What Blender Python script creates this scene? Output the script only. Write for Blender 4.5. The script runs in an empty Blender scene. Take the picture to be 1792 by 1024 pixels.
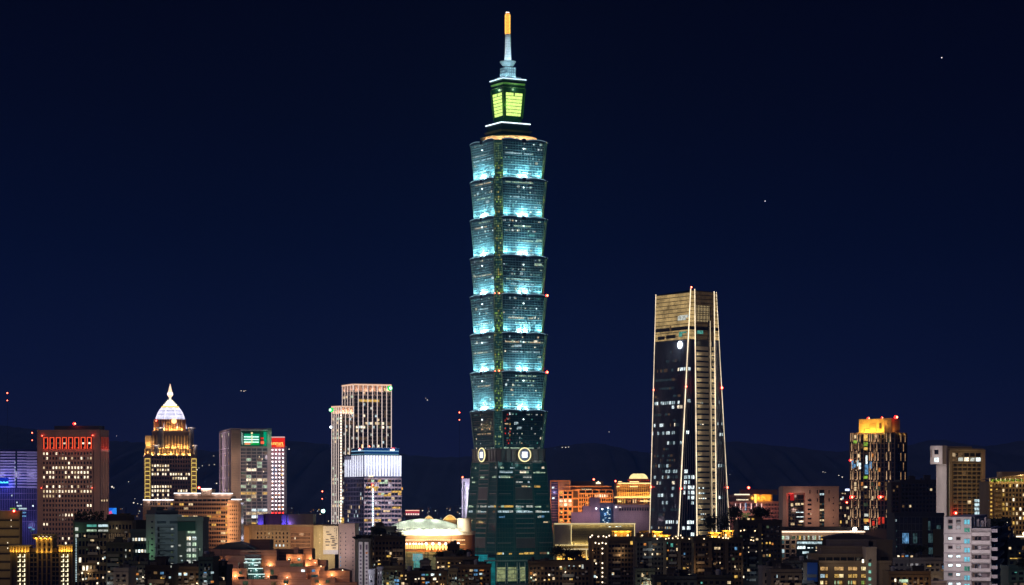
import bpy, math, random
from math import sin, cos, radians, pi
from mathutils import Vector, Matrix

SC = bpy.context.scene
COL = SC.collection
RND = random.Random(11)

# ---------------------------------------------------------------- camera
F, HZ, CZ = 4563.0, 880.0, 71.0        # focal length in photo pixels, horizon row, eye height (m)
cam = bpy.data.cameras.new('camera')
cam.sensor_width = 36.0
cam.lens = 36.0 * F / 1792.0
cam.shift_y = (HZ - 512.0) / 1792.0
cam.clip_start = 1.0
cam.clip_end = 120000.0
camo = bpy.data.objects.new('camera', cam)
camo.location = (0, 0, CZ)
camo.rotation_euler = (pi / 2, 0, 0)
COL.objects.link(camo)
SC.camera = camo

# ---------------------------------------------------------------- night sky, warm fill sun, exposure
SUN_EL, SUN_AZ = radians(24), radians(-52)      # azimuth measured from straight behind the camera
world = bpy.data.worlds.new('World')
SC.world = world
world.use_nodes = True
nt = world.node_tree
nt.nodes.clear()
n_out = nt.nodes.new('ShaderNodeOutputWorld')
n_bg = nt.nodes.new('ShaderNodeBackground')
n_tc = nt.nodes.new('ShaderNodeTexCoord')
n_sp = nt.nodes.new('ShaderNodeSeparateXYZ')
n_rp = nt.nodes.new('ShaderNodeValToRGB')
n_ad = nt.nodes.new('ShaderNodeMath'); n_ad.operation = 'MULTIPLY_ADD'
n_ad.inputs[1].default_value = 2.0
n_ad.inputs[2].default_value = 0.0
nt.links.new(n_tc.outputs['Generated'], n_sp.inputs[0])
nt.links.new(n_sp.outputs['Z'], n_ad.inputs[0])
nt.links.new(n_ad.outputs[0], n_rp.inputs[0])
cr = n_rp.color_ramp
def srgb(r, g, b):
    f = lambda c: (c / 255 / 12.92) if c <= 10 else ((c / 255 + .055) / 1.055) ** 2.4
    return (f(r), f(g), f(b), 1)
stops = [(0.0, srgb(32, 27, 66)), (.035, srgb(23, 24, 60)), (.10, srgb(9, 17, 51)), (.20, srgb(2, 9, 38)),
         (.30, srgb(2, 5, 27)), (.42, srgb(1, 2, 16)), (.55, (.008, .013, .045, 1)), (1.0, (.016, .026, .085, 1))]  # stops above the view brightened as added fill for walls and haze
while len(cr.elements) < len(stops):
    cr.elements.new(.5)
for e, (p, c) in zip(cr.elements, stops):
    e.position = p
    e.color = c
# a breath of unevenness: thin air glow drifting across the night sky
n_ns = nt.nodes.new('ShaderNodeTexNoise'); n_ns.inputs['Scale'].default_value = 3.0
n_mr = nt.nodes.new('ShaderNodeMapRange')
n_mr.inputs['From Min'].default_value = .3; n_mr.inputs['From Max'].default_value = .7
n_mr.inputs['To Min'].default_value = .66; n_mr.inputs['To Max'].default_value = 1.02
nt.links.new(n_tc.outputs['Generated'], n_ns.inputs['Vector'])
nt.links.new(n_ns.outputs[0], n_mr.inputs[0])
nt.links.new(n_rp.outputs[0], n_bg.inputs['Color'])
n_ma = nt.nodes.new('ShaderNodeMath'); n_ma.operation = 'MULTIPLY_ADD'; n_ma.inputs[1].default_value = -.55
nt.links.new(n_sp.outputs['X'], n_ma.inputs[0]); nt.links.new(n_mr.outputs[0], n_ma.inputs[2])
nt.links.new(n_ma.outputs[0], n_bg.inputs['Strength'])
nt.links.new(n_bg.outputs[0], n_out.inputs['Surface'])

sun = bpy.data.lights.new('moonlight', 'SUN')  # added warm sun standing in for city glow, giving the walls form
sun.energy = 0.30
sun.angle = radians(12)
sun.color = (1.0, .74, .60)
suno = bpy.data.objects.new('moonlight', sun)
suno.rotation_euler = (pi / 2 - SUN_EL, 0, SUN_AZ)
COL.objects.link(suno)

SC.view_settings.view_transform = 'Standard'
SC.view_settings.look = 'None'
SC.view_settings.exposure = 0.0
SC.view_settings.gamma = 1.0
SC.view_settings.use_curve_mapping = False
SC.cycles.use_denoising = True
SC.cycles.max_bounces = 4
SC.cycles.diffuse_bounces = 2
SC.cycles.glossy_bounces = 2
SC.cycles.sample_clamp_indirect = 4.0
SC.cycles.caustics_reflective = False
SC.cycles.caustics_refractive = False

# ---------------------------------------------------------------- helpers
def X(px, Y): return (px - 896.0) * Y / F
def Z(py, Y): return CZ + (HZ - py) * Y / F

MATS = {}
def _new(name):
    m = bpy.data.materials.new(name)
    m.use_nodes = True
    return m, m.node_tree

def wall(r, g, b, rough=.8, var=.22, scale=.12):
    key = ('wall', r, g, b, rough)
    if key in MATS: return MATS[key]
    m, t = _new('wall_%d' % len(MATS))
    p = t.nodes['Principled BSDF']
    p.inputs['Roughness'].default_value = rough
    geo = t.nodes.new('ShaderNodeNewGeometry')
    mp = t.nodes.new('ShaderNodeMapping'); mp.inputs['Scale'].default_value = (1, 1, .35)
    n1 = t.nodes.new('ShaderNodeTexNoise'); n1.inputs['Scale'].default_value = scale; n1.inputs['Detail'].default_value = 6
    n1.inputs['Roughness'].default_value = .65
    mr = t.nodes.new('ShaderNodeMapRange')
    mr.inputs['From Min'].default_value = .3; mr.inputs['From Max'].default_value = .7
    mr.inputs['To Min'].default_value = 1 - var; mr.inputs['To Max'].default_value = 1 + var
    mx = t.nodes.new('ShaderNodeVectorMath'); mx.operation = 'SCALE'
    mx.inputs[0].default_value = (r, g, b)
    t.links.new(geo.outputs['Position'], mp.inputs['Vector'])
    t.links.new(mp.outputs[0], n1.inputs['Vector'])
    t.links.new(n1.outputs[0], mr.inputs[0])
    t.links.new(mr.outputs[0], mx.inputs['Scale'])
    t.links.new(mx.outputs[0], p.inputs['Base Color'])
    MATS[key] = m
    return m

def glass(r, g, b, rough=.1, spec=.6, metal=0.0):
    key = ('glass', r, g, b, rough, metal)
    if key in MATS: return MATS[key]
    m, t = _new('glass_%d' % len(MATS))
    p = t.nodes['Principled BSDF']
    p.inputs['Base Color'].default_value = (r, g, b, 1)
    p.inputs['Roughness'].default_value = rough
    p.inputs['Metallic'].default_value = metal
    p.inputs['Specular IOR Level'].default_value = spec
    geo = t.nodes.new('ShaderNodeNewGeometry')
    n1 = t.nodes.new('ShaderNodeTexNoise'); n1.inputs['Scale'].default_value = .35
    bp = t.nodes.new('ShaderNodeBump'); bp.inputs['Strength'].default_value = .12; bp.inputs['Distance'].default_value = .3
    t.links.new(geo.outputs['Position'], n1.inputs['Vector'])
    t.links.new(n1.outputs[0], bp.inputs['Height'])
    t.links.new(bp.outputs[0], p.inputs['Normal'])
    MATS[key] = m
    return m

def emit(r, g, b, s):
    key = ('emit', r, g, b, s)
    if key in MATS: return MATS[key]
    m, t = _new('lamp_glow_%d' % len(MATS))
    t.nodes.clear()
    o = t.nodes.new('ShaderNodeOutputMaterial'); e = t.nodes.new('ShaderNodeEmission')
    e.inputs['Color'].default_value = (r, g, b, 1); e.inputs['Strength'].default_value = s
    t.links.new(e.outputs[0], o.inputs['Surface'])
    m.cycles.emission_sampling = 'NONE'
    MATS[key] = m
    return m

def lit(r, g, b, s, scale=.55, lo=.15):
    """a lit room behind glass, also glows put on other surfaces: brightness broken up by furniture, blinds and ceiling lamps"""
    key = ('lit', r, g, b, s, scale)
    if key in MATS: return MATS[key]
    m, t = _new('lit_room_%d' % len(MATS))
    t.nodes.clear()
    o = t.nodes.new('ShaderNodeOutputMaterial'); e = t.nodes.new('ShaderNodeEmission')
    geo = t.nodes.new('ShaderNodeNewGeometry')
    n1 = t.nodes.new('ShaderNodeTexNoise'); n1.inputs['Scale'].default_value = scale; n1.inputs['Detail'].default_value = 3
    n1.inputs['Roughness'].default_value = .8
    mr = t.nodes.new('ShaderNodeMapRange')
    mr.inputs['From Min'].default_value = .34; mr.inputs['From Max'].default_value = .62
    mr.inputs['To Min'].default_value = s * lo; mr.inputs['To Max'].default_value = s
    e.inputs['Color'].default_value = (r, g, b, 1)
    t.links.new(geo.outputs['Position'], n1.inputs['Vector'])
    t.links.new(n1.outputs[0], mr.inputs[0])
    t.links.new(mr.outputs[0], e.inputs['Strength'])
    t.links.new(e.outputs[0], o.inputs['Surface'])
    m.cycles.emission_sampling = 'NONE'
    MATS[key] = m
    return m

LIT = {'w': lit(1, .74, .42, 1.3), 'W': lit(1, .84, .60, 2.6), 'y': lit(1, .60, .13, 1.3), 'o': lit(1, .36, .08, .8),
       'c': lit(.70, .93, 1, 1.2), 'C': lit(.82, .97, 1, 2.6), 'g': lit(.74, 1, .70, 1.1), 't': lit(.18, .75, .62, .6),
       'b': lit(.22, .55, 1, .8), 'd': lit(.8, .45, .2, .22), 'e': lit(.30, .42, .24, .22), 'r': lit(1, .06, .03, 1.0),
       'G': lit(.55, 1, .12, .7), 'h': lit(.95, 1, .9, .85), 'q': lit(.25, .5, .55, .16)}
DARKW = glass(.012, .014, .018)
DARKB = glass(.012, .02, .05)
METAL = wall(.32, .33, .35, .45)
DKMET = wall(.05, .05, .055, .5)

class MB:
    def __init__(s): s.v = []; s.f = []; s.m = []
    def face(s, pts, m=0):
        n = len(s.v); s.v += [tuple(p) for p in pts]; s.f.append(tuple(range(n, n + len(pts)))); s.m.append(m)
    def box(s, x0, x1, y0, y1, z0, z1, m=0):
        n = len(s.v)
        s.v += [(x0, y0, z0), (x1, y0, z0), (x1, y1, z0), (x0, y1, z0), (x0, y0, z1), (x1, y0, z1), (x1, y1, z1), (x0, y1, z1)]
        for q in ((0, 1, 5, 4), (1, 2, 6, 5), (2, 3, 7, 6), (3, 0, 4, 7), (4, 5, 6, 7), (3, 2, 1, 0)):
            s.f.append(tuple(n + i for i in q)); s.m.append(m)
        return s
    def loft(s, p0, z0, p1, z1, m=0, top=True, bottom=False):
        n = len(p0); b = len(s.v)
        zz0 = z0 if isinstance(z0, (list, tuple)) else [z0] * n
        zz1 = z1 if isinstance(z1, (list, tuple)) else [z1] * n
        s.v += [(p[0], p[1], z) for p, z in zip(p0, zz0)] + [(p[0], p[1], z) for p, z in zip(p1, zz1)]
        for i in range(n):
            j = (i + 1) % n
            s.f.append((b + i, b + j, b + n + j, b + n + i)); s.m.append(m)
        if top: s.f.append(tuple(b + n + i for i in range(n))); s.m.append(m)
        if bottom: s.f.append(tuple(b + i for i in reversed(range(n)))); s.m.append(m)
        return s
    def prism(s, poly, z0, z1, m=0): return s.loft(poly, z0, poly, z1, m, True, True)
    def bar(s, a, b, w, h=None, m=0):
        a = Vector(a); b = Vector(b); h = h or w
        d = (b - a).normalized()
        up = Vector((0, 0, 1)) if abs(d.z) < .9 else Vector((0, 1, 0))
        r = d.cross(up).normalized() * (w / 2); u = r.cross(d).normalized() * (h / 2)
        n = len(s.v)
        for p in (a, b):
            s.v += [tuple(p - r - u), tuple(p + r - u), tuple(p + r + u), tuple(p - r + u)]
        for q in ((0, 1, 5, 4), (1, 2, 6, 5), (2, 3, 7, 6), (3, 0, 4, 7), (4, 5, 6, 7), (3, 2, 1, 0)):
            s.f.append(tuple(n + i for i in q)); s.m.append(m)
        return s
    def lathe(s, prof, n=16, c=(0, 0), m=0, cap=True):
        b = len(s.v)
        for r, z in prof:
            for i in range(n):
                a = 2 * pi * i / n
                s.v.append((c[0] + r * cos(a), c[1] + r * sin(a), z))
        for k in range(len(prof) - 1):
            for i in range(n):
                j = (i + 1) % n
                s.f.append((b + k * n + i, b + k * n + j, b + (k + 1) * n + j, b + (k + 1) * n + i)); s.m.append(m)
        if cap:
            s.f.append(tuple(b + (len(prof) - 1) * n + i for i in range(n))); s.m.append(m)
            s.f.append(tuple(b + i for i in reversed(range(n)))); s.m.append(m)
        return s
    def ball(s, c, r, m=0, n=10):
        prof = [(max(.001, r * sin(pi * k / 6)), c[2] - r * cos(pi * k / 6)) for k in range(7)]
        return s.lathe(prof, n, (c[0], c[1]), m, False)
    def ring(s, x0, x1, y0, y1, z0, z1, t, m=0):
        o = [(x0, y0), (x1, y0), (x1, y1), (x0, y1)]; i = [(x0 + t, y0 + t), (x1 - t, y0 + t), (x1 - t, y1 - t), (x0 + t, y1 - t)]
        b = len(s.v)
        s.v += [(p[0], p[1], z0) for p in o] + [(p[0], p[1], z1) for p in o] + [(p[0], p[1], z1) for p in i] + [(p[0], p[1], z0) for p in i]
        for k in range(3):
            for a in range(4):
                c = (a + 1) % 4
                s.f.append((b + 4 * k + a, b + 4 * k + c, b + 4 * k + 4 + c, b + 4 * k + 4 + a)); s.m.append(m)
        for a in range(4):
            c = (a + 1) % 4
            s.f.append((b + 12 + a, b + 12 + c, b + c, b + a)); s.m.append(m)
        return s
    def build(s, name, mats, parent=None, smooth=False):
        if not s.f: return None
        me = bpy.data.meshes.new(name)
        me.from_pydata(s.v, [], s.f)
        if not isinstance(mats, (list, tuple)): mats = [mats]
        for m in mats: me.materials.append(m)
        if len(mats) > 1: me.polygons.foreach_set('material_index', s.m)
        if smooth: me.polygons.foreach_set('use_smooth', [True] * len(s.f))
        o = bpy.data.objects.new(name, me)
        COL.objects.link(o)
        if parent: o.parent = parent
        return o

def tag(o, label, cat, group=None, kind=None):
    o['label'] = label
    o['category'] = cat
    if group: o['group'] = group
    if kind: o['kind'] = kind
    return o

def empty(name, loc, label, cat, rz=0, group=None):
    o = bpy.data.objects.new(name, None)
    o.empty_display_size = 5
    o.location = loc
    o.rotation_euler = (0, 0, rz)
    COL.objects.link(o)
    return tag(o, label, cat, group)

def lamp(parent, loc, power, color, radius=.6, spot=None, aim=None, blend=.6):  # bare light without fixture, for real lamps and added fill alike
    l = bpy.data.lights.new('lamp_light', 'SPOT' if spot else 'POINT')
    l.energy = power; l.color = color; l.shadow_soft_size = radius
    o = bpy.data.objects.new('lamp_light', l)
    o.location = loc
    if spot:
        l.spot_size = radians(spot); l.spot_blend = blend
        d = Vector(aim) - Vector(loc)
        o.rotation_euler = d.to_track_quat('-Z', 'Y').to_euler()
    if parent: o.parent = parent
    COL.objects.link(o)
    return o

RED = emit(1, .02, .015, 7)
REDCORE = emit(1, .25, .12, 12)
def beacon(parent, loc, r=.9, halo=True):
    """red aviation lamp: a glowing bulb in a small red lens on a short stem"""
    r *= .82; mb = MB(); mb.ball(loc, r, 0); mb.ball((loc[0], loc[1] - r * .6, loc[2]), r * .68, 1)
    mb.box(loc[0] - .15, loc[0] + .15, loc[1] - .15, loc[1] + .15, loc[2] - r * 2, loc[2] - r * .5, 2)
    o = mb.build('beacon', [RED, REDCORE, DKMET], parent)
    if halo: lamp(parent, (loc[0], loc[1] - r * 1.5, loc[2] + .2), 500 * r * r, (1, .05, .03), .4)
    return o

class B:
    """a building: Empty at its near corner; R face runs to the right, L face runs to the left of that corner"""
    def __init__(s, name, label, cat, xl, xc, xr, Y, th, ytop, mat, d=None, w=None, parapet=1.0, group=None, body='wall', zbase=0, core=True):
        s.t = radians(th); s.Y = Y; s.cx = X(xc, Y); s.mat = mat
        s.c, s.s = cos(s.t), sin(s.t)
        kr = (xr - 896.0) / F; kl = (xl - 896.0) / F
        s.w = w if w else (kr * Y - s.cx) / (s.c - kr * s.s)
        s.d = d if d else (s.cx - kl * Y) / (s.s + kl * s.c)
        s.h = Z(ytop, Y)
        s.o = empty(name, (s.cx, Y, 0), label, cat, s.t, group)
        s.wins = []; s.frames = {}; s.seed = random.Random(int(xc * 7 + ytop * 3))
        s.body = None
        if core: s.body = MB().box(0, s.w, 0, s.d, zbase, s.h).build(body, mat, s.o)
        if parapet and core:
            MB().ring(-.18, s.w + .18, -.18, s.d + .18, s.h - .35, s.h + parapet, .55).build('parapet', mat, s.o)
    def u(s, px, v=0.0):
        k = (px - 896.0) / F
        return (k * (s.Y + v * s.c) - s.cx + v * s.s) / (s.c - k * s.s)
    def v(s, px, u=0.0):
        k = (px - 896.0) / F
        return (s.cx + u * s.c - k * (s.Y + u * s.s)) / (s.s + k * s.c)
    def z(s, py, u=0.0, v=0.0): return Z(py, s.Y + u * s.s + v * s.c)
    def P(s, face, a, z, out):
        return (a, -out, z) if face == 'R' else (-out, a, z)
    def fbox(s, mb, face, a0, a1, z0, z1, o0, o1, m=0):
        if a0 > a1: a0, a1 = a1, a0
        if face == 'R': mb.box(a0, a1, -o1, -o0, z0, z1, m)
        else: mb.box(-o1, -o0, a0, a1, z0, z1, m)
    def fquad(s, mb, face, a0, a1, z0, z1, out, m=0):
        if a0 > a1: a0, a1 = a1, a0
        q = [s.P(face, a0, z0, out), s.P(face, a1, z0, out), s.P(face, a1, z1, out), s.P(face, a0, z1, out)]
        if face == 'L': q.reverse()
        mb.face(q, m)
    def add(s, name, mb, mats, smooth=False, parent=None): return mb.build(name, mats, parent or s.o, smooth)
    def A(s, face, px): return s.u(px) if face == 'R' else s.v(px)
    def zf(s, face, a, py): return s.z(py, a, 0) if face == 'R' else s.z(py, 0, a)
    def facade(s, face, p0, p1, y0, y1, nb, nf, pier=.3, span=.35, out=.3, p=.12, pal='wwd', frame=None, dark=None, rows=None,
               off=0.0, name='window', vary=True, pxs=True, endpier=True, dark_panes=True, tall=1.0):
        """grid of piers and floor bands in front of the wall, a pane in every opening"""
        a0, a1 = (s.A(face, p0), s.A(face, p1)) if pxs else (p0, p1)
        if a0 > a1: a0, a1 = a1, a0
        am = (a0 + a1) / 2
        zt, zb = s.zf(face, am, y0), s.zf(face, am, y1)
        fr = frame or s.mat
        mb = s.frames.setdefault(fr, MB())
        cw = (a1 - a0) / nb; fh = (zt - zb) / nf
        hw = cw * pier / 2; hh = fh * span / 2
        if span > 0:
            for j in range(nf + 1):
                zc = zb + j * fh
                s.fbox(mb, face, a0, a1, zc - hh, zc + hh, off, off + out)
        if pier > 0:
            for i in range(nb + 1):
                if not endpier and i in (0, nb): continue
                ac = a0 + i * cw
                s.fbox(mb, face, max(a0 - hw, ac - hw), ac + hw, zb - hh, zt + hh, off, off + out + .06)
        rr = s.seed
        for j in range(nf):                      # j = 0 is the top floor
            pr = p * (rr.choice((.15, .4, 1, 1, 1.6, 2.6)) if vary else 1)
            cols = None
            if rows is not None and j in rows:
                r_ = rows[j]
                if isinstance(r_, (int, float)): pr = r_
                else: cols = r_
            for i in range(nb):
                za = zb + (nf - 1 - j) * fh
                on = (i in cols) if cols is not None else (rr.random() < pr)
                ch = None
                if on:
                    ch = rr.choice(pal) if not isinstance(cols, dict) else cols[i]
                elif not dark_panes: continue
                s.wins.append((face, a0 + i * cw + hw, a0 + (i + 1) * cw - hw, za + hh, za + hh + (fh - 2 * hh) * tall,
                               off + .06, ch, dark or DARKW, name))
    def win(s, face, p0, p1, y0, y1, ch, off=0.0, name='window'):
        a0, a1 = s.A(face, p0), s.A(face, p1)
        am = (a0 + a1) / 2
        s.wins.append((face, min(a0, a1), max(a0, a1), s.zf(face, am, y1), s.zf(face, am, y0), off + .09, ch, DARKW, name))
    def block(s, name, p0, p1, v0, v1, y0, y1, mat, parapet=.8, parent=None):
        u0, u1 = s.u(p0, v0), s.u(p1, v0)
        zt = s.z(y0, (u0 + u1) / 2, v0); zb = s.z(y1, (u0 + u1) / 2, v0) if y1 is not None else s.h
        mb = MB().box(u0, u1, v0, v1, zb, zt)
        if parapet: mb.ring(u0 - .12, u1 + .12, v0 - .12, v1 + .12, zt - .3, zt + parapet, .4)
        o = mb.build(name, mat, parent or s.o)
        return o, u0, u1, zb, zt
    def roof_bits(s, n=4, seed=1, mat=None, big=1.0, tanks=True):
        r = random.Random(seed); mat = mat or s.mat
        for k in range(n):
            bw, bd, bh = r.uniform(2, 6) * big, r.uniform(2, 5) * big, r.uniform(1.5, 4) * big
            if bw > s.w * .5: bw = s.w * .4
            if bd > s.d * .5: bd = s.d * .4
            x, y = r.uniform(.8, max(.9, s.w - bw - .8)), r.uniform(.8, max(.9, s.d - bd - .8))
            mb = MB().box(x, x + bw, y, y + bd, s.h, s.h + bh)
            mb.box(x - .2, x + bw + .2, y - .2, y + bd + .2, s.h + bh, s.h + bh + .25)
            mb.build('roof_room', mat, s.o)
        if tanks:
            for k in range(max(1, n // 2)):
                x, y = r.uniform(1.5, max(1.6, s.w - 1.5)), r.uniform(1.5, max(1.6, s.d - 1.5))
                MB().lathe([(.7, s.h + .4), (.72, s.h + 1.7), (.4, s.h + 2.0)], 10, (x, y)).build('water_tank', r.choice((METAL, DKMET)), s.o)
            x, y = r.uniform(1, s.w - 1), r.uniform(1, s.d - 1)
            mb = MB().bar((x, y, s.h), (x, y, s.h + 6), .12); mb.bar((x - .8, y, s.h + 5), (x + .8, y, s.h + 5), .08)
            mb.build('antenna', DKMET, s.o)
    def finish(s, cap=100):
        for fr, mb in s.frames.items(): mb.build('facade_frame', fr, s.o)
        wins = sorted(s.wins, key=lambda q: (q[6] is None, -abs((q[2] - q[1]) * (q[4] - q[3]))))
        byname = {}
        for q in wins: byname.setdefault(q[8], []).append(q)
        for nm, ws in byname.items():
            for q in ws[:cap]:
                mb = MB(); s.fquad(mb, q[0], q[1], q[2], q[3], q[4], q[5])
                mb.build(nm, LIT[q[6]] if q[6] else q[7], s.o)
            rest = ws[cap:]
            if rest:
                mats = []; mb = MB()
                for q in rest:
                    m = LIT[q[6]] if q[6] else q[7]
                    if m not in mats: mats.append(m)
                    s.fquad(mb, q[0], q[1], q[2], q[3], q[4], q[5], mats.index(m))
                o = mb.build(nm, mats, s.o); o['kind'] = 'stuff'
        return s

# ---------------------------------------------------------------- ground and hills
def struct(o, kind='structure'):
    o['kind'] = kind
    return o
g = MB(); g.face([(-30000, -200, 0), (30000, -200, 0), (30000, 60000, 0), (-30000, 60000, 0)])
struct(g.build('ground', wall(.03, .03, .035, .9)))

def ridge(pts, Y, depth, mat):
    """a wooded hill range: ridge line through the given (px, py) with slopes on both sides"""
    mb = MB(); r = random.Random(5); xs = []
    x = pts[0][0]
    while x <= pts[-1][0]:
        for (x0, y0), (x1, y1) in zip(pts, pts[1:]):
            if x0 <= x <= x1:
                t = (x - x0) / (x1 - x0); t = t * t * (3 - 2 * t)
                xs.append((X(x, Y), Z(y0 + (y1 - y0) * t, Y) + r.uniform(-3, 3))); break
        x += 9
    rowsn = [(-depth, 0.0), (-depth * .55, .45), (-depth * .2, .85), (0, 1.0), (depth, 0.0)]
    n = len(xs)
    for dy, k in rowsn:
        for (xx, zz) in xs:
            mb.v.append((xx, Y + dy + (r.uniform(-60, 60) if 0 < k < 1 else 0), max(-2, zz * k + (r.uniform(-8, 8) if 0 < k < 1 else 0))))
    for a in range(len(rowsn) - 1):
        for i in range(n - 1):
            mb.f.append((a * n + i, a * n + i + 1, (a + 1) * n + i + 1, (a + 1) * n + i)); mb.m.append(0)
    return struct(mb.build('hills', mat, None, True))
HILL = wall(.050, .060, .085, 1.0, .5, .004)  # bluish and raised so the ridge fades: haze put into the colour
ridge([(-300, 770), (0, 745), (60, 752), (200, 772), (380, 790), (520, 772), (640, 788), (760, 800), (900, 800), (960, 782), (1040, 776), (1130, 792),
       (1210, 775), (1290, 774), (1380, 782), (1450, 790), (1560, 782), (1640, 770), (1720, 780), (1800, 772), (2100, 790)], 8200, 2500, HILL)
# ---------------------------------------------------------------- the tall tiered tower
TY = 2330.0
TH = radians(29)
def tall_tower():
    cx = X(890.3, TY)
    T = empty('skyscraper', (cx, TY, 0), 'very tall tiered blue glass tower with a lit spire, by far the tallest building', 'skyscraper', TH)
    rr = random.Random(4)
    SZ = 2308.0
    zp = lambda py: CZ + (HZ - py) * SZ / F
    def rot(k, p):
        x, y = p
        for _ in range(k): x, y = -y, x
        return (x, y)
    GLS = glass(.012, .078, .098, .22, .5)
    GLS2 = glass(.016, .12, .14, .1, .6)
    MUL = wall(.46, .72, .76, .5)
    RIM = wall(.55, .72, .80, .45)
    RED_ = None
    CORN = wall(.26, .42, .34, .5)
    BELT = wall(.30, .25, .22, .7)
    LV = wall(.34, .30, .28, .6)
    def octo(h, c): return [(-h + c, -h), (h - c, -h), (h, -h + c), (h, h - c), (h - c, h), (-h + c, h), (-h, h - c), (-h, -h + c)]
    BLUE = (.40, .88, 1.0)
    tops = [247 + 67.6 * i for i in range(8)] + [787]
    HT, HB, C = 26.9, 24.3, 5.6
    wincount = 0
    for i in range(8):
        z1, z0 = zp(tops[i]), zp(tops[i + 1])
        mb = MB().loft(octo(HB, C), z0, octo(HT, C), z1)
        tier = mb.build('tier', GLS if i < 7 else GLS2, T)
        hz = lambda z: HB + (HT - HB) * (z - z0) / (z1 - z0)
        # mullion grid: vertical fins and floor bands on all four faces
        gm = MB(); cg = MB(); NV, NH = 26, 16
        for k in range(4):
            for a in range(NV + 1):
                t = -1 + 2 * a / NV
                w = .34 if a % 2 == 0 else .2
                p0 = rot(k, (t * (HB - C), -HB - .12)); p1 = rot(k, (t * (HT - C), -HT - .12))
                gm.bar((p0[0], p0[1], z0), (p1[0], p1[1], z1), w, .3)
            for b in range(NH + 1):
                z = z0 + (z1 - z0) * b / NH; h = hz(z)
                w = .75 if b % 2 == 0 else .34
                p0 = rot(k, (-(h - C), -h - .16)); p1 = rot(k, ((h - C), -h - .16))
                gm.bar((p0[0], p0[1], z), (p1[0], p1[1], z), .3, w)
        gm.build('mullion_grid', MUL if i < 7 else wall(.10, .15, .16, .5), tier)  # unlit bottom tier: its shade put into a darker mullion colour
        # chamfered corners: small panes, some lit, the rest glowing to imitate a teal and olive wash
        mats = [lit(.08, .26, .24, .34), lit(.50, .95, .20, .6), lit(.8, .75, .22, .55), lit(.26, .46, .24, .46), lit(.6, .85, .4, .6), CORN]
        for k in range(4):
            cg = MB()
            NC, NR = 5, 16
            for b in range(NR):
                za = z0 + (z1 - z0) * b / NR; zb = z0 + (z1 - z0) * (b + .78) / NR
                for a in range(NC):
                    def cp(t, z):
                        h = hz(z)
                        q = (-h + (1 - t) * 0 + t * C, -h + C - t * C)      # along the chamfer from left face to right face
                        q = (q[0] - .14, q[1] - .14)
                        q = rot(k, q)
                        return (q[0], q[1], z)
                    t0, t1 = (a + .12) / NC, (a + .88) / NC
                    lowf = 1 - b / NR
                    x = rr.random()
                    if i == 7: m = 0 if x < .9 else 4
                    else: m = (1 if x < .22 else 3 if x < .70 else 2 if x < .74 else 4 if x < .78 else 0) if lowf > .45 else (3 if x < .5 else 2 if x < .53 else 0)
                    cg.face([cp(t0, za), cp(t1, za), cp(t1, zb), cp(t0, zb)], m)
                q0 = [(-hz(z) - .3, -hz(z) + C - .1) for z in (z0, z1)]
            o = cg.build('corner_window', mats, tier)
            fr = MB()
            for t in (0.0, 1.0):
                e = []
                for z, h in ((z0, HB), (z1, HT)):
                    q = rot(k, (-h + t * C - .1, -h + C - t * C - .1)); e.append((q[0], q[1], z))
                fr.bar(e[0], e[1], .8)
            fr.build('corner_pier', CORN, tier)
        # crown lip: two shallow arcs per face that dip at the ornament in the middle
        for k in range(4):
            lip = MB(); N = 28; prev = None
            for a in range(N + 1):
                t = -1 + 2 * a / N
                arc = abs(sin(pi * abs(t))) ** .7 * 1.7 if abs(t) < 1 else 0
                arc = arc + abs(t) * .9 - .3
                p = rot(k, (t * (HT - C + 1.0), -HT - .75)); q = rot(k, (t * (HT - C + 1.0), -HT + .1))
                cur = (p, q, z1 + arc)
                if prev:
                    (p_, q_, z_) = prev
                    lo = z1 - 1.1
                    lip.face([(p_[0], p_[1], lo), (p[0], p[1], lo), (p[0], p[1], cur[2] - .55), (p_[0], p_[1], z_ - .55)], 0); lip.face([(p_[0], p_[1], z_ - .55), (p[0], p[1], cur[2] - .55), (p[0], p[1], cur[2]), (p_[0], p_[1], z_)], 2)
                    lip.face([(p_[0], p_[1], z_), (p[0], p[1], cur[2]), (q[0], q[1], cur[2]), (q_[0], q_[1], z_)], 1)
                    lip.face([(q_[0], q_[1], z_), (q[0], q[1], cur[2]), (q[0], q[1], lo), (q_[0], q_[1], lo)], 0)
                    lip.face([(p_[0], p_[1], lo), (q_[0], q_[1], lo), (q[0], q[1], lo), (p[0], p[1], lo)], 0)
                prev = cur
            lip.build('crown_lip', [wall(.10, .17, .20, .5), RIM, emit(.42, .72, .95, .42) if i < 8 else RIM], tier)  # front of the rim made to glow, imitating light along the edge
        for k in (0, 3):
            om = MB()
            c0 = rot(k, (0, -HT - 1.5)); c1 = rot(k, (0, -HT + .2))
            pts0, pts1 = [], []
            dirx = rot(k, (1, 0))
            for a in range(14):
                an = 2 * pi * a / 14
                dx, dz = 2.1 * cos(an), 1.9 * sin(an)
                pts0.append((c0[0] + dirx[0] * dx, c0[1] + dirx[1] * dx, z1 + dz)); pts1.append((c1[0] + dirx[0] * dx, c1[1] + dirx[1] * dx, z1 + dz))
            om.face(pts0)
            for a in range(14):
                om.face([pts0[a], pts0[(a + 1) % 14], pts1[(a + 1) % 14], pts1[a]])
            om.build('ornament', wall(.03, .035, .04, .5), tier)
            # small white lamp below the ornament
            p = rot(k, (0, -hz(z1 - 7) - .7)); m = MB().ball((p[0], p[1], z1 - 7), .5)
            m.build('marker_lamp', emit(.9, 1, 1, 6), tier)
        # uplights standing on the ledge under this tier, no two ledges quite alike
        fk = (1.0, .8, 1.15, .62, .95, .7, 1.1, 0)[i]
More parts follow.
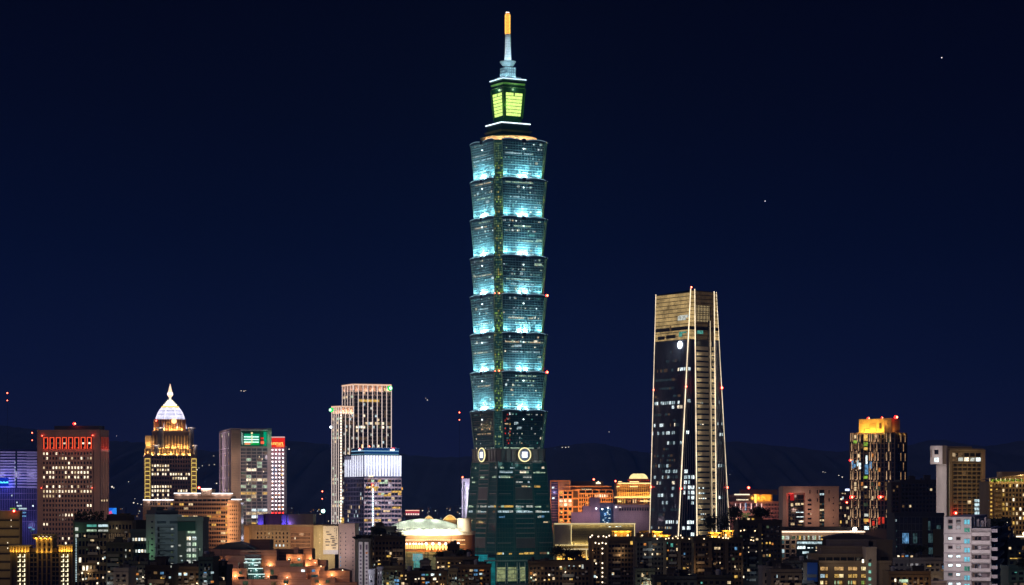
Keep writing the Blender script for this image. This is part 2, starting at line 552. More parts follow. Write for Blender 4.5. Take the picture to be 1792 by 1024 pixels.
        if i < 7:
            for k in range(4):
                for t in (-.16, .16):
                    p = rot(k, (t * 20, -HB - 2.1))
                    q = rot(k, (t * 20, -HB - .3))
                    if k in (0, 3):
                        fx = MB().box(p[0] - .5, p[0] + .5, p[1] - .5, p[1] + .5, z0 + .1, z0 + .7)
                        fx.box(p[0] - .1, p[0] + .1, p[1] - .1, p[1] + .1, z0 + .65, z0 + 2.6); fx.ball((p[0], p[1], z0 + 2.6), .6, 1)
                        fx.build('floodlight', [DKMET, emit(.85, .97, 1, 14)], tier)
                        lamp(tier, (p[0], p[1], z0 + 3.2), 6200 * rr.uniform(.5, 1.2), (.5, .9, 1), .8)
                if k in (0, 3):
                    for t in (-.5, 0, .5):
                        p = rot(k, (t * 38, -HB - 4.2)); q = rot(k, (t * 26, -HB - .2))
                        lamp(tier, (p[0], p[1], z0 + 1.5), (46000 if t == 0 else 17000) * rr.uniform(.5, 1.25) * fk, BLUE, .8, 120, (q[0], q[1], z0 + 10), 1.0)
        # lit offices
        for k, n, frac in ((0, 3, 1.0), (3, 2, .8)):
            for _ in range(n):
                b = rr.choice((1, 2, 3, 3, 4, 5, 6, 7, 7)) ; z = z0 + (z1 - z0) * b / 8 - 2.9
                ta = rr.uniform(-.95, .8); tl = rr.choice((.06, .08, .12, .2, .34)) * (1 if i < 7 else .6)
                tb = min(.97, ta + tl); zt = z + 1.9
                pts = []
                for (t, zz) in ((ta, z), (tb, z), (tb, zt), (ta, zt)):
                    h = hz(zz); q = rot(k, (t * (h - C), -h - .09)); pts.append((q[0], q[1], zz))
                m = MB(); m.face(pts)
                m.build('window', LIT[rr.choice('gghccCWwet')], tier)
        # the many small lit desks and ceilings scattered through the glass
        sm = MB(); keys = 'gghccwetthWC'
        for k, n in ((0, 46), (3, 26)):
            fl = [rr.choice((.3, .6, 1, 1.6)) for _ in range(8)]
            for b in rr.sample(range(8), 2 if i < 7 else 1):     # a couple of floors lit nearly end to end
                z = z0 + (z1 - z0) * (b + .22) / 8; ta = rr.uniform(-.97, -.3); te = rr.uniform(.3, .97); key = rr.choice((0, 2, 3, 5))
                while ta < te:
                    tb = ta + .07
                    if rr.random() < .78:
                        pts = []
                        for (t, zz) in ((ta, z), (tb, z), (tb, z + 1.1), (ta, z + 1.1)):
                            h = hz(zz); q = rot(k, (t * (h - C), -h - .088)); pts.append((q[0], q[1], zz))
                        sm.face(pts, key)
                    ta += .085
            for _ in range(n):
                b = rr.choices(range(8), fl)[0]; z = z0 + (z1 - z0) * (b + .25) / 8; ta = rr.uniform(-.97, .92); tb = min(.97, ta + rr.uniform(.025, .09)); zt = z + rr.uniform(.9, 1.8)
                pts = []
                for (t, zz) in ((ta, z), (tb, z), (tb, zt), (ta, zt)):
                    h = hz(zz); q = rot(k, (t * (h - C), -h - .085)); pts.append((q[0], q[1], zz))
                sm.face(pts, rr.randrange(len(keys)))
        struct(sm.build('window', [LIT[c] for c in keys], tier), 'stuff')
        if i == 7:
            # reflections of city lights in the dark glass, imitated by glowing panes near the corner
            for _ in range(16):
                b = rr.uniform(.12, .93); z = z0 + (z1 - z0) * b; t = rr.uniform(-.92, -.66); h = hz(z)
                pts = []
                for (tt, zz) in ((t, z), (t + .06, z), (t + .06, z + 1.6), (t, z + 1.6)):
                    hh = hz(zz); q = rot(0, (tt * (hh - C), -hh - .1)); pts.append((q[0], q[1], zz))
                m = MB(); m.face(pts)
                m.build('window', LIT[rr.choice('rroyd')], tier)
        # red beacons on three of the ledges
        if i in (4, 6):
            q = rot(0, (-HT + C * .5 - .9, -HT + C * .5 - .9)); 
            for t in (-.6, .3):
                q = (-HT + C * .5 - 1 + t * 3, -HT + C * .5 - 1 - t * 3)
                beacon(tier, (q[0], q[1], z1 + 1.2), .9 if t > 0 else .6)
            beacon(tier, (HT + .4, -HT + C + .4, z1 + 1.4), 1.5)
    # ---- coin belt
    z1, z0 = zp(787), zp(807)
    hb = 24.9
    belt = MB().loft(octo(hb - .6, 3.0), z0, octo(hb, 3.0), z1).build('belt', BELT, T)
    bm = MB()
    for k in range(4):
        for a in range(9):
            t = -1 + 2 * a / 8
            p = rot(k, (t * (hb - 3.4), -hb - .1)); bm.box(p[0] - .35, p[0] + .35, p[1] - .35, p[1] + .35, z0, z1)
    bm.build('belt_rib', wall(.20, .16, .14), belt)
    bm2 = MB().loft(octo(hb + .8, 3.0), z1 - .2, octo(hb + .8, 3.0), z1 + .9).loft(octo(hb + .5, 3), z0 - 1, octo(hb + .5, 3), z0, 0, True, True)
    bm2.build('belt_ledge', wall(.22, .2, .19), belt)
    zc = (z0 + z1) / 2 + .6; R = 6.4
    for k in range(4):
        dx = rot(k, (1, 0)); nrm = rot(k, (0, -1)); base = rot(k, (1.2 if k in (0, 2) else -1.2, -hb))
        def cpt(a, r, out): return (base[0] + dx[0] * r * cos(a) + nrm[0] * out, base[1] + dx[1] * r * cos(a) + nrm[1] * out, zc + r * sin(a))
        cm = MB(); N = 32
        for a in range(N):
            a0, a1 = 2 * pi * a / N, 2 * pi * (a + 1) / N
            cm.face([cpt(a0, R, -.5), cpt(a1, R, -.5), cpt(a1, R, 2.2), cpt(a0, R, 2.2)])
        cm.face([cpt(2 * pi * a / N, R, 2.2) for a in range(N)])
        coin = cm.build('coin', wall(.16, .18, .22, .4), T)
        rm = MB()
        for a in range(N):
            a0, a1 = 2 * pi * a / N, 2 * pi * (a + 1) / N
            for (r0, o0, r1, o1) in ((R - .9, 2.3, R + .05, 2.3), (R + .05, 2.3, R + .05, 1.6), (R - .9, 2.3, R - .9, 1.9)):
                rm.face([cpt(a0, r0, o0), cpt(a1, r0, o0), cpt(a1, r1, o1), cpt(a0, r1, o1)])
        rm.build('coin_ring', emit(1, .86, .42, 1.5), coin)
        sm = MB(); s = 2.5
        sm.face([cpt(pi / 4 + pi / 2 * j, s * 1.414, 2.5) for j in range(4)])
        for j in range(4):
            sm.face([cpt(pi / 4 + pi / 2 * j, s * 1.414, 2.5), cpt(pi / 4 + pi / 2 * (j + 1), s * 1.414, 2.5), cpt(pi / 4 + pi / 2 * (j + 1), s * 1.414, 1.9), cpt(pi / 4 + pi / 2 * j, s * 1.414, 1.9)])
        sm.build('coin_square', emit(.80, .84, 1, 2.6), coin)
        if k in (0, 3):
            p = cpt(0, 0, 7); lamp(coin, p, 1500, (.9, .9, 1), .8)
    # ---- base pyramid, leaning outwards to the ground
    z1 = zp(807); h1, h0 = 24.4, 31.6
    GB = glass(.010, .13, .125, .1, .7)
    ox = 1.6
    def hb_(z): return h0 + (h1 - h0) * z / z1
    sq = lambda h: [(-h, -h), (h, -h), (h, h), (-h, h)]
    base = MB().loft(sq(h0), 0, sq(h1), z1).build('base', GB, T)
    def bpt(k, t, z, out):
        h = hb_(z); q = rot(k, (t * h, -h - out)); return (q[0], q[1], z)
    def bquad(mb, k, t0, t1, za, zb, out, m=0):
        mb.face([bpt(k, t0, za, out), bpt(k, t1, za, out), bpt(k, t1, zb, out), bpt(k, t0, zb, out)], m)
    def bslab(mb, k, t0, t1, za, zb, out, m=0):
        f = [bpt(k, t0, za, out), bpt(k, t1, za, out), bpt(k, t1, zb, out), bpt(k, t0, zb, out)]
        b = [bpt(k, t0, za, -.2), bpt(k, t1, za, -.2), bpt(k, t1, zb, -.2), bpt(k, t0, zb, -.2)]
        mb.face(f, m)
        for j in range(4): mb.face([f[j], f[(j + 1) % 4], b[(j + 1) % 4], b[j]], m)
    gm = MB()
    for k in range(4):
        z = 3.0
        while z < z1 - 1:
            bslab(gm, k, -.995, .995, z - .22, z + .22, .14); z += 4.15
        for a in range(37):
            t = -.99 + 1.98 * a / 36
            gm.bar(bpt(k, t, 0, .1), bpt(k, t, z1, .1), .22)
        for t in (-.99, -.36, -.31, .36, .41, .99):
            gm.bar(bpt(k, t, 0, .1), bpt(k, t, z1, .1), .5)
    gm.build('mullion_grid', wall(.09, .17, .15, .5), base)
    for k in (0, 3):
        for (ya, yb, ta, tb) in ((853, 874, -.31, .36), (941, 959, -.31, .36)):
            lv = MB(); bslab(lv, k, ta, tb, zp(yb), zp(ya), .3); lv.build('louvre_panel', wall(.17, .13, .125, .6), base)
    for k in (0, 3):
        for y in (811, 823, 831, 838.5, 847, 853, 874, 881, 899, 907, 916, 924, 933, 941):
            ls = MB(); bslab(ls, k, -.31, .36, zp(y + 1.0), zp(y - .6), .5); ls.build('louvre_strip', LV, base)
        for y in (864, 950):
            for ta, tb in ((-.93, -.48), (.5, .95)): ls = MB(); bslab(ls, k, ta, tb, zp(y + .8), zp(y - .6), .5); ls.build('louvre_strip', LV, base)
    lits = [(0, 808, .42, .8, 'h'), (0, 818, -.9, -.75, 'g'), (0, 818, -.5, -.3, 'c'), (0, 818, .1, .3, 'w'), (0, 818, .8, .9, 'W'), (0, 826, -.92, -.4, 'c'), (0, 826, -.1, .33, 'W'),
            (0, 826, .45, .92, 'g'), (0, 834.5, -.95, -.38, 'g'), (0, 834.5, .02, .35, 'h'), (0, 843, -.28, .1, 'W'), (0, 843, .2, .26, 'c'), (0, 851, -.06, .35, 'w'), (0, 851, .45, .68, 'y'),
            (0, 886, -.95, -.38, 'y'), (0, 886, -.29, .35, 'h'), (0, 886, .43, .95, 'g'), (0, 895, -.95, -.4, 'c'), (0, 895, -.28, .34, 'c'), (0, 895, .43, .95, 'c'),
            (0, 904, -.9, -.7, 'b'), (0, 904, -.5, -.42, 'w'), (0, 904, .5, .85, 'b'), (0, 913, .7, .95, 'w'), (0, 968, -.95, -.72, 'y'), (0, 968, -.55, -.45, 'y'), (0, 968, -.2, .3, 'y'),
            (0, 968, .5, .97, 'd'), (3, 818, -.7, -.6, 'g'), (3, 818, .8, .92, 'h'), (3, 834.5, -.25, .3, 'g'), (3, 834.5, .45, .92, 'g'), (3, 834.5, -.9, -.7, 'g'),
            (3, 843, -.85, -.5, 'e'), (3, 843, .0, .1, 'g'), (3, 886, -.95, -.5, 'g'), (3, 886, -.4, .35, 'h'), (3, 886, .4, .95, 'y'), (3, 895, -.9, -.6, 'c'), (3, 895, -.4, .3, 'c'), (3, 895, .5, .9, 't')]
    for (k, y, ta, tb, ch) in lits:
        t = ta
        while t < tb - .01:
            w = rr.choice((.06, .1, .16, .24)); e = min(tb, t + w)
            if rr.random() < .8 or ch in 'cy':
                m = MB(); bquad(m, k, t, e, zp(y + 2.0), zp(y - 1.5 + rr.choice((0, 0, 1.2))), .08); m.build('window', LIT[ch if rr.random() < .7 else rr.choice('ghdec')], base)
            t = e + .012
    # entrance hall
    em = MB(); bslab(em, 0, -1.0, 1.0, zp(982), zp(979.6), 1.0); bslab(em, 3, -1.0, 1.0, zp(982), zp(979.6), 1.0)
    em.build('entrance_canopy', wall(.35, .4, .36), base)
    for (ta, tb) in ((-.95, -.66), (-.6, -.28), (-.2, -.02), (.12, .34)):
        m = MB(); bquad(m, 0, ta, tb, 2, zp(992), .3); m.build('window', lit(.72, .82, .38, .5, .4, .3), base)
    ef = MB()
    for t in (-.95, -.66, -.6, -.28, -.2, -.02, .1, .36): bslab(ef, 0, t - .008, t + .008, 0, zp(984), .6)
    for y in (996, 1004, 1012): bslab(ef, 0, -.95, -.02, zp(y + .4), zp(y - .4), .55)
    ef.build('entrance_frame', wall(.7, .72, .66), base)
    for (t, out, z, p) in ((-.6, 30, 25, 3000), (.5, 30, 25, 3000), (-.5, 34, 70, 2200), (.5, 34, 70, 2200), (-.3, 30, 110, 1500), (.4, 30, 110, 1500)):  # added teal fill lights hanging off the faces to lift the dark base
        q = bpt(0, t, z, out); lamp(base, q, p, (.45, 1, .92), 3)
        q = bpt(3, t, z, out); lamp(base, q, p * .7, (.7, 1, .85), 3)
    # ---- crown: stepped blocks, green screen box, lantern, mast
    S0, T0 = MB(), None
    def off(px): return ((px - 890.3) * TY / F)
    lean = lambda px: (off(px) * cos(TH), -off(px) * sin(TH))
    z247 = zp(247)
    cpm = MB()
    # gold-lit curved cornice above the top tier
    dx = lean(890)
    prof = [(19.5, zp(249)), (21.5, zp(243)), (24.8, zp(239)), (25.4, zp(237.6)), (24.5, zp(237))]
    cornice = MB().lathe(prof, 40, dx).build('crown_cornice', wall(.7, .55, .38, .6), T)
    for a in range(10):
        an = -pi * .95 + a * pi * .8 / 9 - TH * 0
        p = (dx[0] + 24.4 * cos(an), dx[1] + 24.4 * sin(an))
        lamp(cornice, (p[0], p[1], zp(247)), 2600, (1, .66, .34), .6)
    def sqb(h, px): 
        d = lean(px); return [(d[0] - h, d[1] - h), (d[0] + h, d[1] - h), (d[0] + h, d[1] + h), (d[0] - h, d[1] + h)]
    DG = glass(.012, .04, .03, .25, .5)
    b1 = MB().loft(sqb(14.5, 889), zp(238), sqb(13.6, 889), zp(214)).build('crown_base', DG, T)
    MB().loft(sqb(15.0, 889), zp(228.5), sqb(16.0, 889), zp(225.5), 0, True, True).build('ledge', wall(.2, .16, .12), b1)
    MB().loft(sqb(13.8, 889), zp(216), sqb(14.3, 889), zp(213.6), 0, True, True).build('ledge', wall(.06, .09, .1), b1)
    def strip(h, px, y, w, mat, par, name='light_strip'):
        m = MB(); P = sqb(h, px)
        for j in range(4):
            a, c = P[j], P[(j + 1) % 4]
            m.bar((a[0], a[1], zp(y)), (c[0], c[1], zp(y)), w)
        return m.build(name, mat, par)
    strip(14.6, 889, 213, .9, emit(.75, .9, 1, 2.2), b1)
    b2 = MB().loft(sqb(9.4, 889), zp(214), sqb(9.0, 889), zp(203)).loft(sqb(9.2, 889), zp(203), sqb(11.3, 889), zp(150)).loft(sqb(10.4, 889), zp(150), sqb(11.0, 889), zp(136), 0, True).build('crown_box', DG, T)
    for y, h in ((143, 11.6), (151, 11.3)):
        MB().loft(sqb(h - .6, 889), zp(y + 1.4), sqb(h, 889), zp(y - 1.6), 0, True, True).build('ledge', wall(.33, .42, .26, .6), b2)
    MB().loft(sqb(11.6, 889), zp(137.5), sqb(11.9, 889), zp(135.5), 0, True, True).build('ledge', wall(.1, .14, .16), b2)
    strip(11.9, 889, 134.5, .8, emit(.6, .82, 1, 2.0), b2)
    for k in range(4):
        for t in (-1,):
            fr = MB(); a0 = rot(k, (t * 9.2, -9.3)); a1 = rot(k, (t * 11.3, -11.4)); d = lean(889)
            fr.bar((a0[0] + d[0], a0[1] + d[1], zp(203)), (a1[0] + d[0], a1[1] + d[1], zp(150)), .9); fr.build('corner_frame', wall(.03, .06, .04), b2)
    PANEL = lit(.70, 1, .24, 1.7, .5, .6)
    for k in range(4):
        for j in range(7):
            ya, yb = 159.0 + j * 5.85, 159.0 + j * 5.85 + 4.9
            d = lean(889)
            segs = ((-.82, .86),) if j else ((-.82, -.05), (.08, .86))
            for (ta, tb) in segs:
                pts = []
                for t, y in ((ta, yb), (tb, yb), (tb, ya), (ta, ya)):
                    h = 9.2 + (11.3 - 9.2) * (203 - y) / 53.0
                    q = rot(k, (t * h * .92, -h - .25)); pts.append((q[0] + d[0], q[1] + d[1], zp(y)))
                m = MB(); m.face(pts); m.build('light_panel', PANEL, b2)
        if k in (0, 3):
            q = rot(k, (0, -19)); d = lean(889)
            lamp(b2, (q[0] + d[0], q[1] + d[1], zp(180)), 9000, (.30, 1, .10), 2)  # added green fill floating off the face, tinting the dark frame
    for k in (0, 3):
        q = rot(k, (0, -13.5)); d = lean(889)
        lamp(b2, (q[0] + d[0], q[1] + d[1], zp(153)), 900, (.55, .9, .5), 1)
    # lantern storey
    TEAL = wall(.55, .72, .76, .5)
    l1 = MB().loft(sqb(9.4, 888.8), zp(134), sqb(8.6, 888.8), zp(130), 0, True).loft(sqb(5.1, 888.8), zp(130), sqb(5.0, 888.8), zp(112)).build('lantern', TEAL, T)
    lm = MB()
    for k in range(4):
        for a in range(6):
            t = -1 + 2 * a / 5; q = rot(k, (t * 4.9, -5.15)); d = lean(888.8)
            lm.box(q[0] + d[0] - .15, q[0] + d[0] + .15, q[1] + d[1] - .15, q[1] + d[1] + .15, zp(129), zp(112))
    for y in (116, 121, 126): lm.loft(sqb(5.3, 888.8), zp(y + .5), sqb(5.3, 888.8), zp(y - .5), 0, True, True)
    lm.build('lantern_rib', wall(.2, .3, .34), l1)
    for k in (0, 3):
        for t in (-4, 4):
            q = rot(k, (t, -8.2)); d = lean(888.8)
            lamp(l1, (q[0] + d[0], q[1] + d[1], zp(129)), 900, (.6, .9, 1), .5)
    d = lean(888.6)
    bowl = MB().lathe([(4.2, zp(110)), (5.4, zp(107)), (7.3, zp(101.5)), (7.3, zp(100.4)), (3.4, zp(100.2))], 24, d).build('bowl', TEAL, T)
    for a in (-2.4, -1.6, -.8):
        lamp(bowl, (d[0] + 8.5 * cos(a), d[1] + 8.5 * sin(a), zp(112)), 500, (.6, .9, 1), .5)
    MB().lathe([(3.8, zp(112.5)), (3.8, zp(109.5))], 16, d).build('bowl_neck', DKMET, bowl)
    WH = wall(.8, .86, .9, .5)
    mast = MB().lathe([(3.1, zp(100.5)), (2.7, zp(84)), (2.2, zp(53)), (2.2, zp(52))], 12, d).build('mast', WH, T)
    mr = MB()
    for j in range(16):
        y = 98 - j * 2.9; r = 3.1 - .9 * (100 - y) / 48
        mr.lathe([(r + .25, zp(y + .4)), (r + .25, zp(y - .4))], 12, d)
    mr.build('mast_ring', wall(.45, .55, .62), mast)
    for a in (-2.6, -1.6, -.6):
        for y in (96, 82, 66):
            lamp(mast, (d[0] + 6.0 * cos(a), d[1] + 6.0 * sin(a), zp(y)), 900 if y == 96 else 520, (.72, .93, 1), .5)
    d2 = lean(888.3)
    am = MB().lathe([(1.6, zp(52.5)), (1.9, zp(46)), (1.9, zp(24)), (1.5, zp(17)), (1.3, zp(14.5))], 12, d2)
    top = am.build('spire', lit(1, .30, .02, 1.3, .5, .6), T)
    bm = MB()
    for j in range(14):
        y = 51 - j * 2.5
        for a in range(8):
            an = a * pi / 4 + j * .4
            bm.ball((d2[0] + 2.1 * cos(an), d2[1] + 2.1 * sin(an), zp(y)), .48, 0, 6)
    bm.build('spire_bulb', emit(1, .52, .09, 2.6), top)
    MB().ball((d2[0] - .9, d2[1], zp(14.2)), .8).ball((d2[0] + .9, d2[1], zp(14.2)), .8).build('beacon', emit(1, .85, .8, 3), top)
tall_tower()

# ---------------------------------------------------------------- tapered tower with light lines
def tapered_tower():
    Y = 2465.0
    T = empty('skyscraper', (X(1205, Y), Y, 0), 'tapered dark glass tower with glowing vertical edge lines and golden louvred crown', 'skyscraper')
    ox = X(1205, Y)
    def pt(px, py, Yd): return Vector((X(px, Yd) - ox, Yd - Y, Z(py, Yd)))
    YA, YB, YC, YD, YE = Y + 40, Y, Y + 3, Y + 16, Y + 22
    # edges: (top px, top py), (px at ground)
    E = [(1148, 517, 1135.0, YA + 4), (1209, 507, 1183.5, YB - 4), (1216, 508, 1220.8, YC - 2), (1250, 512, 1255, YD), (1254, 513, 1281.5, YE)]
    top = []; bot = []
    for (px, py, pb, yd) in E:
        top.append(pt(px, py, yd)); v = pt(pb, 0, yd); v.z = 0; bot.append(v)
    # back corners
    top += [Vector((top[4].x - 8, 62, top[4].z)), Vector((top[0].x + 4, 70, top[0].z))]
    bot += [Vector((bot[4].x - 4, 66, 0)), Vector((bot[0].x + 2, 74, 0))]
    GL = glass(.010, .013, .020, .12, .6)
    def at(k, z):            # point on edge k at height z
        t = z / top[k].z; return bot[k].lerp(top[k], t)
    def fp(k, t, z, out):
        a, b = at(k, z), at(k + 1, z); p = a.lerp(b, t)
        n = Vector(((b - a).y, -(b - a).x, 0)).normalized()
        return p + n * out
    n = 7
    mb = MB(); b0 = len(mb.v)
    mb.v += [tuple(p) for p in bot] + [tuple(p) for p in top]
    for i in range(n):
        j = (i + 1) % n; mb.f.append((i, j, n + j, n + i)); mb.m.append(0)
    mb.f.append(tuple(range(n, 2 * n))); mb.m.append(0)
    body = mb.build('body', GL, T)
    zz = lambda py: Z(py, Y)
    def fq(mb, k, t0, t1, za, zb, o, m=0): mb.face([fp(k, t0, za, o), fp(k, t1, za, o), fp(k, t1, zb, o), fp(k, t0, zb, o)], m)
    def slab(mb, k, t0, t1, za, zb, o, m=0, inn=-.2):
        f = [fp(k, t0, za, o), fp(k, t1, za, o), fp(k, t1, zb, o), fp(k, t0, zb, o)]
        b = [fp(k, t0, za, inn), fp(k, t1, za, inn), fp(k, t1, zb, inn), fp(k, t0, zb, inn)]
        mb.face(f, m)
        for j in range(4): mb.face([f[j], f[(j + 1) % 4], b[(j + 1) % 4], b[j]], m)
    ZB = zz(594)
    # fins of the dark shaft
    fm = MB()
    for k, N in ((0, 30), (1, 7), (3, 6)):
        for a in range(1, N):
            t = a / N
            fm.bar(fp(k, t, 0, .25), fp(k, t, ZB, .25), .45, .6)
    fm.build('fin', wall(.30, .30, .36, .5), body)
    # right recessed face: pale floor bands with dark slots
    bm = MB()
    yy = 606.0
    while yy < 1000:
        slab(bm, 2, .04, .66, zz(yy + 6.3), zz(yy), .45); slab(bm, 2, .80, .97, zz(yy + 6.3), zz(yy), .45)
        yy += 9.25
    bands = bm.build('floor_band', wall(.50, .43, .30, .6), body)
    pm = MB(); slab(pm, 2, .66, .72, 0, zz(560), .7); slab(pm, 2, .76, .80, 0, zz(560), .7)
    pm.build('pier', wall(.42, .34, .24, .6), body)
    # golden louvred crown, lit from inside
    GOLD = lit(1, .68, .28, 1.0, .08, .35)
    for k in (0, 1, 2, 3):
        cm = MB(); fq(cm, k, .0, 1.0, ZB, at(k, 260).lerp(at(k + 1, 260), .5).z and top[k].z - 1.0, .06)
        pnl = cm.build('crown_screen', GOLD if k != 2 else lit(.6, .36, .15, .16, .2, .3), body)
        gm = MB(); N = {0: 40, 1: 5, 2: 20, 3: 3}[k]; zt = top[k].z - .5
        for a in range(N + 1): gm.bar(fp(k, a / N, ZB, .2), fp(k, a / N, zt, .2), .34)
        for j in range(13): 
            z = ZB + (zt - ZB) * j / 12; gm.bar(fp(k, 0, z, .3), fp(k, 1, z, .3), .5)
        gm.build('crown_louvre', wall(.14, .10, .06, .5), pnl)
    # dark band, slatted screen and green-lit plant floor
    dk = MB()
    for k in (0, 1, 2, 3): slab(dk, k, .02, .98, zz(577), zz(571), .5)
    slab(dk, 2, .04, .75, zz(606), zz(594), .5); slab(dk, 0, .35, .62, zz(590), zz(584), .5); slab(dk, 0, .1, .3, zz(591), zz(585), .5)
    dk.build('plant_band', wall(.03, .03, .03), body)
    bs = MB(); fq(bs, 2, .03, .72, zz(563), zz(534), .5)
    scr = bs.build('slatted_screen', lit(1, .74, .36, .7, .2, .7), body)
    sl = MB()
    for a in range(10): slab(sl, 2, .03 + .077 * a - .012, .03 + .077 * a + .022, zz(563), zz(533), .9)
    for y in (533.5, 548, 563): slab(sl, 2, .03, .73, zz(y + .5), zz(y - .5), 1.0)
    sl.build('slat', wall(.14, .09, .05), scr)
    for (k, ta, tb, ya, yb, ch) in ((0, .68, .92, 560, 552, 'h'), (0, .72, .99, 556, 551, 'h'), (0, .73, .95, 583, 580, 't'), (0, .73, .83, 589, 583, 't'), (2, .06, .38, 584, 578, 't'), (0, .45, .5, 577, 568, 'd')):
        m = MB(); fq(m, k, ta, tb, zz(ya), zz(yb), .7); m.build('window', LIT[ch], body)
    # light lines along the five edges
    WL = lit(1, .80, .54, 2.3, .03, .5)
    for k, w, yb in ((0, .5, 0), (1, .85, 0), (2, .8, 0), (3, .8, 0), (4, .45, 0)):
        a = at(k, 3); b = at(k, top[k].z + 1.0)
        m = MB().bar((a.x - .2, a.y - 1.0, a.z), (b.x - .2, b.y - 1.0, b.z), w)
        m.build('light_line', WL, body)
    a = fp(2, .74, 20, .9); b = fp(2, .74, zz(560), .9)
    MB().bar(a, b, .45).build('light_line', emit(1, .8, .5, 1.1), body)
    # the edge lights wash the pale floor bands
    for y in range(600, 1000, 22):
        for t in (.12, .86):
            p = fp(2, t, zz(y), 3.2); lamp(body, p, 420, (1, .82, .55), .8)
    # lit offices
    rr = random.Random(9)
    def run(k, y, ta, tb, n, chs, hpx=5.5):
        for a in range(n):
            if rr.random() < .35: continue
            t0 = ta + (tb - ta) * a / n; t1 = t0 + (tb - ta) / n * rr.uniform(.5, .9)
            m = MB(); fq(m, k, t0, t1, zz(y + hpx), zz(y), .3); m.build('window', LIT[rr.choice(chs)], body)
    run(0, 643.5, .1, .6, 9, 'qdcd'); run(0, 643, .74, .98, 4, 'CCW'); run(1, 643, .15, .85, 2, 'C'); run(0, 701, .05, .85, 12, 'cCqd'); run(1, 699, .2, .9, 2, 'c')
    run(0, 709, .6, .95, 4, 'CcW'); run(1, 709, .2, .9, 2, 'c'); run(0, 740, .05, .95, 14, 'cqdCW'); run(0, 754, .0, .8, 14, 'cqCW'); run(0, 772, .5, .98, 7, 'cCq')
    run(1, 754, .2, .9, 2, 'C'); run(0, 812, .05, .85, 9, 'cdq'); run(0, 822, .2, .9, 8, 'cCq'); run(0, 832, .1, .9, 9, 'cqd'); run(0, 842, .2, .8, 7, 'cWd')
    run(0, 852, .3, .8, 6, 'cWq'); run(0, 864, .25, .8, 5, 'cCq'); run(0, 877, .4, .6, 3, 'c'); run(0, 911, .55, .98, 7, 'cCq'); run(0, 922, .05, .9, 14, 'wcWd', 4)
    for y in (612, 628, 661, 676, 690, 722, 733, 783, 795, 803, 890, 899):
        run(0, y, rr.uniform(0, .4), rr.uniform(.6, 1), 7, 'qqdq', 4)
    for y in (822, 832, 841, 850, 859, 868, 877, 911, 921, 932): run(1, y, .18, .9, 3, 'CCc', 6)
    for y in (700, 709, 738, 757, 772, 812, 868): run(3, y, .2, .9, 3, 'cqC', 5)
    for y in (643, 700, 738, 754, 822, 850, 859, 868, 885, 895, 904): run(2, y + 1.2, .08, .5, 4, 'WcCq', 4)
    # round moon-white emblem
    c = fp(0, .79, zz(603), 1.2); em = MB()
    a_, b_ = at(0, c.z), at(1, c.z); ax = (b_ - a_).normalized()
    em.face([tuple(c + ax * 4.4 * cos(2 * pi * j / 24) + Vector((0, 0, 3.7 * sin(2 * pi * j / 24)))) for j in range(24)])
    em.build('emblem', emit(.85, .93, 1, 3.2), body)
    lamp(body, c + Vector((-2, -6, 0)), 1800, (.8, .9, 1), 1)
    for (k, z, r) in ((0, zz(679), .9), (1, zz(677), 1.3), (4, zz(677), 1.5), (1, zz(855), 1.4), (4, zz(853), 1.2), (0, zz(852), 1.1)):
        p = at(k, z); beacon(body, (p.x, p.y - 2.0, p.z), r)
    p = at(1, top[1].z); beacon(body, (p.x + .5, p.y + .5, p.z + 2.4), 1.1)
tapered_tower()
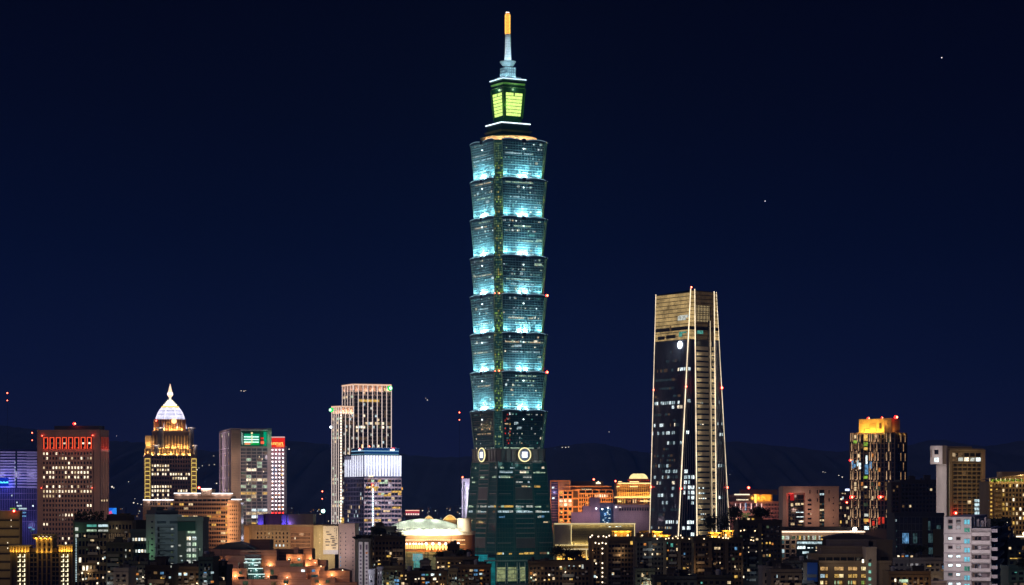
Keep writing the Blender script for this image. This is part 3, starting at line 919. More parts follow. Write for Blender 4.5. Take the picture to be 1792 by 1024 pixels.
# ---------------------------------------------------------------- office tower with the red arcade under its roof
def red_crown_tower():
    W = wall(.27, .16, .125)
    b = B('office_tower', 'brown stone office tower with a row of red-lit tall windows under its roof', 'office tower', 65, 175, 190.5, 2170, 78, 754, W)
    b.facade('L', 162, 74.5, 789.5, 963, 16, 21, .46, .42, .5, .10, 'wWW', rows={0: {15: 'W', 14: 'W', 11: 'W'}, 1: {14: 'W', 9: 'w', 8: 'W', 3: 'W', 0: 'w', 6: 'w'}, 2: {7: 'W'}, 3: .75, 4: .6, 5: .7, 6: 0., 7: .4,
             8: .8, 9: {15: 'w', 14: 'w', 13: 'w', 12: 'w', 10: 'W'}, 10: 0., 11: {0: 'W', 1: 'W'}, 12: 0., 13: {6: 'W', 7: 'W', 8: 'W'}, 14: 0., 15: {15: 'W', 14: 'W'}, 16: 0., 17: .15, 18: .3, 19: .05, 20: .05}, tall=.9)
    # red arcade
    z0, z1 = b.z(785.5), b.z(765)
    for face, p0, p1, n in (('L', 162, 75, 8), ('R', 176.5, 189.5, 5)):
        a0, a1 = sorted((b.A(face, p0), b.A(face, p1))); cw = (a1 - a0) / n
        m = MB(); b.fquad(m, face, a0, a1, z0, z1, .05); b.add('arcade_recess', m, wall(.12, .03, .025))
        for i in range(n):
            m = MB()
            x0, x1 = a0 + i * cw + cw * .14, a0 + (i + 1) * cw - cw * .14
            hw_ = .5 if face == 'L' else .3; b.fbox(m, face, x0, x0 + hw_, z0, z1, .1, .6 if face == 'L' else .2); b.fbox(m, face, x1 - hw_, x1, z0, z1, .1, .6 if face == 'L' else .2); b.fbox(m, face, x0, x1, z1 - .5, z1, .1, .55 if face == 'L' else .15)
            b.add('red_light_frame', m, emit(1, .10, .03, 1.5 if face == 'L' else .35))
            if face == 'L':
                p = b.P(face, (x0 + x1) / 2, z0 + 1.0, 2.2); lamp(b.o, p, 300, (1, .08, .03), .5)
                b.wins.append((face, x0 + .9, x1 - .9, z0 + .4, z1 - 1.2, .3, None, DARKW, 'tall_window'))
                b.wins.append((face, x0 + .9, x1 - 1.2, z0 + 4.0, z0 + 5.4, .4, b.seed.choice('wWdd'), DARKW, 'window'))
    for k in (0.2, .4, .6, .8):
        p = b.P('R', b.w * k, z0 + 1, 2.0); lamp(b.o, p, 260, (1, .06, .03), .5)
    m = MB(); b.fbox(m, 'R', .6, b.w - .4, b.z(790), b.z(786), 0, .5); b.add('ledge', m, wall(.5, .42, .40))
    o, u0, u1, zb, zt = None, 0, 0, 0, 0
    m = MB().box(8, b.w - 3, 4, b.d - 12, b.h, b.z(744.5)); m.box(b.w - 3, b.w - 1, 3.4, 10, b.h, b.z(744.5)); b.add('roof_room', m, wall(.05, .04, .045))
    for px, py, r in ((125, 741, 1.3),):
        v = b.v(px); beacon(b.o, (6, v, b.z(py)), r)
    for px, py in ((74, 762), (162.5, 762), (73, 854), (161.5, 854)):
        beacon(b.o, b.P('L', b.v(px), b.z(py), 1.2), .6 if py < 800 else .38)
    for y in (800, 850, 905): lamp(b.o, b.P('L', b.d * .3, b.z(y), 22), 2600, (1, .70, .52), 3); lamp(b.o, b.P('L', b.d * .75, b.z(y), 22), 2200, (1, .70, .52), 3); lamp(b.o, b.P('R', b.w * .6, b.z(y), 14), 1700, (1, .66, .52), 2)  # added warm fill lights in front, brightening the stone walls
    for (t, y) in ((.15, 876), (.4, 876), (.7, 876)):
        b.wins.append(('R', b.w * t, b.w * t + 2.6, b.z(y + 1.6), b.z(y - 1.6), .1, 'w', DARKW, 'window'))
    for t in (.06, .35, .65, .94):
        m = MB(); b.fbox(m, 'R', b.w * t - .5, b.w * t + .5, 0, b.h - 4, 0, .35); b.add('pilaster', m, wall(.38, .24, .2))
    b.finish()
red_crown_tower()

# ---------------------------------------------------------------- violet striped block at the left edge
def violet_block():
    Y = 2430
    b = B('office_tower', 'violet lit block with pale horizontal stripes and a cyan sign', 'office tower', -40, -40, 66, Y, 0, 788.5, glass(.02, .02, .09, .2), d=34)
    ST = wall(.42, .39, .58, .6); y = 790.0
    for j in range(13):
        m = MB(); zt = b.z(y); th = 1.25 if j % 3 else 1.6
        b.fbox(m, 'R', b.u(-38), b.u(27), zt - th, zt, 0, .9); b.fbox(m, 'R', b.u(30.5), b.u(65), zt - th, zt, 0, .9)
        b.fbox(m, 'R', b.u(47), b.u(65.5), zt - th - .5, zt - .05, .2, 1.1)
        b.add('sunshade', m, ST); y += 5.05
    m = MB(); b.fbox(m, 'R', b.u(26.6), b.u(30.8), 0, b.h, 0, .4); b.add('stair_slot', m, glass(.01, .02, .03))
    for y in (808, 816, 823, 838, 845): b.win('R', 25.8, 27.2, y, y + 3.5, 'c', .5)
    m = MB()
    for px in range(-38, 66, 3): b.fbox(m, 'R', b.u(px), b.u(px + .9), 0, b.z(855), 0, .6)
    b.add('fin', m, wall(.20, .17, .38))
    m = MB()
    for y in (863, 873.5, 893, 912): b.fbox(m, 'R', b.u(-38), b.u(64), b.z(y + 1), b.z(y), 0, .75)
    b.add('floor_band', m, wall(.30, .25, .45))
    # cyan sign
    m = MB(); b.fbox(m, 'R', b.u(-1), b.u(15), b.z(851), b.z(836), 1.0, 1.2)
    sg = b.add('sign', m, emit(.01, .05, .9, .55))
    m = MB(); sx = [0.8, 2.6, 4.4, 6.8, 8.6, 10.4, 12.6, 14.2]
    for i, px in enumerate(sx):
        b.fbox(m, 'R', b.u(px), b.u(px + .9), b.z(845.6), b.z(842.2 + (i % 3) * .9), 1.3, 1.5)
        if i < 7: b.fbox(m, 'R', b.u(px + .9), b.u(px + 1.8), b.z(845.6), b.z(844.4 - (i % 2) * 1.0), 1.3, 1.5)
    b.add('sign_character', m, emit(.1, .75, 1, 2.2), parent=sg)
    lamp(b.o, (b.u(7), -7, b.z(845)), 4500, (.05, .12, 1), 2); lamp(b.o, (b.u(16), -9, b.z(848)), 2500, (.06, .12, 1), 2)
    for px, y, w, ch in ((18, 889, 10, 'G'), (30, 884, 8, 'c'), (33, 889, 14, 'c'), (40, 896, 6, 'b'), (36, 902, 10, 'b'), (50, 922, 6, 'b'), (56, 925, 5, 'b'), (57, 884, 2, 'C'), (29, 878, 2, 'c'), (52, 928, 7, 'q'), (20, 866, 2, 'c')):
        b.win('R', px, px + w, y, y + 2.6, ch, .7)
    for x in (0.1, .35, .6, .85):
        lamp(b.o, (b.w * x, -16, b.z(830)), 4600, (.60, .54, 1), 3); lamp(b.o, (b.w * x, -16, b.z(920)), 3600, (.38, .34, 1), 3)
    b.finish()
violet_block()

# ---------------------------------------------------------------- domed tower with a lit finial
def domed_tower():
    Y = 2500; s = Y / F
    T = empty('domed_tower', (X(292, Y), Y + 24, 0), 'ornate tower topped by a glowing white dome with a flame-like finial', 'tower', radians(9))
    zz = lambda py: Z(py, Y)
    k = lambda px: (px - 292) * s
    BR = wall(.22, .14, .115); GD = wall(.62, .42, .20, .6)
    def octa(h, c, dy=0): return [(-h + c, -h), (h - c, -h), (h, -h + c), (h, h - c), (h - c, h), (-h + c, h), (-h, h - c), (-h, -h + c)]
    H = k(337) ; C = k(302)
    # body: front face between px 272 and 333
    body = MB().loft(octa(H, C), 0, octa(H, C), zz(796)).build('body', BR, T)
    PU = glass(.03, .02, .09, .25)
    rr = random.Random(8)
    fr = MB(); nb, nf = 15, 20
    a0, a1 = -H + C + .6, H - C - .6
    zt, zb = zz(797), zz(797 + nf * 7.3); fh = (zt - zb) / nf; cw = (a1 - a0) / nb
    for j in range(nf + 1): fr.box(a0, a1, -H - .3, -H, zb + j * fh - .85, zb + j * fh + .85)
    for i in range(nb + 1): fr.box(a0 + i * cw - .45, a0 + i * cw + .45, -H - .38, -H, zb, zt)
    fr.build('facade_frame', BR, T)
    litrow = {2: range(0, 7), 3: (0, 2, 3, 4, 5, 6), 4: (0, 1, 2, 4, 5, 7, 8, 9, 10, 11, 13, 14), 5: (8, 9, 10, 11, 12, 13), 7: range(0, 8), 8: (0, 1, 2, 3, 4, 5, 6, 10, 11, 12, 13), 9: (0, 2, 4, 6), 10: (1, 2, 4, 5, 6)}
    dark = MB(); n = 0
    for j in range(nf):
        for i in range(nb):
            x0, x1 = a0 + i * cw + .5, a0 + (i + 1) * cw - .5; z1_ = zt - j * fh - .9; z0_ = z1_ - fh + 1.8
            q = [(x0, -H - .06, z0_), (x1, -H - .06, z0_), (x1, -H - .06, z1_), (x0, -H - .06, z1_)]
            if i in litrow.get(j, ()) and n < 99:
                m = MB(); m.face(q); m.build('window', LIT[rr.choice('wWW')], T); n += 1
            else: dark.face(q)
    struct(dark.build('window', DARKW, T), 'stuff')
    # left side wall of violet glass with fins, seen at a slant
    m = MB()
    for i in range(14):
        y = -H + C + (2 * H - 2 * C) * i / 13; m.box(-H - .5, -H, y - .3, y + .3, 0, zz(796))
    m.build('fin', wall(.16, .12, .30), T)
    # neon-outlined corner bays
    NE = emit(1, .70, .16, 1.1)
    for sx in (-1, 1):
        m = MB(); g2 = MB()
        for j in range(15):
            z = zz(803 + j * 7.3)
            for t0, t1 in ((.08, .92),):
                p = lambda t, o=.3: (sx * (H - C + t * C) + sx * o * .7, -H + t * C - o * .7)
                a, c = p(t0), p(t1)
                m.bar((a[0], a[1], z), (c[0], c[1], z), .75)
                m.bar((a[0], a[1], z), (a[0], a[1], z - 3.2), .45); m.bar((c[0], c[1], z), (c[0], c[1], z - 3.2), .45)
                a, c = p(t0 + .05, .1), p(t1 - .05, .1)
                g2.face([(a[0], a[1], z - 3.3), (c[0], c[1], z - 3.3), (c[0], c[1], z - .8), (a[0], a[1], z - .8)])
        m.build('neon_outline', NE, T); g2.build('bay_window', LIT['d'], T)
    # gold stage with columns
    def stage(name, h, c, y0, y1, colpx, colmat, wallm, cols=True, n=11, parent=T):
        o = MB().loft(octa(h, c), zz(y1), octa(h, c), zz(y0)).build(name, wallm, parent)
        if cols:
            m = MB(); w0, w1 = -h + c + .3, h - c - .3
            for i in range(n):
                x = w0 + (w1 - w0) * i / (n - 1)
                m.box(x - .42, x + .42, -h - .8, -h, zz(y1), zz(y0)); m.box(-h - .8, -h, x - .42, x + .42, zz(y1), zz(y0))
            m.box(w0 - .5, w1 + .5, -h - .7, -h, zz(y0) - 1.2, zz(y0)); m.box(-h - .7, -h, w0 - .5, w1 + .5, zz(y0) - 1.2, zz(y0))
            m.build('column_row', colmat, o)
        return o
    st1 = stage('stage', k(335), k(301), 796, 785, 0, GD, wall(.25, .15, .08), True, 15)
    st2 = stage('stage', k(327), k(297), 785, 762, 0, GD, wall(.16, .09, .06), True, 12)
    st3 = stage('stage', k(323), k(300), 762, 753, 0, GD, wall(.3, .18, .1), False)
    st4 = stage('stage', k(319), k(299), 753, 733, 0, GD, wall(.3, .12, .06), True, 10)
    for (o, h, y, n, pw) in ((st1, k(335), 795, 7, 1900), (st2, k(327), 784, 6, 2600), (st4, k(319), 751, 5, 1900)):
        for i in range(n):
            x = (-h * .75) + 1.5 * h * i / (n - 1)
            lamp(o, (x, -h - 2.2, zz(y)), pw, (1, .62, .22), .5)
            if i % 2 == 0: lamp(o, (-h - 2.2, x, zz(y)), pw, (1, .62, .22), .5)
    m = MB(); m.box(-H + C, H - C, -H - 1.1, -H + .1, zz(797.5), zz(795)); m.loft(octa(k(323.5), k(300)), zz(756), octa(k(324), k(300)), zz(753.5), 0, True, True)
    m.build('ledge', wall(.6, .45, .28), T)
    # dark round buttress turrets with little curved canopies
    for (px, pxw, ya, yb, dy) in ((274.5, 5.5, 749, 784, -k(327) - .5), (328, 4.5, 749, 784, -k(327) - .5), (267, 4.5, 780, 800, -H + .8), (334.5, 3.2, 780, 800, -H + .8)):
        t_ = MB().lathe([(pxw * s, zz(yb)), (pxw * s, zz(ya + 3)), (pxw * s * .9, zz(ya))], 14, (k(px), dy)).build('turret', wall(.07, .06, .08, .5), T)
        c_ = MB().lathe([(pxw * s * 1.35, zz(ya + .8)), (pxw * s * 1.5, zz(ya - .6)), (pxw * s * .6, zz(ya - 2.2))], 14, (k(px), dy)).build('canopy', wall(.75, .72, .75), t_)
        lamp(t_, (k(px), dy - pxw * s * 2.1, zz(ya + 3)), 300, (1, .9, .85), .4)
    # dome: curved glass shell lit from inside, stepped crown, finial
    DOME = lit(.80, .78, 1, 1.7, .12, .6)
    prof = [(k(320.5), 749), (k(319), 741), (k(317.6), 735.5), (k(316.4), 729), (k(313.6), 722), (k(310.2), 716.5), (k(306.6), 712)]
    n = 8
    def ring(r): return [(r * 1.04 * cos(2 * pi * i / n + pi / 8), r * 1.04 * sin(2 * pi * i / n + pi / 8)) for i in range(n)]
    mb = MB()
    for (r0, y0), (r1, y1) in zip(prof[2:], prof[3:]): mb.loft(ring(r0), zz(y0), ring(r1), zz(y1), 0, False)
    dome = mb.build('dome', DOME, T)
    rb = MB()
    for i in range(n):
        a = 2 * pi * i / n + pi / 8
        for (r0, y0), (r1, y1) in zip(prof, prof[1:]):
            rb.bar((r0 * 1.06 * cos(a), r0 * 1.06 * sin(a), zz(y0)), (r1 * 1.06 * cos(a), r1 * 1.06 * sin(a), zz(y1)), 1.0)
    rb.build('dome_rib', emit(.82, .78, 1, 1.6), dome)
    hb = MB()
    for y, r in ((731, k(316.9)), (724, k(314.5)), (718, k(311.4))):
        P = ring(r * 1.02)
        for i in range(n): a, c = P[i], P[(i + 1) % n]; hb.bar((a[0], a[1], zz(y)), (c[0], c[1], zz(y)), .35)
    hb.build('dome_band', wall(.2, .2, .35), dome)
    m = MB()
    for i, (r, y0, y1) in enumerate(((k(306), 713, 709), (k(304), 709, 706), (k(301.5), 706, 703.5), (k(299.4), 703.5, 701), (k(297), 701, 698.5), (k(294.4), 698.5, 696.5))):
        m.loft(ring(r), zz(y0), ring(r), zz(y1))
    m.build('stepped_crown', lit(1, .93, .74, 2.2, .2, .6), dome)
    m = MB(); P = ring(k(307)); 
    for i in range(n): a, c = P[i], P[(i + 1) % n]; m.bar((a[0], a[1], zz(711)), (c[0], c[1], zz(711)), .9, 1.3)
    m.build('gold_band', emit(1, .72, .10, 1.3), dome)
    f = MB().lathe([(.9, zz(697)), (1.1, zz(694)), (2.6, zz(690.5)), (2.75, zz(687.5)), (2.0, zz(684)), (1.4, zz(680)), (.8, zz(675)), (.12, zz(670))], 14).build('finial', emit(1, .68, .45, 1.7), T, True)
    MB().ball((0, 0, zz(688)), 2.9).build('finial_globe', emit(1, .88, .86, 1.7), f)
    # round clock-like lamp and red beacon
    m = MB().ball((k(298), -k(319) - 1.2, zz(736.5)), 2.4); m.build('round_lamp', emit(1, .45, .16, 4), T)
    beacon(T, (k(267.5), -k(312), zz(736)), 1.3)
    gp = MB(); gp.box(-k(335) - .3, -k(335) + 6.8, -H + C + 2.5, -H + C + 11, zz(796), zz(762))
    side = gp.build('side_bay', wall(.6, .42, .2), T)
    gl = MB()
    for i in range(5): gl.box(-k(335) - .3 + i * 1.7, -k(335) + .1 + i * 1.7, -H + C + 2.1, -H + C + 2.5, zz(796), zz(762))
    for y in (764, 779, 794): gl.box(-k(335) - .3, -k(335) + 6.8, -H + C + 2.0, -H + C + 2.5, zz(y) - .4, zz(y) + .4)
    gl.build('side_bay_frame', wall(.75, .55, .3), side)
    for y in (792, 776): 
        for dx in (1.5, 5): lamp(side, (-k(335) + dx, -H + C - 1.2, zz(y)), 800, (1, .66, .25), .5)
domed_tower()

# ---------------------------------------------------------------- green-signed tower and the red-signed slab behind it
def green_sign_tower():
    Y = 2330
    W = wall(.42, .34, .33); W2 = wall(.34, .24, .18)
    b = B('office_tower', 'grey glass tower with a bright green screen sign at its top', 'office tower', 384.5, 404, 475, Y, 12, 751.5, W, d=None)
    # brown pier, frame, glass front
    m = MB(); b.fbox(m, 'R', 0, b.u(420), 0, b.z(753), 0, .8); b.add('stone_pier', m, W2)
    lv = MB()
    for j in range(60): b.fbox(lv, 'R', 1.0, b.u(419), b.z(760 + 3 * j) - .3, b.z(760 + 3 * j) + .3, .8, 1.0)
    b.add('louvre', lv, wall(.26, .19, .15))
    m = MB(); b.fbox(m, 'R', b.u(468.5), b.w, 0, b.z(753), 0, .8); b.add('stone_pier', m, W)
    b.facade('R', 421, 468, 784, 925, 5, 24, .12, .22, .5, .2, 'dgde', frame=wall(.36, .33, .36), dark=glass(.03, .03, .045),
             rows={6: {1: 'W', 2: 'W', 4: 'd'}, 8: .4, 9: {1: 'W', 2: 'w', 3: 'W', 4: 'w'}, 13: {0: 'y', 1: 'y', 2: 'y', 4: 'y'}, 14: {2: 'w', 1: 'd'}, 18: {2: 'C', 3: 'c', 4: 'C'}, 19: {1: 'w', 2: 'w', 3: 'w', 4: 'w'}, 20: {2: 'C', 3: 'C', 4: 'C'}, 22: {2: 'y', 1: 'd'}})
    m = MB()
    for px in [424 + 2.0 * i for i in range(22)]: b.fbox(m, 'R', b.u(px) - .12, b.u(px) + .12, b.z(925), b.z(784), .1, .4)
    b.add('mullion', m, wall(.28, .28, .3))
    # sparkles of small lit interior lamps
    for i in range(30):
        px = b.seed.choice((433, 436, 452, 455, 458, 449, 462, 434)) + b.seed.uniform(-1.5, 1.5); y = b.seed.uniform(795, 915)
        b.wins.append(('R', b.u(px), b.u(px) + .55, b.z(y) - 1.2, b.z(y), .66, b.seed.choice('wWgd'), DARKW, 'window'))
    # left side: white framed bays
    FR = wall(.72, .60, .66)
    for v0 in (385.5, 391, 397.5, 403): 
        m = MB(); vv = b.v(v0); b.fbox(m, 'L', vv - 1.0, vv + 1.0, b.z(905), b.z(753), 0, 1.0); b.add('white_frame', m, FR)
    m = MB()
    for y in (754, 783, 791, 813, 835, 857, 875): b.fbox(m, 'L', b.v(403), b.v(385), b.z(y + 1.4), b.z(y), 0, .8)
    b.add('white_crossbar', m, FR)
    m = MB()
    for v0 in (388, 394.5, 400.5): vv = b.v(v0); b.fbox(m, 'L', vv - 1.5, vv + 1.5, b.z(905), b.z(755), 0, .2)
    b.add('glass_strip', m, glass(.03, .03, .05))
    for v0, y, ch in ((389, 757, 'W'), (401, 757, 'W'), (389, 815, 'w'), (401, 808, 'o'), (389, 840, 'w'), (401, 828, 'o'), (389, 856, 'y'), (395, 856, 'W'), (401, 856, 'y')):
        vv = b.v(v0); b.wins.append(('L', vv - 1.4, vv + 1.4, b.z(y + 5) , b.z(y), .3, ch, DARKW, 'window'))
    for y in (766, 800, 840, 880): lamp(b.o, b.P('L', b.d * .5, b.z(y), 14), 5200, (1, .78, .92), 2)
    # sign: green screen with pale strokes
    zt, zb = b.z(754.5), b.z(781)
    m = MB(); b.fbox(m, 'R', b.u(421), b.u(467), zb, zt, .2, .5); rec = b.add('sign_recess', m, wall(.02, .10, .07))
    m = MB(); b.fbox(m, 'R', b.u(421), b.u(468), b.z(754), b.z(751.5), 0, 1.6); b.add('roof_beam', m, wall(.5, .5, .52))
    m = MB(); b.fbox(m, 'R', b.u(427), b.u(454), zb + 1, b.z(759), .6, .9); b.fbox(m, 'R', b.u(461), b.u(466.5), zb + .3, zt - .4, .6, .9)
    scr = b.add('sign_screen', m, lit(.0, .62, .30, .62, .1, .6), parent=rec)
    for (x0, x1, y0, y1, mt) in ((426.5, 452.5, 763.6, 765.4, emit(.62, 1, .85, 2)), (426.5, 452.5, 768.2, 770, emit(.62, 1, .85, 2)), (426.5, 452.5, 772.8, 774.6, emit(.62, 1, .8, 2)),
                                 (439, 442, 756.5, 759.6, emit(1, .85, .4, 1.3)), (439.2, 441.8, 761.2, 776, emit(.9, .9, .5, 1.0)), (428, 438, 775, 778.2, emit(1, .3, .12, 1.1)),
                                 (456, 461.2, 765.5, 768, emit(1, .03, .02, .9)), (456, 461.2, 768.5, 771.5, emit(.5, .03, .02, .5)), (456, 461.8, 772, 776.8, emit(1, .16, .06, 1.2)), (439, 453, 775.4, 778.4, emit(.0, .6, .06, .7))):
        m = MB(); b.fbox(m, 'R', b.u(x0), b.u(x1), b.z(y1), b.z(y0), 1.0, 1.3); b.add('sign_stroke', m, mt, parent=rec)
    m = MB()
    rz = random.Random(3)
    for i in range(7): 
        y = 757 + i * 3; m.bar(b.P('R', b.u(421.5 + rz.uniform(0, 1.5)), b.z(y), .9), b.P('R', b.u(424 + rz.uniform(0, 1.5)), b.z(y + 3), .9), .35)
    b.add('sign_ornament', m, emit(.8, 1, .9, .9), parent=rec)
    lamp(b.o, b.P('R', b.u(464), b.z(768), 6), 1500, (.1, 1, .4), 2)
    for y in (800, 850, 900): lamp(b.o, (b.u(412), -14, b.z(y)), 5000, (1, .72, .55), 2); lamp(b.o, (b.u(471), -14, b.z(y)), 3500, (1, .8, .85), 2)
    b.finish()
    # red-signed slab behind
    r = B('hotel_block', 'slim hotel slab dotted with white lamps under a red roof sign', 'hotel', 474, 474, 497, Y + 90, 0, 782, wall(.34, .27, .30), d=30)
    r.facade('R', 474, 496.5, 785, 905, 4, 17, .5, .5, .4, .25, 'oyod', rows={5: .7, 8: .8, 0: 0., 1: .3})
    rows_y = [787.5 + i * 6.9 for i in range(17)]
    for j, y in enumerate(rows_y):
        for i in range(4):
            p = r.P('R', r.u(477 + i * 6.1), r.z(y), 1.1)
            MB().ball(p, .72, 0, 8).build('facade_lamp', emit(1, .86, .88, 4) if j < 16 else RED, r.o)
    for (x, y) in ((477, 812), (479, 818), (478, 825), (481, 816), (480, 832), (477, 838), (483, 823)): r.win('R', x, x + 1.1, y, y + 5, 'b', .5)
    m = MB(); r.fbox(m, 'R', -.5, r.w + .8, r.z(783), r.h + 9.2, .3, 1.2); rs = r.add('roof_sign', m, emit(1, .025, .012, .95))
    m = MB(); r.fbox(m, 'R', -.5, r.w + .8, r.z(766.2), r.z(764.2), .2, 1.7); r.add('sign_top_bar', m, emit(1, .62, .6, .8), parent=rs)
    m = MB(); xs = 0
    for i, (x, hw) in enumerate(((475.5, 1), (478.2, 1.6), (481, .5), (483, 1.7), (486.2, .8), (488.6, .6), (491, 1.5), (494.2, .7))):
        u = r.u(x); r.fbox(m, 'R', u, u + .55, r.z(778.6), r.z(774.4), 1.3, 1.6)
        if hw > 1: r.fbox(m, 'R', u + hw, u + hw + .55, r.z(778.6), r.z(774.4), 1.3, 1.6); r.fbox(m, 'R', u, u + hw + .4, r.z(775.2), r.z(774.4), 1.3, 1.6)
        else: r.fbox(m, 'R', u, u + 1.1, r.z(778.6), r.z(778), 1.3, 1.6)
    r.fbox(m, 'R', r.u(484), r.w, r.z(781), r.z(780.2), 1.3, 1.6)
    r.add('sign_character', m, emit(1, .55, .12, 2), parent=rs)
    lamp(r.o, (r.w / 2, -5, r.z(784)), 1500, (1, .05, .03), 2)
    for y in (800, 850): lamp(r.o, (r.w / 2, -14, r.z(y)), 2600, (1, .85, .9), 2)
    r.finish()
green_sign_tower()

# ---------------------------------------------------------------- orange lit hotel, stepped roof with white light bars
def stepped_hotel():
    Y = 1980
    W = wall(.36, .215, .135)
    b = B('hotel_block', 'wide brown hotel block with stepped roof edged by white light bars', 'hotel', 250, 250, 404, Y, 0, 877, W, d=40, parapet=0)
    b.facade('R', 262, 303, 878.5, 893, 9, 2, .3, .5, .4, .3, 'oyd')
    bl, u0, u1, zb, zt = b.block('main_wing', 305, 404, -1.5, 34, 867.5, 1100, W, 0)
    b.facade('R', 306, 403, 872, 958, 12, 12, .10, .46, .5, .22, 'yyowd', off=1.5, rows={0: 0., 1: .25, 2: .35, 3: .1, 4: .75, 5: .35, 6: .2, 7: .45})
    m = MB()
    for i in range(25): b.fbox(m, 'R', b.u(306) + i * (b.u(403) - b.u(306)) / 24 - .15, b.u(306) + i * (b.u(403) - b.u(306)) / 24 + .15, b.z(958), b.z(879), 1.5, 1.75)
    b.add('mullion', m, W)
    bl2, *_ = b.block('penthouse', 352.5, 371.5, -2.2, 18, 856, 868, W, 0)
    bl3, *_ = b.block('stair_head', 268, 304, 6, 22, 873, 877.5, wall(.3, .26, .22), 0)
    LB = emit(.92, .93, 1, 2.6)
    for (x0, x1, y, off) in ((250.5, 304, 875, .4), (305, 352, 863.5, 1.9), (352.5, 371, 855.6, 2.6), (371.5, 408, 863.8, 1.9)):
        m = MB(); b.fbox(m, 'R', b.u(x0), b.u(x1), b.z(y + .6), b.z(y - .8), off, off + .8); b.add('light_bar', m, LB)
        m = MB(); b.fbox(m, 'R', b.u(x0), b.u(x1), b.z(y + 5), b.z(y + .7), off - .2, off); b.add('fascia', m, W)
        for t in (.2, .5, .8): lamp(b.o, (b.u(x0) + (b.u(x1) - b.u(x0)) * t, -off - 1.5, b.z(y + 1.8)), 380, (.9, .9, 1), .6)
    # curved end bay, washed orange
    cxu = b.u(410); R = (b.u(425) - b.u(404)) / 2 * 1.05
    prof = []
    cm = MB(); N = 20
    poly = [(cxu + R * cos(pi + pi * i / N), -1.2 - R * .75 * sin(pi * i / N)) for i in range(N + 1)] + [(cxu + R, 22), (cxu - R, 22)]
    zt = b.z(876)
    cm.prism(poly, 0, zt); cv = cm.build('curved_bay', DARKW, b.o)
    cf = MB(); OR = wall(.62, .40, .26)
    fh = 7.1
    for j in range(13):
        y = 880.5 + j * fh; z1_ = b.z(y); z0_ = z1_ - 1.75
        P = [(cxu + (R + .4) * cos(pi + pi * i / N), -1.2 - (R * .75 + .4) * sin(pi * i / N)) for i in range(N + 1)]
        for a, c in zip(P, P[1:]):
            cf.face([(a[0], a[1], z0_), (c[0], c[1], z0_), (c[0], c[1], z1_), (a[0], a[1], z1_)])
            cf.face([(a[0], a[1], z1_), (c[0], c[1], z1_), (cxu + (c[0] - cxu) * .9, c[1] * .9, z1_), (cxu + (a[0] - cxu) * .9, a[1] * .9, z1_)])
    for i in range(0, N + 1, 2): cf.bar((cxu + (R + .1) * cos(pi + pi * i / N), -1.2 - (R * .75 + .1) * sin(pi * i / N), 0), (cxu + (R + .1) * cos(pi + pi * i / N), -1.2 - (R * .75 + .1) * sin(pi * i / N), zt - 2), .8)
    cf.build('balcony_band', OR, cv)
    m = MB(); b.fbox(m, 'R', b.u(406), b.u(424), b.z(875), b.z(873.4), R * .75 + .6, R * .75 + 1.3); b.add('light_bar', m, LB)
    m = MB(); m.prism([(cxu + (x - cxu) * 1.02, y * 1.02) for x, y in poly], b.z(880), b.z(874.8)); b.add('bay_roof', m, OR)
    for y in (884, 905, 928, 950):
        lamp(b.o, (cxu - R - 1, -R - 5, b.z(y)), 1500, (1, .55, .25), .8); lamp(b.o, (cxu + 2, -R - 8, b.z(y)), 1000, (1, .6, .35), .8)
        lamp(b.o, (b.u(398), -6, b.z(y)), 350, (1, .55, .25), .8)
    for px in (275, 330, 365): lamp(b.o, (b.u(px), -14, b.z(905)), 900, (1, .62, .35), 2)
    beacon(b.o, (b.u(347.5), 3, b.z(853.5)), 1.2)
    b.finish()
stepped_hotel()

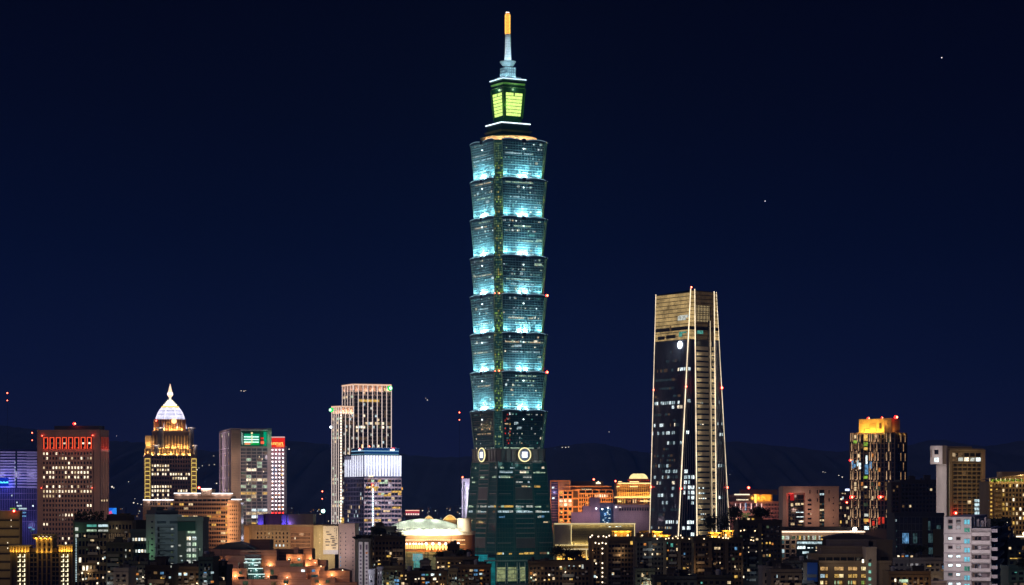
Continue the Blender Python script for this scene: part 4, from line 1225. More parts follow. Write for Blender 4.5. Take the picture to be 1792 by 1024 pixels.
# ---------------------------------------------------------------- twin slabs with vertical light lines
def line_lit_slabs():
    Y = 2620
    W = wall(.40, .34, .33)
    GR = emit(.02, .75, .12, 1.5)
    def slab(name, label, xl, xc, xr, Y, th, ytop, nR, nL):
        b = B(name, label, 'office tower', xl, xc, xr, Y, th, ytop, W)
        fl = int((960 - ytop - 14) / 6.6)
        fr = wall(.30, .27, .27)
        b.facade('R', xc, xr, ytop + 12, ytop + 12 + fl * 6.6, nR * 2, fl, .12, .36, .4, .34, 'wdhdcWed', frame=fr, rows={2: {i: 'y' for i in range(2, 11)}} if nR > 6 else None)
        b.facade('L', xl, xc, ytop + 12, ytop + 12 + fl * 6.6, nL, fl, .3, .4, .4, .30, 'wgh', frame=wall(.34, .29, .27))
        LL = emit(1, .80, .72, 1.05); LW = emit(1, .62, .42, 1.1)
        for face, n, w in (('R', nR, b.w), ('L', nL, b.d)):
            for i in range(n + 1):
                a = w * i / n; m = MB(); b.fbox(m, face, a - .33, a + .33, b.z(960), b.h - .5, .4, .8); b.add('light_line', m, LL)
        m = MB(); b.fbox(m, 'R', 0, b.w, b.h - .8, b.h + .6, .3, 1.3); b.fbox(m, 'L', 0, b.d, b.h - .8, b.h + .6, .3, 1.3); b.add('light_line', m, LW)
        cr = MB(); b.fbox(cr, 'R', .4, b.w - .4, b.z(ytop + 11), b.z(ytop + 2), .1, .3); b.fbox(cr, 'L', .4, b.d - .4, b.z(ytop + 11), b.z(ytop + 2), .1, .3)
        b.add('crown_panel', cr, wall(.55, .38, .30))
        for i in range(5): lamp(b.o, (b.w * (i + .5) / 5, -2.5, b.z(ytop + 10)), 900, (1, .62, .42), .5)
        for i in range(3): lamp(b.o, (-2.5, b.d * (i + .5) / 3, b.z(ytop + 10)), 700, (1, .62, .42), .5)
        return b
    b = slab('line_lit_slab', 'tall slab outlined by pale vertical light lines, a green lamp on its corner', 600, 618.5, 684.5, Y, 22, 673, 8, 4)
    m = MB().ball((b.w - 2, -2.2, b.z(678.5)), 2.6); g1 = m.build('corner_lamp', GR, b.o); lamp(b.o, (b.w - 3, -4.5, b.z(679)), 2600, (.1, 1, .3), .5)
    MB().ball((b.w - 2, -4.2, b.z(678.5)), 1.5).build('lamp_core', emit(.7, 1, .8, 3), g1)
    b.finish()
    c = slab('line_lit_slab', 'lower slim slab with light lines and a green corner lamp, abutting the taller slab', 581.5, 597, 618, Y - 42, 40, 711.5, 3, 4)
    m = MB().ball((-2.2, c.d - 1.4, c.z(717)), 2.3); g2 = m.build('corner_lamp', GR, c.o); lamp(c.o, (-4.5, c.d - 2.5, c.z(717)), 2600, (.1, 1, .3), .5)
    MB().ball((-3.8, c.d - 1.9, c.z(717)), 1.3).build('lamp_core', emit(.7, 1, .8, 3), g2)
    MB().ball((-1.8, c.d, c.z(747)), 1.2).build('side_lamp', emit(.8, .92, 1, 5), c.o)
    bulbs = MB()
    for j in range(45): bulbs.ball((-.9, -.9, c.z(722 + j * 5)), .62, 0, 6)
    c.add('bulb_string', bulbs, emit(1, .80, .55, 4))
    m = MB(); c.fbox(m, 'R', -1, c.w * .8, c.z(922), c.z(906), 1.5, 1.8); c.add('entrance_glow', m, LIT['y'])
    c.finish()
line_lit_slabs()

def comb_tower():
    Y = 2440
    G = glass(.02, .02, .035, .15)
    b = B('office_tower', 'glass office tower with a comb of white light fins below a blue roof band', 'office tower', 603, 636.5, 702.5, Y, 30, 796, G, parapet=.5)
    BAND = wall(.44, .36, .41)
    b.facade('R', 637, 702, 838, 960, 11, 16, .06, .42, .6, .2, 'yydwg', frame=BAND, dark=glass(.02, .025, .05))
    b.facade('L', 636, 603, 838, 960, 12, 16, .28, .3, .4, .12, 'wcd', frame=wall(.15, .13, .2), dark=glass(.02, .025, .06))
    FIN = emit(.86, .88, 1, 1.7)
    n = 13
    for i in range(n):
        a = b.w * (i + .5) / n; m = MB()
        m.loft([(a - .55, -1.3), (a + .55, -1.3), (a + .55, -.2), (a - .55, -.2)], b.z(833), [(a - .8, -1.3), (a + .8, -1.3), (a + .8, -.2), (a - .8, -.2)], b.z(797), 0, True, True)
        b.add('light_fin', m, FIN)
    for i in range(11):
        a = b.d * (i + .5) / 11; m = MB()
        zt = b.z(797 if i < 7 else 804)
        b.fbox(m, 'L', a - .45, a + .45, b.z(834), zt, .15, .45); b.add('light_fin', m, FIN)
    m = MB(); b.fbox(m, 'R', 0, b.w, b.z(835), b.z(797), 0, .15); b.fbox(m, 'L', 0, b.d, b.z(835), b.z(797), 0, .15); b.add('lit_screen', m, wall(.35, .37, .5))
    for i in range(8): lamp(b.o, (b.w * (i + .5) / 8, -5.5, b.z(812)), 1500, (.8, .85, 1), 1.5)
    for i in range(5): lamp(b.o, (-5.5, b.d * (i + .5) / 5, b.z(815)), 800, (.85, .86, 1), 1.5)
    for y in (850, 880, 912, 942):  # added fill lights off the faces so the floor bands show
        for t in (.2, .55, .9): lamp(b.o, (b.w * t, -16, b.z(y)), 2500, (1, .86, .96), 2)
        lamp(b.o, (-14, b.d * .5, b.z(y)), 1500, (.85, .8, 1), 2)
    # roof storey with blue bands and small signs
    P = [(1.5, 1.5), (b.u(697, 1.5), 1.5), (b.u(697, 1.5), b.d * .7), (1.5, b.d * .7)]
    rs = MB().prism(P, b.h, b.z(784)).build('roof_storey', glass(.02, .06, .14, .25), b.o)
    for y, mt in ((789, emit(.35, .7, 1, .9)), (795, emit(.3, .7, .9, .8))):
        m = MB(); x1 = P[1][0]; m.box(1.2, x1 + .2, .9, 1.4, b.z(y) - .35, b.z(y) + .35); m.box(.9, 1.4, 1.5, b.d * .7, b.z(y) - .35, b.z(y) + .35); m.build('light_band', mt, rs)
    m = MB(); x1 = P[1][0]; m.box(1.2, x1 + .3, .9, 1.4, b.z(787.5), b.z(784)); m.box(1.2, x1 + .3, .9, 1.4, b.z(793.8), b.z(790)); m.build('blue_band', emit(.01, .08, .32, .6), rs)
    m = MB(); x1 = P[1][0]; m.box(1.0, x1 + .4, .8, 1.5, b.z(784), b.z(783.2)); m.build('roof_edge', wall(.5, .55, .6), rs)
    # rounded white sign letters with a red arc above
    def logo(face, c, zc, s):
        m = MB(); ar = MB()
        def put(mb, a0, a1, z0, z1):
            if face == 'R': mb.box(c + a0 * s, c + a1 * s, .2, .7, zc + z0 * s, zc + z1 * s)
            else: mb.box(.2, .7, c - a1 * s, c - a0 * s, zc + z0 * s, zc + z1 * s)
        for (a0, a1, z0, z1) in ((-2.2, -1.9, 0, 1.3), (-1.9, -1.2, 0, .35), (-1.9, -1.2, .95, 1.3), (-.75, -.4, 0, 1.3), (.15, .5, 0, 2.0), (-.1, .8, .95, 1.3), (.5, .8, 0, .35), (1.25, 1.6, 0, 1.3)): put(m, a0, a1, z0, z1)
        for i in range(8):
            an = pi * (i + .5) / 8; put(ar, -1.4 * cos(an) - .25 + .3, -1.4 * cos(an) + .25 + .3, 1.6 + .8 * sin(an), 2.0 + .8 * sin(an))
        l = m.build('sign_letter', emit(1, .95, 1, 3), rs); ar.build('sign_arc', emit(1, .05, .08, 1.6), l)
    logo('R', b.u(687.5), b.z(788.5), 1.15); logo('L', b.d * .24, b.z(788.5), .9)
    m = MB(); b.fbox(m, 'R', b.u(644), b.u(652), b.z(835), b.z(831.5), 1.4, 1.8); b.add('window', m, LIT['W'])
    # dotted light string on the lower front
    m = MB()
    for j in range(34): m.ball((b.u(651.5), -1.2, b.z(856 + j * 3.1)), .55, 0, 6)
    b.add('bulb_string', m, emit(.75, .9, 1, 5))
    beacon(b.o, (b.u(651), -1, b.z(849)), 1.0)
    for (x0, x1, y, ch) in ((664, 678, 843.5, 'g'), (640, 662, 851.5, 'y'), (684, 702, 859, 'y'), (671, 683, 865.5, 'y'), (653, 665, 888.5, 'y'), (659, 663, 898.5, 'y'), (670, 682, 893, 'w'), (686, 700, 887, 'y'), (645, 652, 851, 'W')):
        b.win('R', x0, x1, y, y + 3.2, ch, .65)
    m = MB(); b.fbox(m, 'R', b.u(651), b.u(671), b.z(926), b.z(922), .7, 1.0); b.add('red_sign', m, emit(1, .06, .08, .9))
    beacon(b.o, (b.u(646, 3), 3, b.z(781)), .9); 
    mm = MB().bar((b.u(634, 4), 4, b.z(784)), (b.u(634, 4), 4, b.z(778)), .7); b.add('roof_lamp', mm, emit(1, .62, .25, 3))
    m = MB(); m.box(b.w, b.w + 4.5, 6, 9, b.z(857), b.z(852.5)); b.add('side_sign', m, emit(1, .48, .08, 1.3))
    b.finish()
comb_tower()
# ---------------------------------------------------------------- low-rise government block with the stone banner
def government_block():
    Y = 1720
    W = wall(.44, .32, .21); W2 = wall(.52, .40, .38)
    b = B('government_block', 'long beige stone block with rows of small windows and a tall pale banner', 'office block', 427, 427, 586, Y, 0, 920, W, d=55, parapet=.6)
    b.facade('R', 448, 506, 930, 958, 9, 4, .62, .5, .4, .1, 'cw', rows={0: 0., 1: 0., 2: 0., 3: {2: 'C', 3: 'C', 4: 'c', 5: 'c', 6: 'C', 7: 'C', 8: 'd'}})
    b.facade('R', 509, 543, 932, 958, 16, 4, .5, .3, .4, .06, 'wd', off=.15, frame=wall(.44, .25, .16), rows={1: {3: 'W'}})
    m = MB(); b.fbox(m, 'R', b.u(507), b.u(549), 0, b.z(922), 0, .15); b.add('brown_bay', m, wall(.40, .23, .15))
    m = MB()
    for px in range(434, 506, 6): b.fbox(m, 'R', b.u(px), b.u(px + .5), b.z(1000), b.h, 0, .3)
    b.add('panel_joint', m, wall(.30, .21, .12))
    m = MB(); b.fbox(m, 'R', b.u(427.5), b.u(436), 0, b.z(921), 0, 1.2); b.add('corner_pier', m, wall(.55, .33, .16))
    # right wing, pale
    x0, x1 = b.u(549), b.u(586)
    m = MB(); b.fbox(m, 'R', x0, x1, 0, b.z(919.2), 0, 2.0); b.add('banner_wing', m, wall(.52, .42, .23))
    m = MB(); b.fbox(m, 'R', b.u(566), b.u(592.5), b.z(970), b.z(920.5), 2.2, 2.6); bn = b.add('banner', m, wall(.78, .68, .52))
    m = MB(); b.fbox(m, 'R', b.u(566), b.u(592.5), b.z(970), b.z(962.5), 2.6, 2.75); b.add('banner_stripe', m, wall(.55, .56, .66), parent=bn)
    m = MB()
    for (x, y, w) in ((571, 930, 5.5), (572.5, 934.2, 8), (580, 938, 5), (578.5, 941.4, 7.5), (581.5, 944.6, 5.5), (570.5, 943.2, 5), (569.5, 947.2, 9), (581, 947.6, 5), (586, 950.6, 5), (570.5, 953, 6), (580, 953, 8), (582.5, 957.8, 5.5)):
        b.fbox(m, 'R', b.u(x), b.u(x + w), b.z(y + 2.0), b.z(y), 2.62, 2.72)
    for (x, y) in ((585.5, 924), (588.5, 925), (588.5, 928), (585.5, 928.5), (588.5, 932), (588.6, 936), (588.4, 941)): b.fbox(m, 'R', b.u(x), b.u(x + 1.3), b.z(y + 1.8), b.z(y), 2.62, 2.72)
    b.add('banner_text', m, wall(.16, .13, .12), parent=bn)
    for y in (935, 942, 949, 956, 963, 970, 977): b.win('R', 559.2, 560.8, y, y + 1.6, 'w', 2.1)
    # pink end tower
    o, u0, u1, zb, zt = b.block('end_tower', 593, 621, -2.0, 45, 917.5, 1200, W2, .4)
    for y in range(932, 1000, 7):
        for px in (594.8, 604, 616.5):
            a = b.u(px, -2); b.wins.append(('R', a, a + .75, b.z(y + 2.6), b.z(y), 2.06, ('b' if px < 600 and y > 970 else None), wall(.09, .07, .09), 'window'))
    m = MB()
    for i in range(14): b.fbox(m, 'R', u0 + (u1 - u0) * i / 13 - .06, u0 + (u1 - u0) * i / 13 + .06, 0, zt - 1, 2.0, 2.08)
    b.add('panel_joint', m, wall(.42, .32, .32))
    # roof rooms, violet lit
    b.block('roof_room', 461, 497, 20, 40, 900, 920, wall(.22, .12, .10), .4)
    b.block('roof_room', 505, 548, 16, 42, 901.5, 920, wall(.46, .36, .22), .6)
    for (p0, p1) in ((451, 461), (493, 501), (503, 509)):
        u0, u1 = b.u(p0, 18), b.u(p1, 18); m = MB().box(u0, u1, 17.6, 19.4, b.h, b.z(900.5, 0, 18)); b.add('roof_pier', m, wall(.35, .32, .55))
        lamp(b.o, ((u0 + u1) / 2, 14.5, b.h + 1.2), 650, (.20, .13, 1), .5)
    m = MB()
    for px in range(550, 584, 4): m.bar((b.u(px, 8), 8, b.h), (b.u(px, 8), 8, b.h + 2.4), .12)
    m.bar((b.u(550, 8), 8, b.h + 2.3), (b.u(583, 8), 8, b.h + 2.3), .12); b.add('roof_railing', m, DKMET)
    for px, pw, c in ((431, 2800, (1, .52, .22)), (470, 3200, (1, .70, .36)), (525, 3400, (1, .6, .32)), (560, 3400, (1, .76, .42)), (580, 2600, (1, .85, .66)), (607, 2600, (1, .78, .80))):
        lamp(b.o, (b.u(px), -12, b.z(968)), pw * .62, c, 1.5); lamp(b.o, (b.u(px), -12, b.z(935)), pw * .5, c, 1.5)
    b.finish()
government_block()

# ---------------------------------------------------------------- terraced brick museum with floodlit blocks
def terraced_museum():
    Y = 1300
    W = wall(.46, .255, .165); W2 = wall(.40, .235, .18)
    T = empty('museum', (X(480, Y), Y, 0), 'terraced brick museum of floodlit blocks with a glazed central stair', 'museum')
    ox = X(480, Y)
    def u(px, v): return X(px, Y + v) - ox
    def z(py, v): return Z(py, Y + v)
    joint = MB(); cop = MB()
    def blk(x0, x1, y0, v, dep, mat=W, lights=(), y1=1060, name='block'):
        u0, u1, zt = u(x0, v), u(x1, v), z(y0, v)
        o = MB().box(u0, u1, v, v + dep, max(0, z(y1, v)), zt).build(name, mat, T)
        j = MB(); zz_ = zt - .8
        for k in range(12):
            if zz_ < z(y1, v): break
            j.box(u0 - .05, u1 + .05, v - .07, v, zz_ - .10, zz_ + .10); zz_ -= 1.7
        j.box(u0 - .15, u1 + .15, v - .15, v + .5, zt, zt + .35)
        j.build('brick_course', wall(.30, .165, .11), o)
        for (px, py, pw) in lights:
            p = (u(px, v), v - 1.6, z(py, v)); lamp(o, p, pw * 1.8, (1, .52, .22), .35)
            MB().box(p[0] - .25, p[0] + .25, p[1] - .2, p[1] + .3, p[2] - .35, p[2] - .05).build('floodlight', emit(1, .78, .5, 5), o)
        return o
    def wn(x0, x1, y0, y1, v, ch):
        a, c = u(x0, v), u(x1, v); q = MB(); q.box(a, c, v - .16, v - .05, z(y1, v), z(y0, v)); q.build('window', LIT[ch] if ch else DARKW, T)
    DK = wall(.09, .06, .05)
    # back row
    blk(352, 404, 962, 44, 20, W2); blk(402, 482, 963, 36, 26, W2)
    blk(483, 546, 962, 40, 22, DK); blk(437, 472, 945, 70, 22, wall(.22, .12, .09)); blk(514, 522, 959, 30, 4, W2)
    # dark curved roof
    P = []; N = 18
    for i in range(N + 1):
        t = i / N; px = 366 + (450 - 366) * t; P.append((u(px, 48), z(965 - 15.5 * sin(pi * t) ** .8, 48)))
    m = MB()
    for (a, c) in zip(P, P[1:]):
        m.face([(a[0], 48, a[1]), (c[0], 48, c[1]), (c[0], 78, c[1]), (a[0], 78, a[1])]); m.face([(a[0], 48, z(967, 48)), (c[0], 48, z(967, 48)), (c[0], 48, c[1]), (a[0], 48, a[1])])
    m.build('curved_roof', glass(.015, .035, .045, .35), T)
    # blocks from back to front
    blk(420, 484, 964, 28, 14, W2, [(473, 989, 900)])
    blk(367, 389, 974, 22, 14, W, [(385, 990, 800)]); blk(389, 428, 973.5, 24, 12, W2); blk(390, 417, 984.5, 16, 10, W2)
    blk(501, 531, 971, 22, 16, W, [(506, 978, 420), (524, 977, 320)]); blk(531, 546, 960.5, 26, 18, W, [(543, 978, 500)]); blk(482, 508, 982, 14, 12, W2)
    blk(534, 556, 980, 16, 14, W, [(537, 990, 800), (552, 984, 260)]); blk(556, 571, 981, 18, 14, W2)
    blk(396, 432, 996, 6, 14, W, [(412, 1008, 900)]); blk(396, 404, 1005, 3, 4, W2)
    blk(462, 536, 993, 4, 16, W2, [(470, 1008, 500), (500, 1010, 700), (512, 1010, 420)]); blk(487, 536, 1002, -2, 10, W2, [(503, 1010, 300)])
    blk(533, 568, 992, 6, 14, W, [(560, 1003, 700), (562, 990, 160)]); blk(558, 612, 1000, -2, 20, W, [(581, 1006, 700), (600, 997, 200)])
    blk(420, 440, 1015, -12, 8, W2); blk(440, 545, 1015, -10, 12, W2, [(500, 1022, 500)], 1100); blk(545, 586, 1012, -9, 16, W, [(560, 1023, 500)]); blk(586, 625, 1020, -12, 16, W)
    hip = MB(); a, c = u(566, 0), u(612, 0); hip.loft([(a, -2), (c, -2), (c, 18), (a, 18)], z(1000, 0), [(a + 4, 5), (c - 4, 5), (c - 4, 11), (a + 4, 11)], z(995.5, 0)); hip.build('hip_roof', wall(.14, .07, .05), T)
    wn(520.5, 526, 976, 981, 22, 't'); wn(504, 509, 977, 981, 22, 'e'); wn(508, 530, 986, 992, 13.6, 'e'); wn(527.5, 533.5, 997, 1002, 3.6, 'C'); wn(546, 551.5, 997, 1001, 5.6, 'b'); wn(545, 556, 1006, 1010, 5.6, 'q')
    wn(473, 479, 997, 1006, 3.8, 'e'); wn(472, 485, 1007, 1013, 3.6, None); wn(373, 379, 978, 984, 21.6, 'e'); wn(418, 423, 1000, 1005, 5.6, 'e'); wn(417, 428, 1009, 1014, 5.4, None); wn(371, 384, 989, 993, 21.4, 'd')
    wn(425, 434, 1017, 1023, -12.2, 'e'); wn(497, 504, 1016, 1021, -10.2, 'e'); wn(570, 576, 1015, 1020, -9.2, 'e'); wn(552, 558, 1015, 1020, -9.3, 'e'); wn(474, 484, 1018, 1024, -10.3, 'd')
    # dark lettering row over the stair
    m = MB()
    for i in range(9): a = u(433.5 + i * 2.7, 28); m.box(a, a + .5, 27.8, 28, z(968, 28), z(966, 28))
    m.build('lettering', wall(.05, .03, .03), T)
    # glazed central stair: glass landings with light strips stepping forward
    rr = random.Random(2)
    for i, (x0, x1, y, v) in enumerate(((428, 457, 978, 25), (427, 456, 984.5, 20), (434.5, 460, 994.5, 12), (434.5, 463.5, 1004.5, 4), (438.5, 467, 1015, -6))):
        a, c = u(x0, v), u(x1, v)
        o = MB().box(a, c, v, v + 8, max(0, z(1040, v)), z(y, v)).build('stair_landing', glass(.02, .07, .065, .2), T)
        MB().box(a, c, v - .4, v, z(y + .9, v), z(y - .2, v)).build('light_strip', emit(.72, .96, .92, 1.6), o)
        m = MB()
        for k in range(9): x = a + (c - a) * k / 8; m.box(x - .06, x + .06, v - .12, v, z(y + 9, v), z(y, v))
        m.build('mullion', wall(.2, .3, .3), o)
        m = MB()
        for k in range(4):
            x = a + (c - a) * rr.random() * .9; m.box(x, x + .7, v - .2, v - .02, z(y + 5, v), z(y + 4.1, v))
        m.build('stair_lamp', LIT['C'], o)
        lamp(o, ((a + c) / 2, v - 1.6, z(y + 2.4, v)), 260, (.6, 1, .95), .4)
    MB().box(u(428, 27), u(457, 27), 26.6, 27.6, z(978, 27), z(970.5, 27)).build('lintel', wall(.11, .09, .1), T)
    for (px, py, v, pw) in ((385, 985, -22, 2500), (415, 975, -20, 2200), (470, 975, -16, 2700), (540, 985, -30, 2500), (440, 970, -20, 2200), (590, 1000, -30, 2200), (505, 1000, -34, 2200)):
        lamp(T, (u(px, v), v - 6, z(py, v)), pw, (1, .62, .48), 2)
terraced_museum()

# ---------------------------------------------------------------- arena with a shell roof
def arena():
    Y = 1950; s = Y / F
    T = empty('arena', (X(757, Y), Y + 55, 0), 'round arena with a glowing pale green shell roof and bright eaves', 'arena')
    zz = lambda py: Z(py, Y + 20); k = lambda px: (px - 757) * s * 1.02
    R = k(828)
    def disc(r, n=64): return [(r * cos(2 * pi * i / n), r * .8 * sin(2 * pi * i / n)) for i in range(n)]
    OR = wall(.30, .125, .045)
    MB().loft(disc(R), 0, disc(R), zz(934), 0, True).build('drum', OR, T)
    SH = wall(.76, .80, .68, .6)
    # eave rings, two bright white bands
    MB().loft(disc(R * 1.0), zz(937), disc(R * 1.02), zz(930), 0, True, True).build('eave', wall(.78, .76, .66), T)
    MB().loft(disc(R * .92), zz(929.8), disc(R * .90), zz(926), 0, True).build('upper_wall', wall(.8, .8, .7), T)
    b2 = MB().loft(disc(R * .985), zz(943), disc(R * .985), zz(939.5), 0, True, True).build('eave', wall(.78, .70, .56), T)
    # shell: shallow vault
    m = MB(); N, M = 40, 16; RX, RY = k(822), k(822) * .74; rise = zz(908) - zz(927)
    x0, x1 = -k(757 + 81), k(757 + 47)
    x0, x1 = k(672), k(806); xc = (x0 + x1) / 2; RX = (x1 - x0) / 2
    def sp(i, j):
        a = -1 + 2 * i / N; e = (1 - a * a) ** .5; v = (-1 + 2 * j / M) * e
        h = max(0.0, 1 - a * a * .999 - (v * v) * .98) ** .75
        return (xc + RX * a, RY * v * .9, zz(927) + rise * h)
    for i in range(N):
        for j in range(M): m.face([sp(i, j), sp(i + 1, j), sp(i + 1, j + 1), sp(i, j + 1)])
    sh = m.build('shell_roof', SH, T, True)
    rb = MB()
    for i in range(2, N - 1):
        for j in range(M):
            p, q = Vector(sp(i, j)), Vector(sp(i, j + 1)); 
            if (q - p).length > .3: rb.bar((p.x, p.y, p.z + .12), (q.x, q.y, q.z + .12), .22)
    rb.build('roof_seam', wall(.60, .68, .55), sh)
    nb = MB()
    for i in range(9): nb.box(k(695 + i * 13), k(703 + i * 13), -R * .73, -R * .71, zz(927.4), zz(925.2))
    nb.build('roof_vent', DKMET, sh)
    for i in range(13):
        px = 690 + i * 9.6; lamp(T, (k(px), -R * .8 - 6, zz(931.5)), 3000, (.92, 1, .78), .6)
        lamp(T, (k(px), -R * .86 - 2.2, zz(938.8)), 1100, (1, .88, .62), .5)
    for px in (700, 730, 760, 790): lamp(T, (k(px), -R * .80, zz(921)), 2600, (.92, 1, .84), .8); lamp(T, (k(px), -R * .30, zz(903)), 3000, (.92, 1, .86), 1.5)
    # round lift tower beside it
    cy = MB().lathe([(k(769.3), zz(931)), (k(769.3), zz(908.5)), (k(769.0), zz(907.5))], 28, (k(809.5), -R * .42)).build('stair_drum', wall(.62, .52, .42), T, False)
    lamp(T, (k(800), -R * .42 - 14, zz(921)), 3200, (1, .84, .6), 1)
    # lit canopy rows below the eaves
    m = MB()
    for i in range(34): px = 703 + i * 3.2; m.box(k(px), k(px + 2.7), -R * .8 - 1.2, -R * .8 - .6, zz(946.2), zz(944.6))
    m.build('canopy_light', emit(1, .74, .38, 1.8), T)
    for px in (704, 710, 716, 722, 726.5, 732, 737, 744, 755.5, 767, 778, 800):
        big = px > 740
        MB().ball((k(px), -R * .8 - 3.0, zz(952)), .95 if big else .6).build('canopy_lamp', emit(1, .86, .74, 7), T)
    m = MB(); MB().box(k(703), k(783), -R * .8 - 2.4, -R * .8, zz(954.2), zz(953)).build('canopy', wall(.6, .36, .14), T)
    for i in range(10):
        x = k(706 + i * 3.6); MB().box(x, x + 1.25, -R * .8 - 1.9, -R * .8 - 1.5, zz(961), zz(954.4)).build('lit_column', lit(1, .58, .16, 2.4, .3, .6), T)
    for i in range(7):
        x = k(745 + i * 5.6); MB().lathe([(.25, zz(963)), (1.0, zz(958.5)), (1.0, zz(956)), (.4, zz(954.5))], 8, (x, -R * .8 - 1.9)).build('lantern', emit(1, .60, .16, 3.4), T)
    for px in (710, 722, 734, 748, 760, 772, 800): lamp(T, (k(px), -R * .8 - 4, zz(959)), 2800, (1, .5, .15), .5)
    MB().box(k(797), k(812), -R * .8 - 1.5, -R * .8, zz(953.8), zz(952.6)).build('canopy', emit(1, .62, .24, 1.2), T)
    # glazed front, turquoise screen
    g = MB().box(k(706), k(738), -R * .8 - .4, -R * .8 + .1, 0, zz(966)).build('glass_front', glass(.05, .09, .07, .2), T)
    MB().box(k(720), k(738), -R * .8 - .7, -R * .8 - .45, zz(982), zz(969)).build('screen', lit(.02, .55, .75, .85, .25, .55), g)
    MB().box(k(722), k(734), -R * .8 - .7, -R * .8 - .45, zz(998), zz(983)).build('screen', lit(.08, .65, .62, .8, .3, .4), g)
    g2 = MB().box(k(741), k(768), -R * .8 - .4, -R * .8 + .1, 0, zz(966)).build('glass_front', lit(.5, .55, .25, .14, .3, .3), T)
    mm = MB()
    for i in range(26): x = k(706 + i * 2.4); mm.box(x - .1, x + .1, -R * .8 - .95, -R * .8 - .72, 0, zz(966))
    for j in range(16): mm.box(k(706), k(768), -R * .8 - 1.0, -R * .8 - .74, zz(967 + j * 2.6) - .12, zz(967 + j * 2.6) + .12)
    mm.build('mullion', wall(.25, .28, .2), T)
    for px in (690, 815, 826): lamp(T, (k(px), -R * .8 - 10, zz(955)), 3000, (1, .48, .18), 1)
arena()

# ---------------------------------------------------------------- generic slabs
def slab(name, label, cat, x0, x1, Y, ytop, W, nb, yb, nf, ya=None, d=25, pier=.4, span=.45, p=.15, pal='wwd', rows=None, frame=None, dark=None, group=None, bits=0, x_pad=1.5, out=.35, parapet=.9, finish=True, pdark=True):
    b = B(name, label, cat, x0, x0, x1, Y, 0, ytop, W, d=d, group=group, parapet=parapet)
    b.facade('R', x0 + x_pad, x1 - x_pad, ya or (ytop + 4), yb, nb, nf, pier, span, out, p, pal, rows=rows, frame=frame, dark=dark, dark_panes=pdark)
    if bits: b.roof_bits(bits, int(x0 * 3 + ytop))
    if finish: b.finish()
    return b

# slim white block beside the tall tower
def slim_white():
    b = slab('residential_slab', 'slim white residential slab with bright balcony columns beside the tall tower', 'apartment block', 808, 829, 2620, 839, wall(.62, .56, .68), 2, 910, 17, d=26, pier=.7, span=.4, p=.1, finish=False, x_pad=10.5)
    m = MB(); b.fbox(m, 'R', b.u(811), b.u(813), b.z(910), b.z(843), 0, .1); b.add('stair_window', m, DARKW)
    m = MB(); b.fbox(m, 'R', b.u(816.6), b.u(818.4), b.z(910), b.z(852), 0, .8); b.add('light_column', m, emit(.92, .9, 1, 1.8))
    m = MB()
    for j in range(17): b.fbox(m, 'R', b.u(818.6), b.u(827), b.z(854 + j * 4) - .6, b.z(854 + j * 4), 0, 1.2)
    b.add('balcony', m, wall(.7, .68, .75))
    for y in (850, 870, 890): lamp(b.o, (b.u(814), -9, b.z(y)), 2600, (.85, .82, 1), 1); lamp(b.o, (b.u(822), -5, b.z(y)), 1200, (.8, .82, 1), 1)
    beacon(b.o, (b.u(809.5), 1, b.h + 2.2), 1.0)
    b.finish()
slim_white()

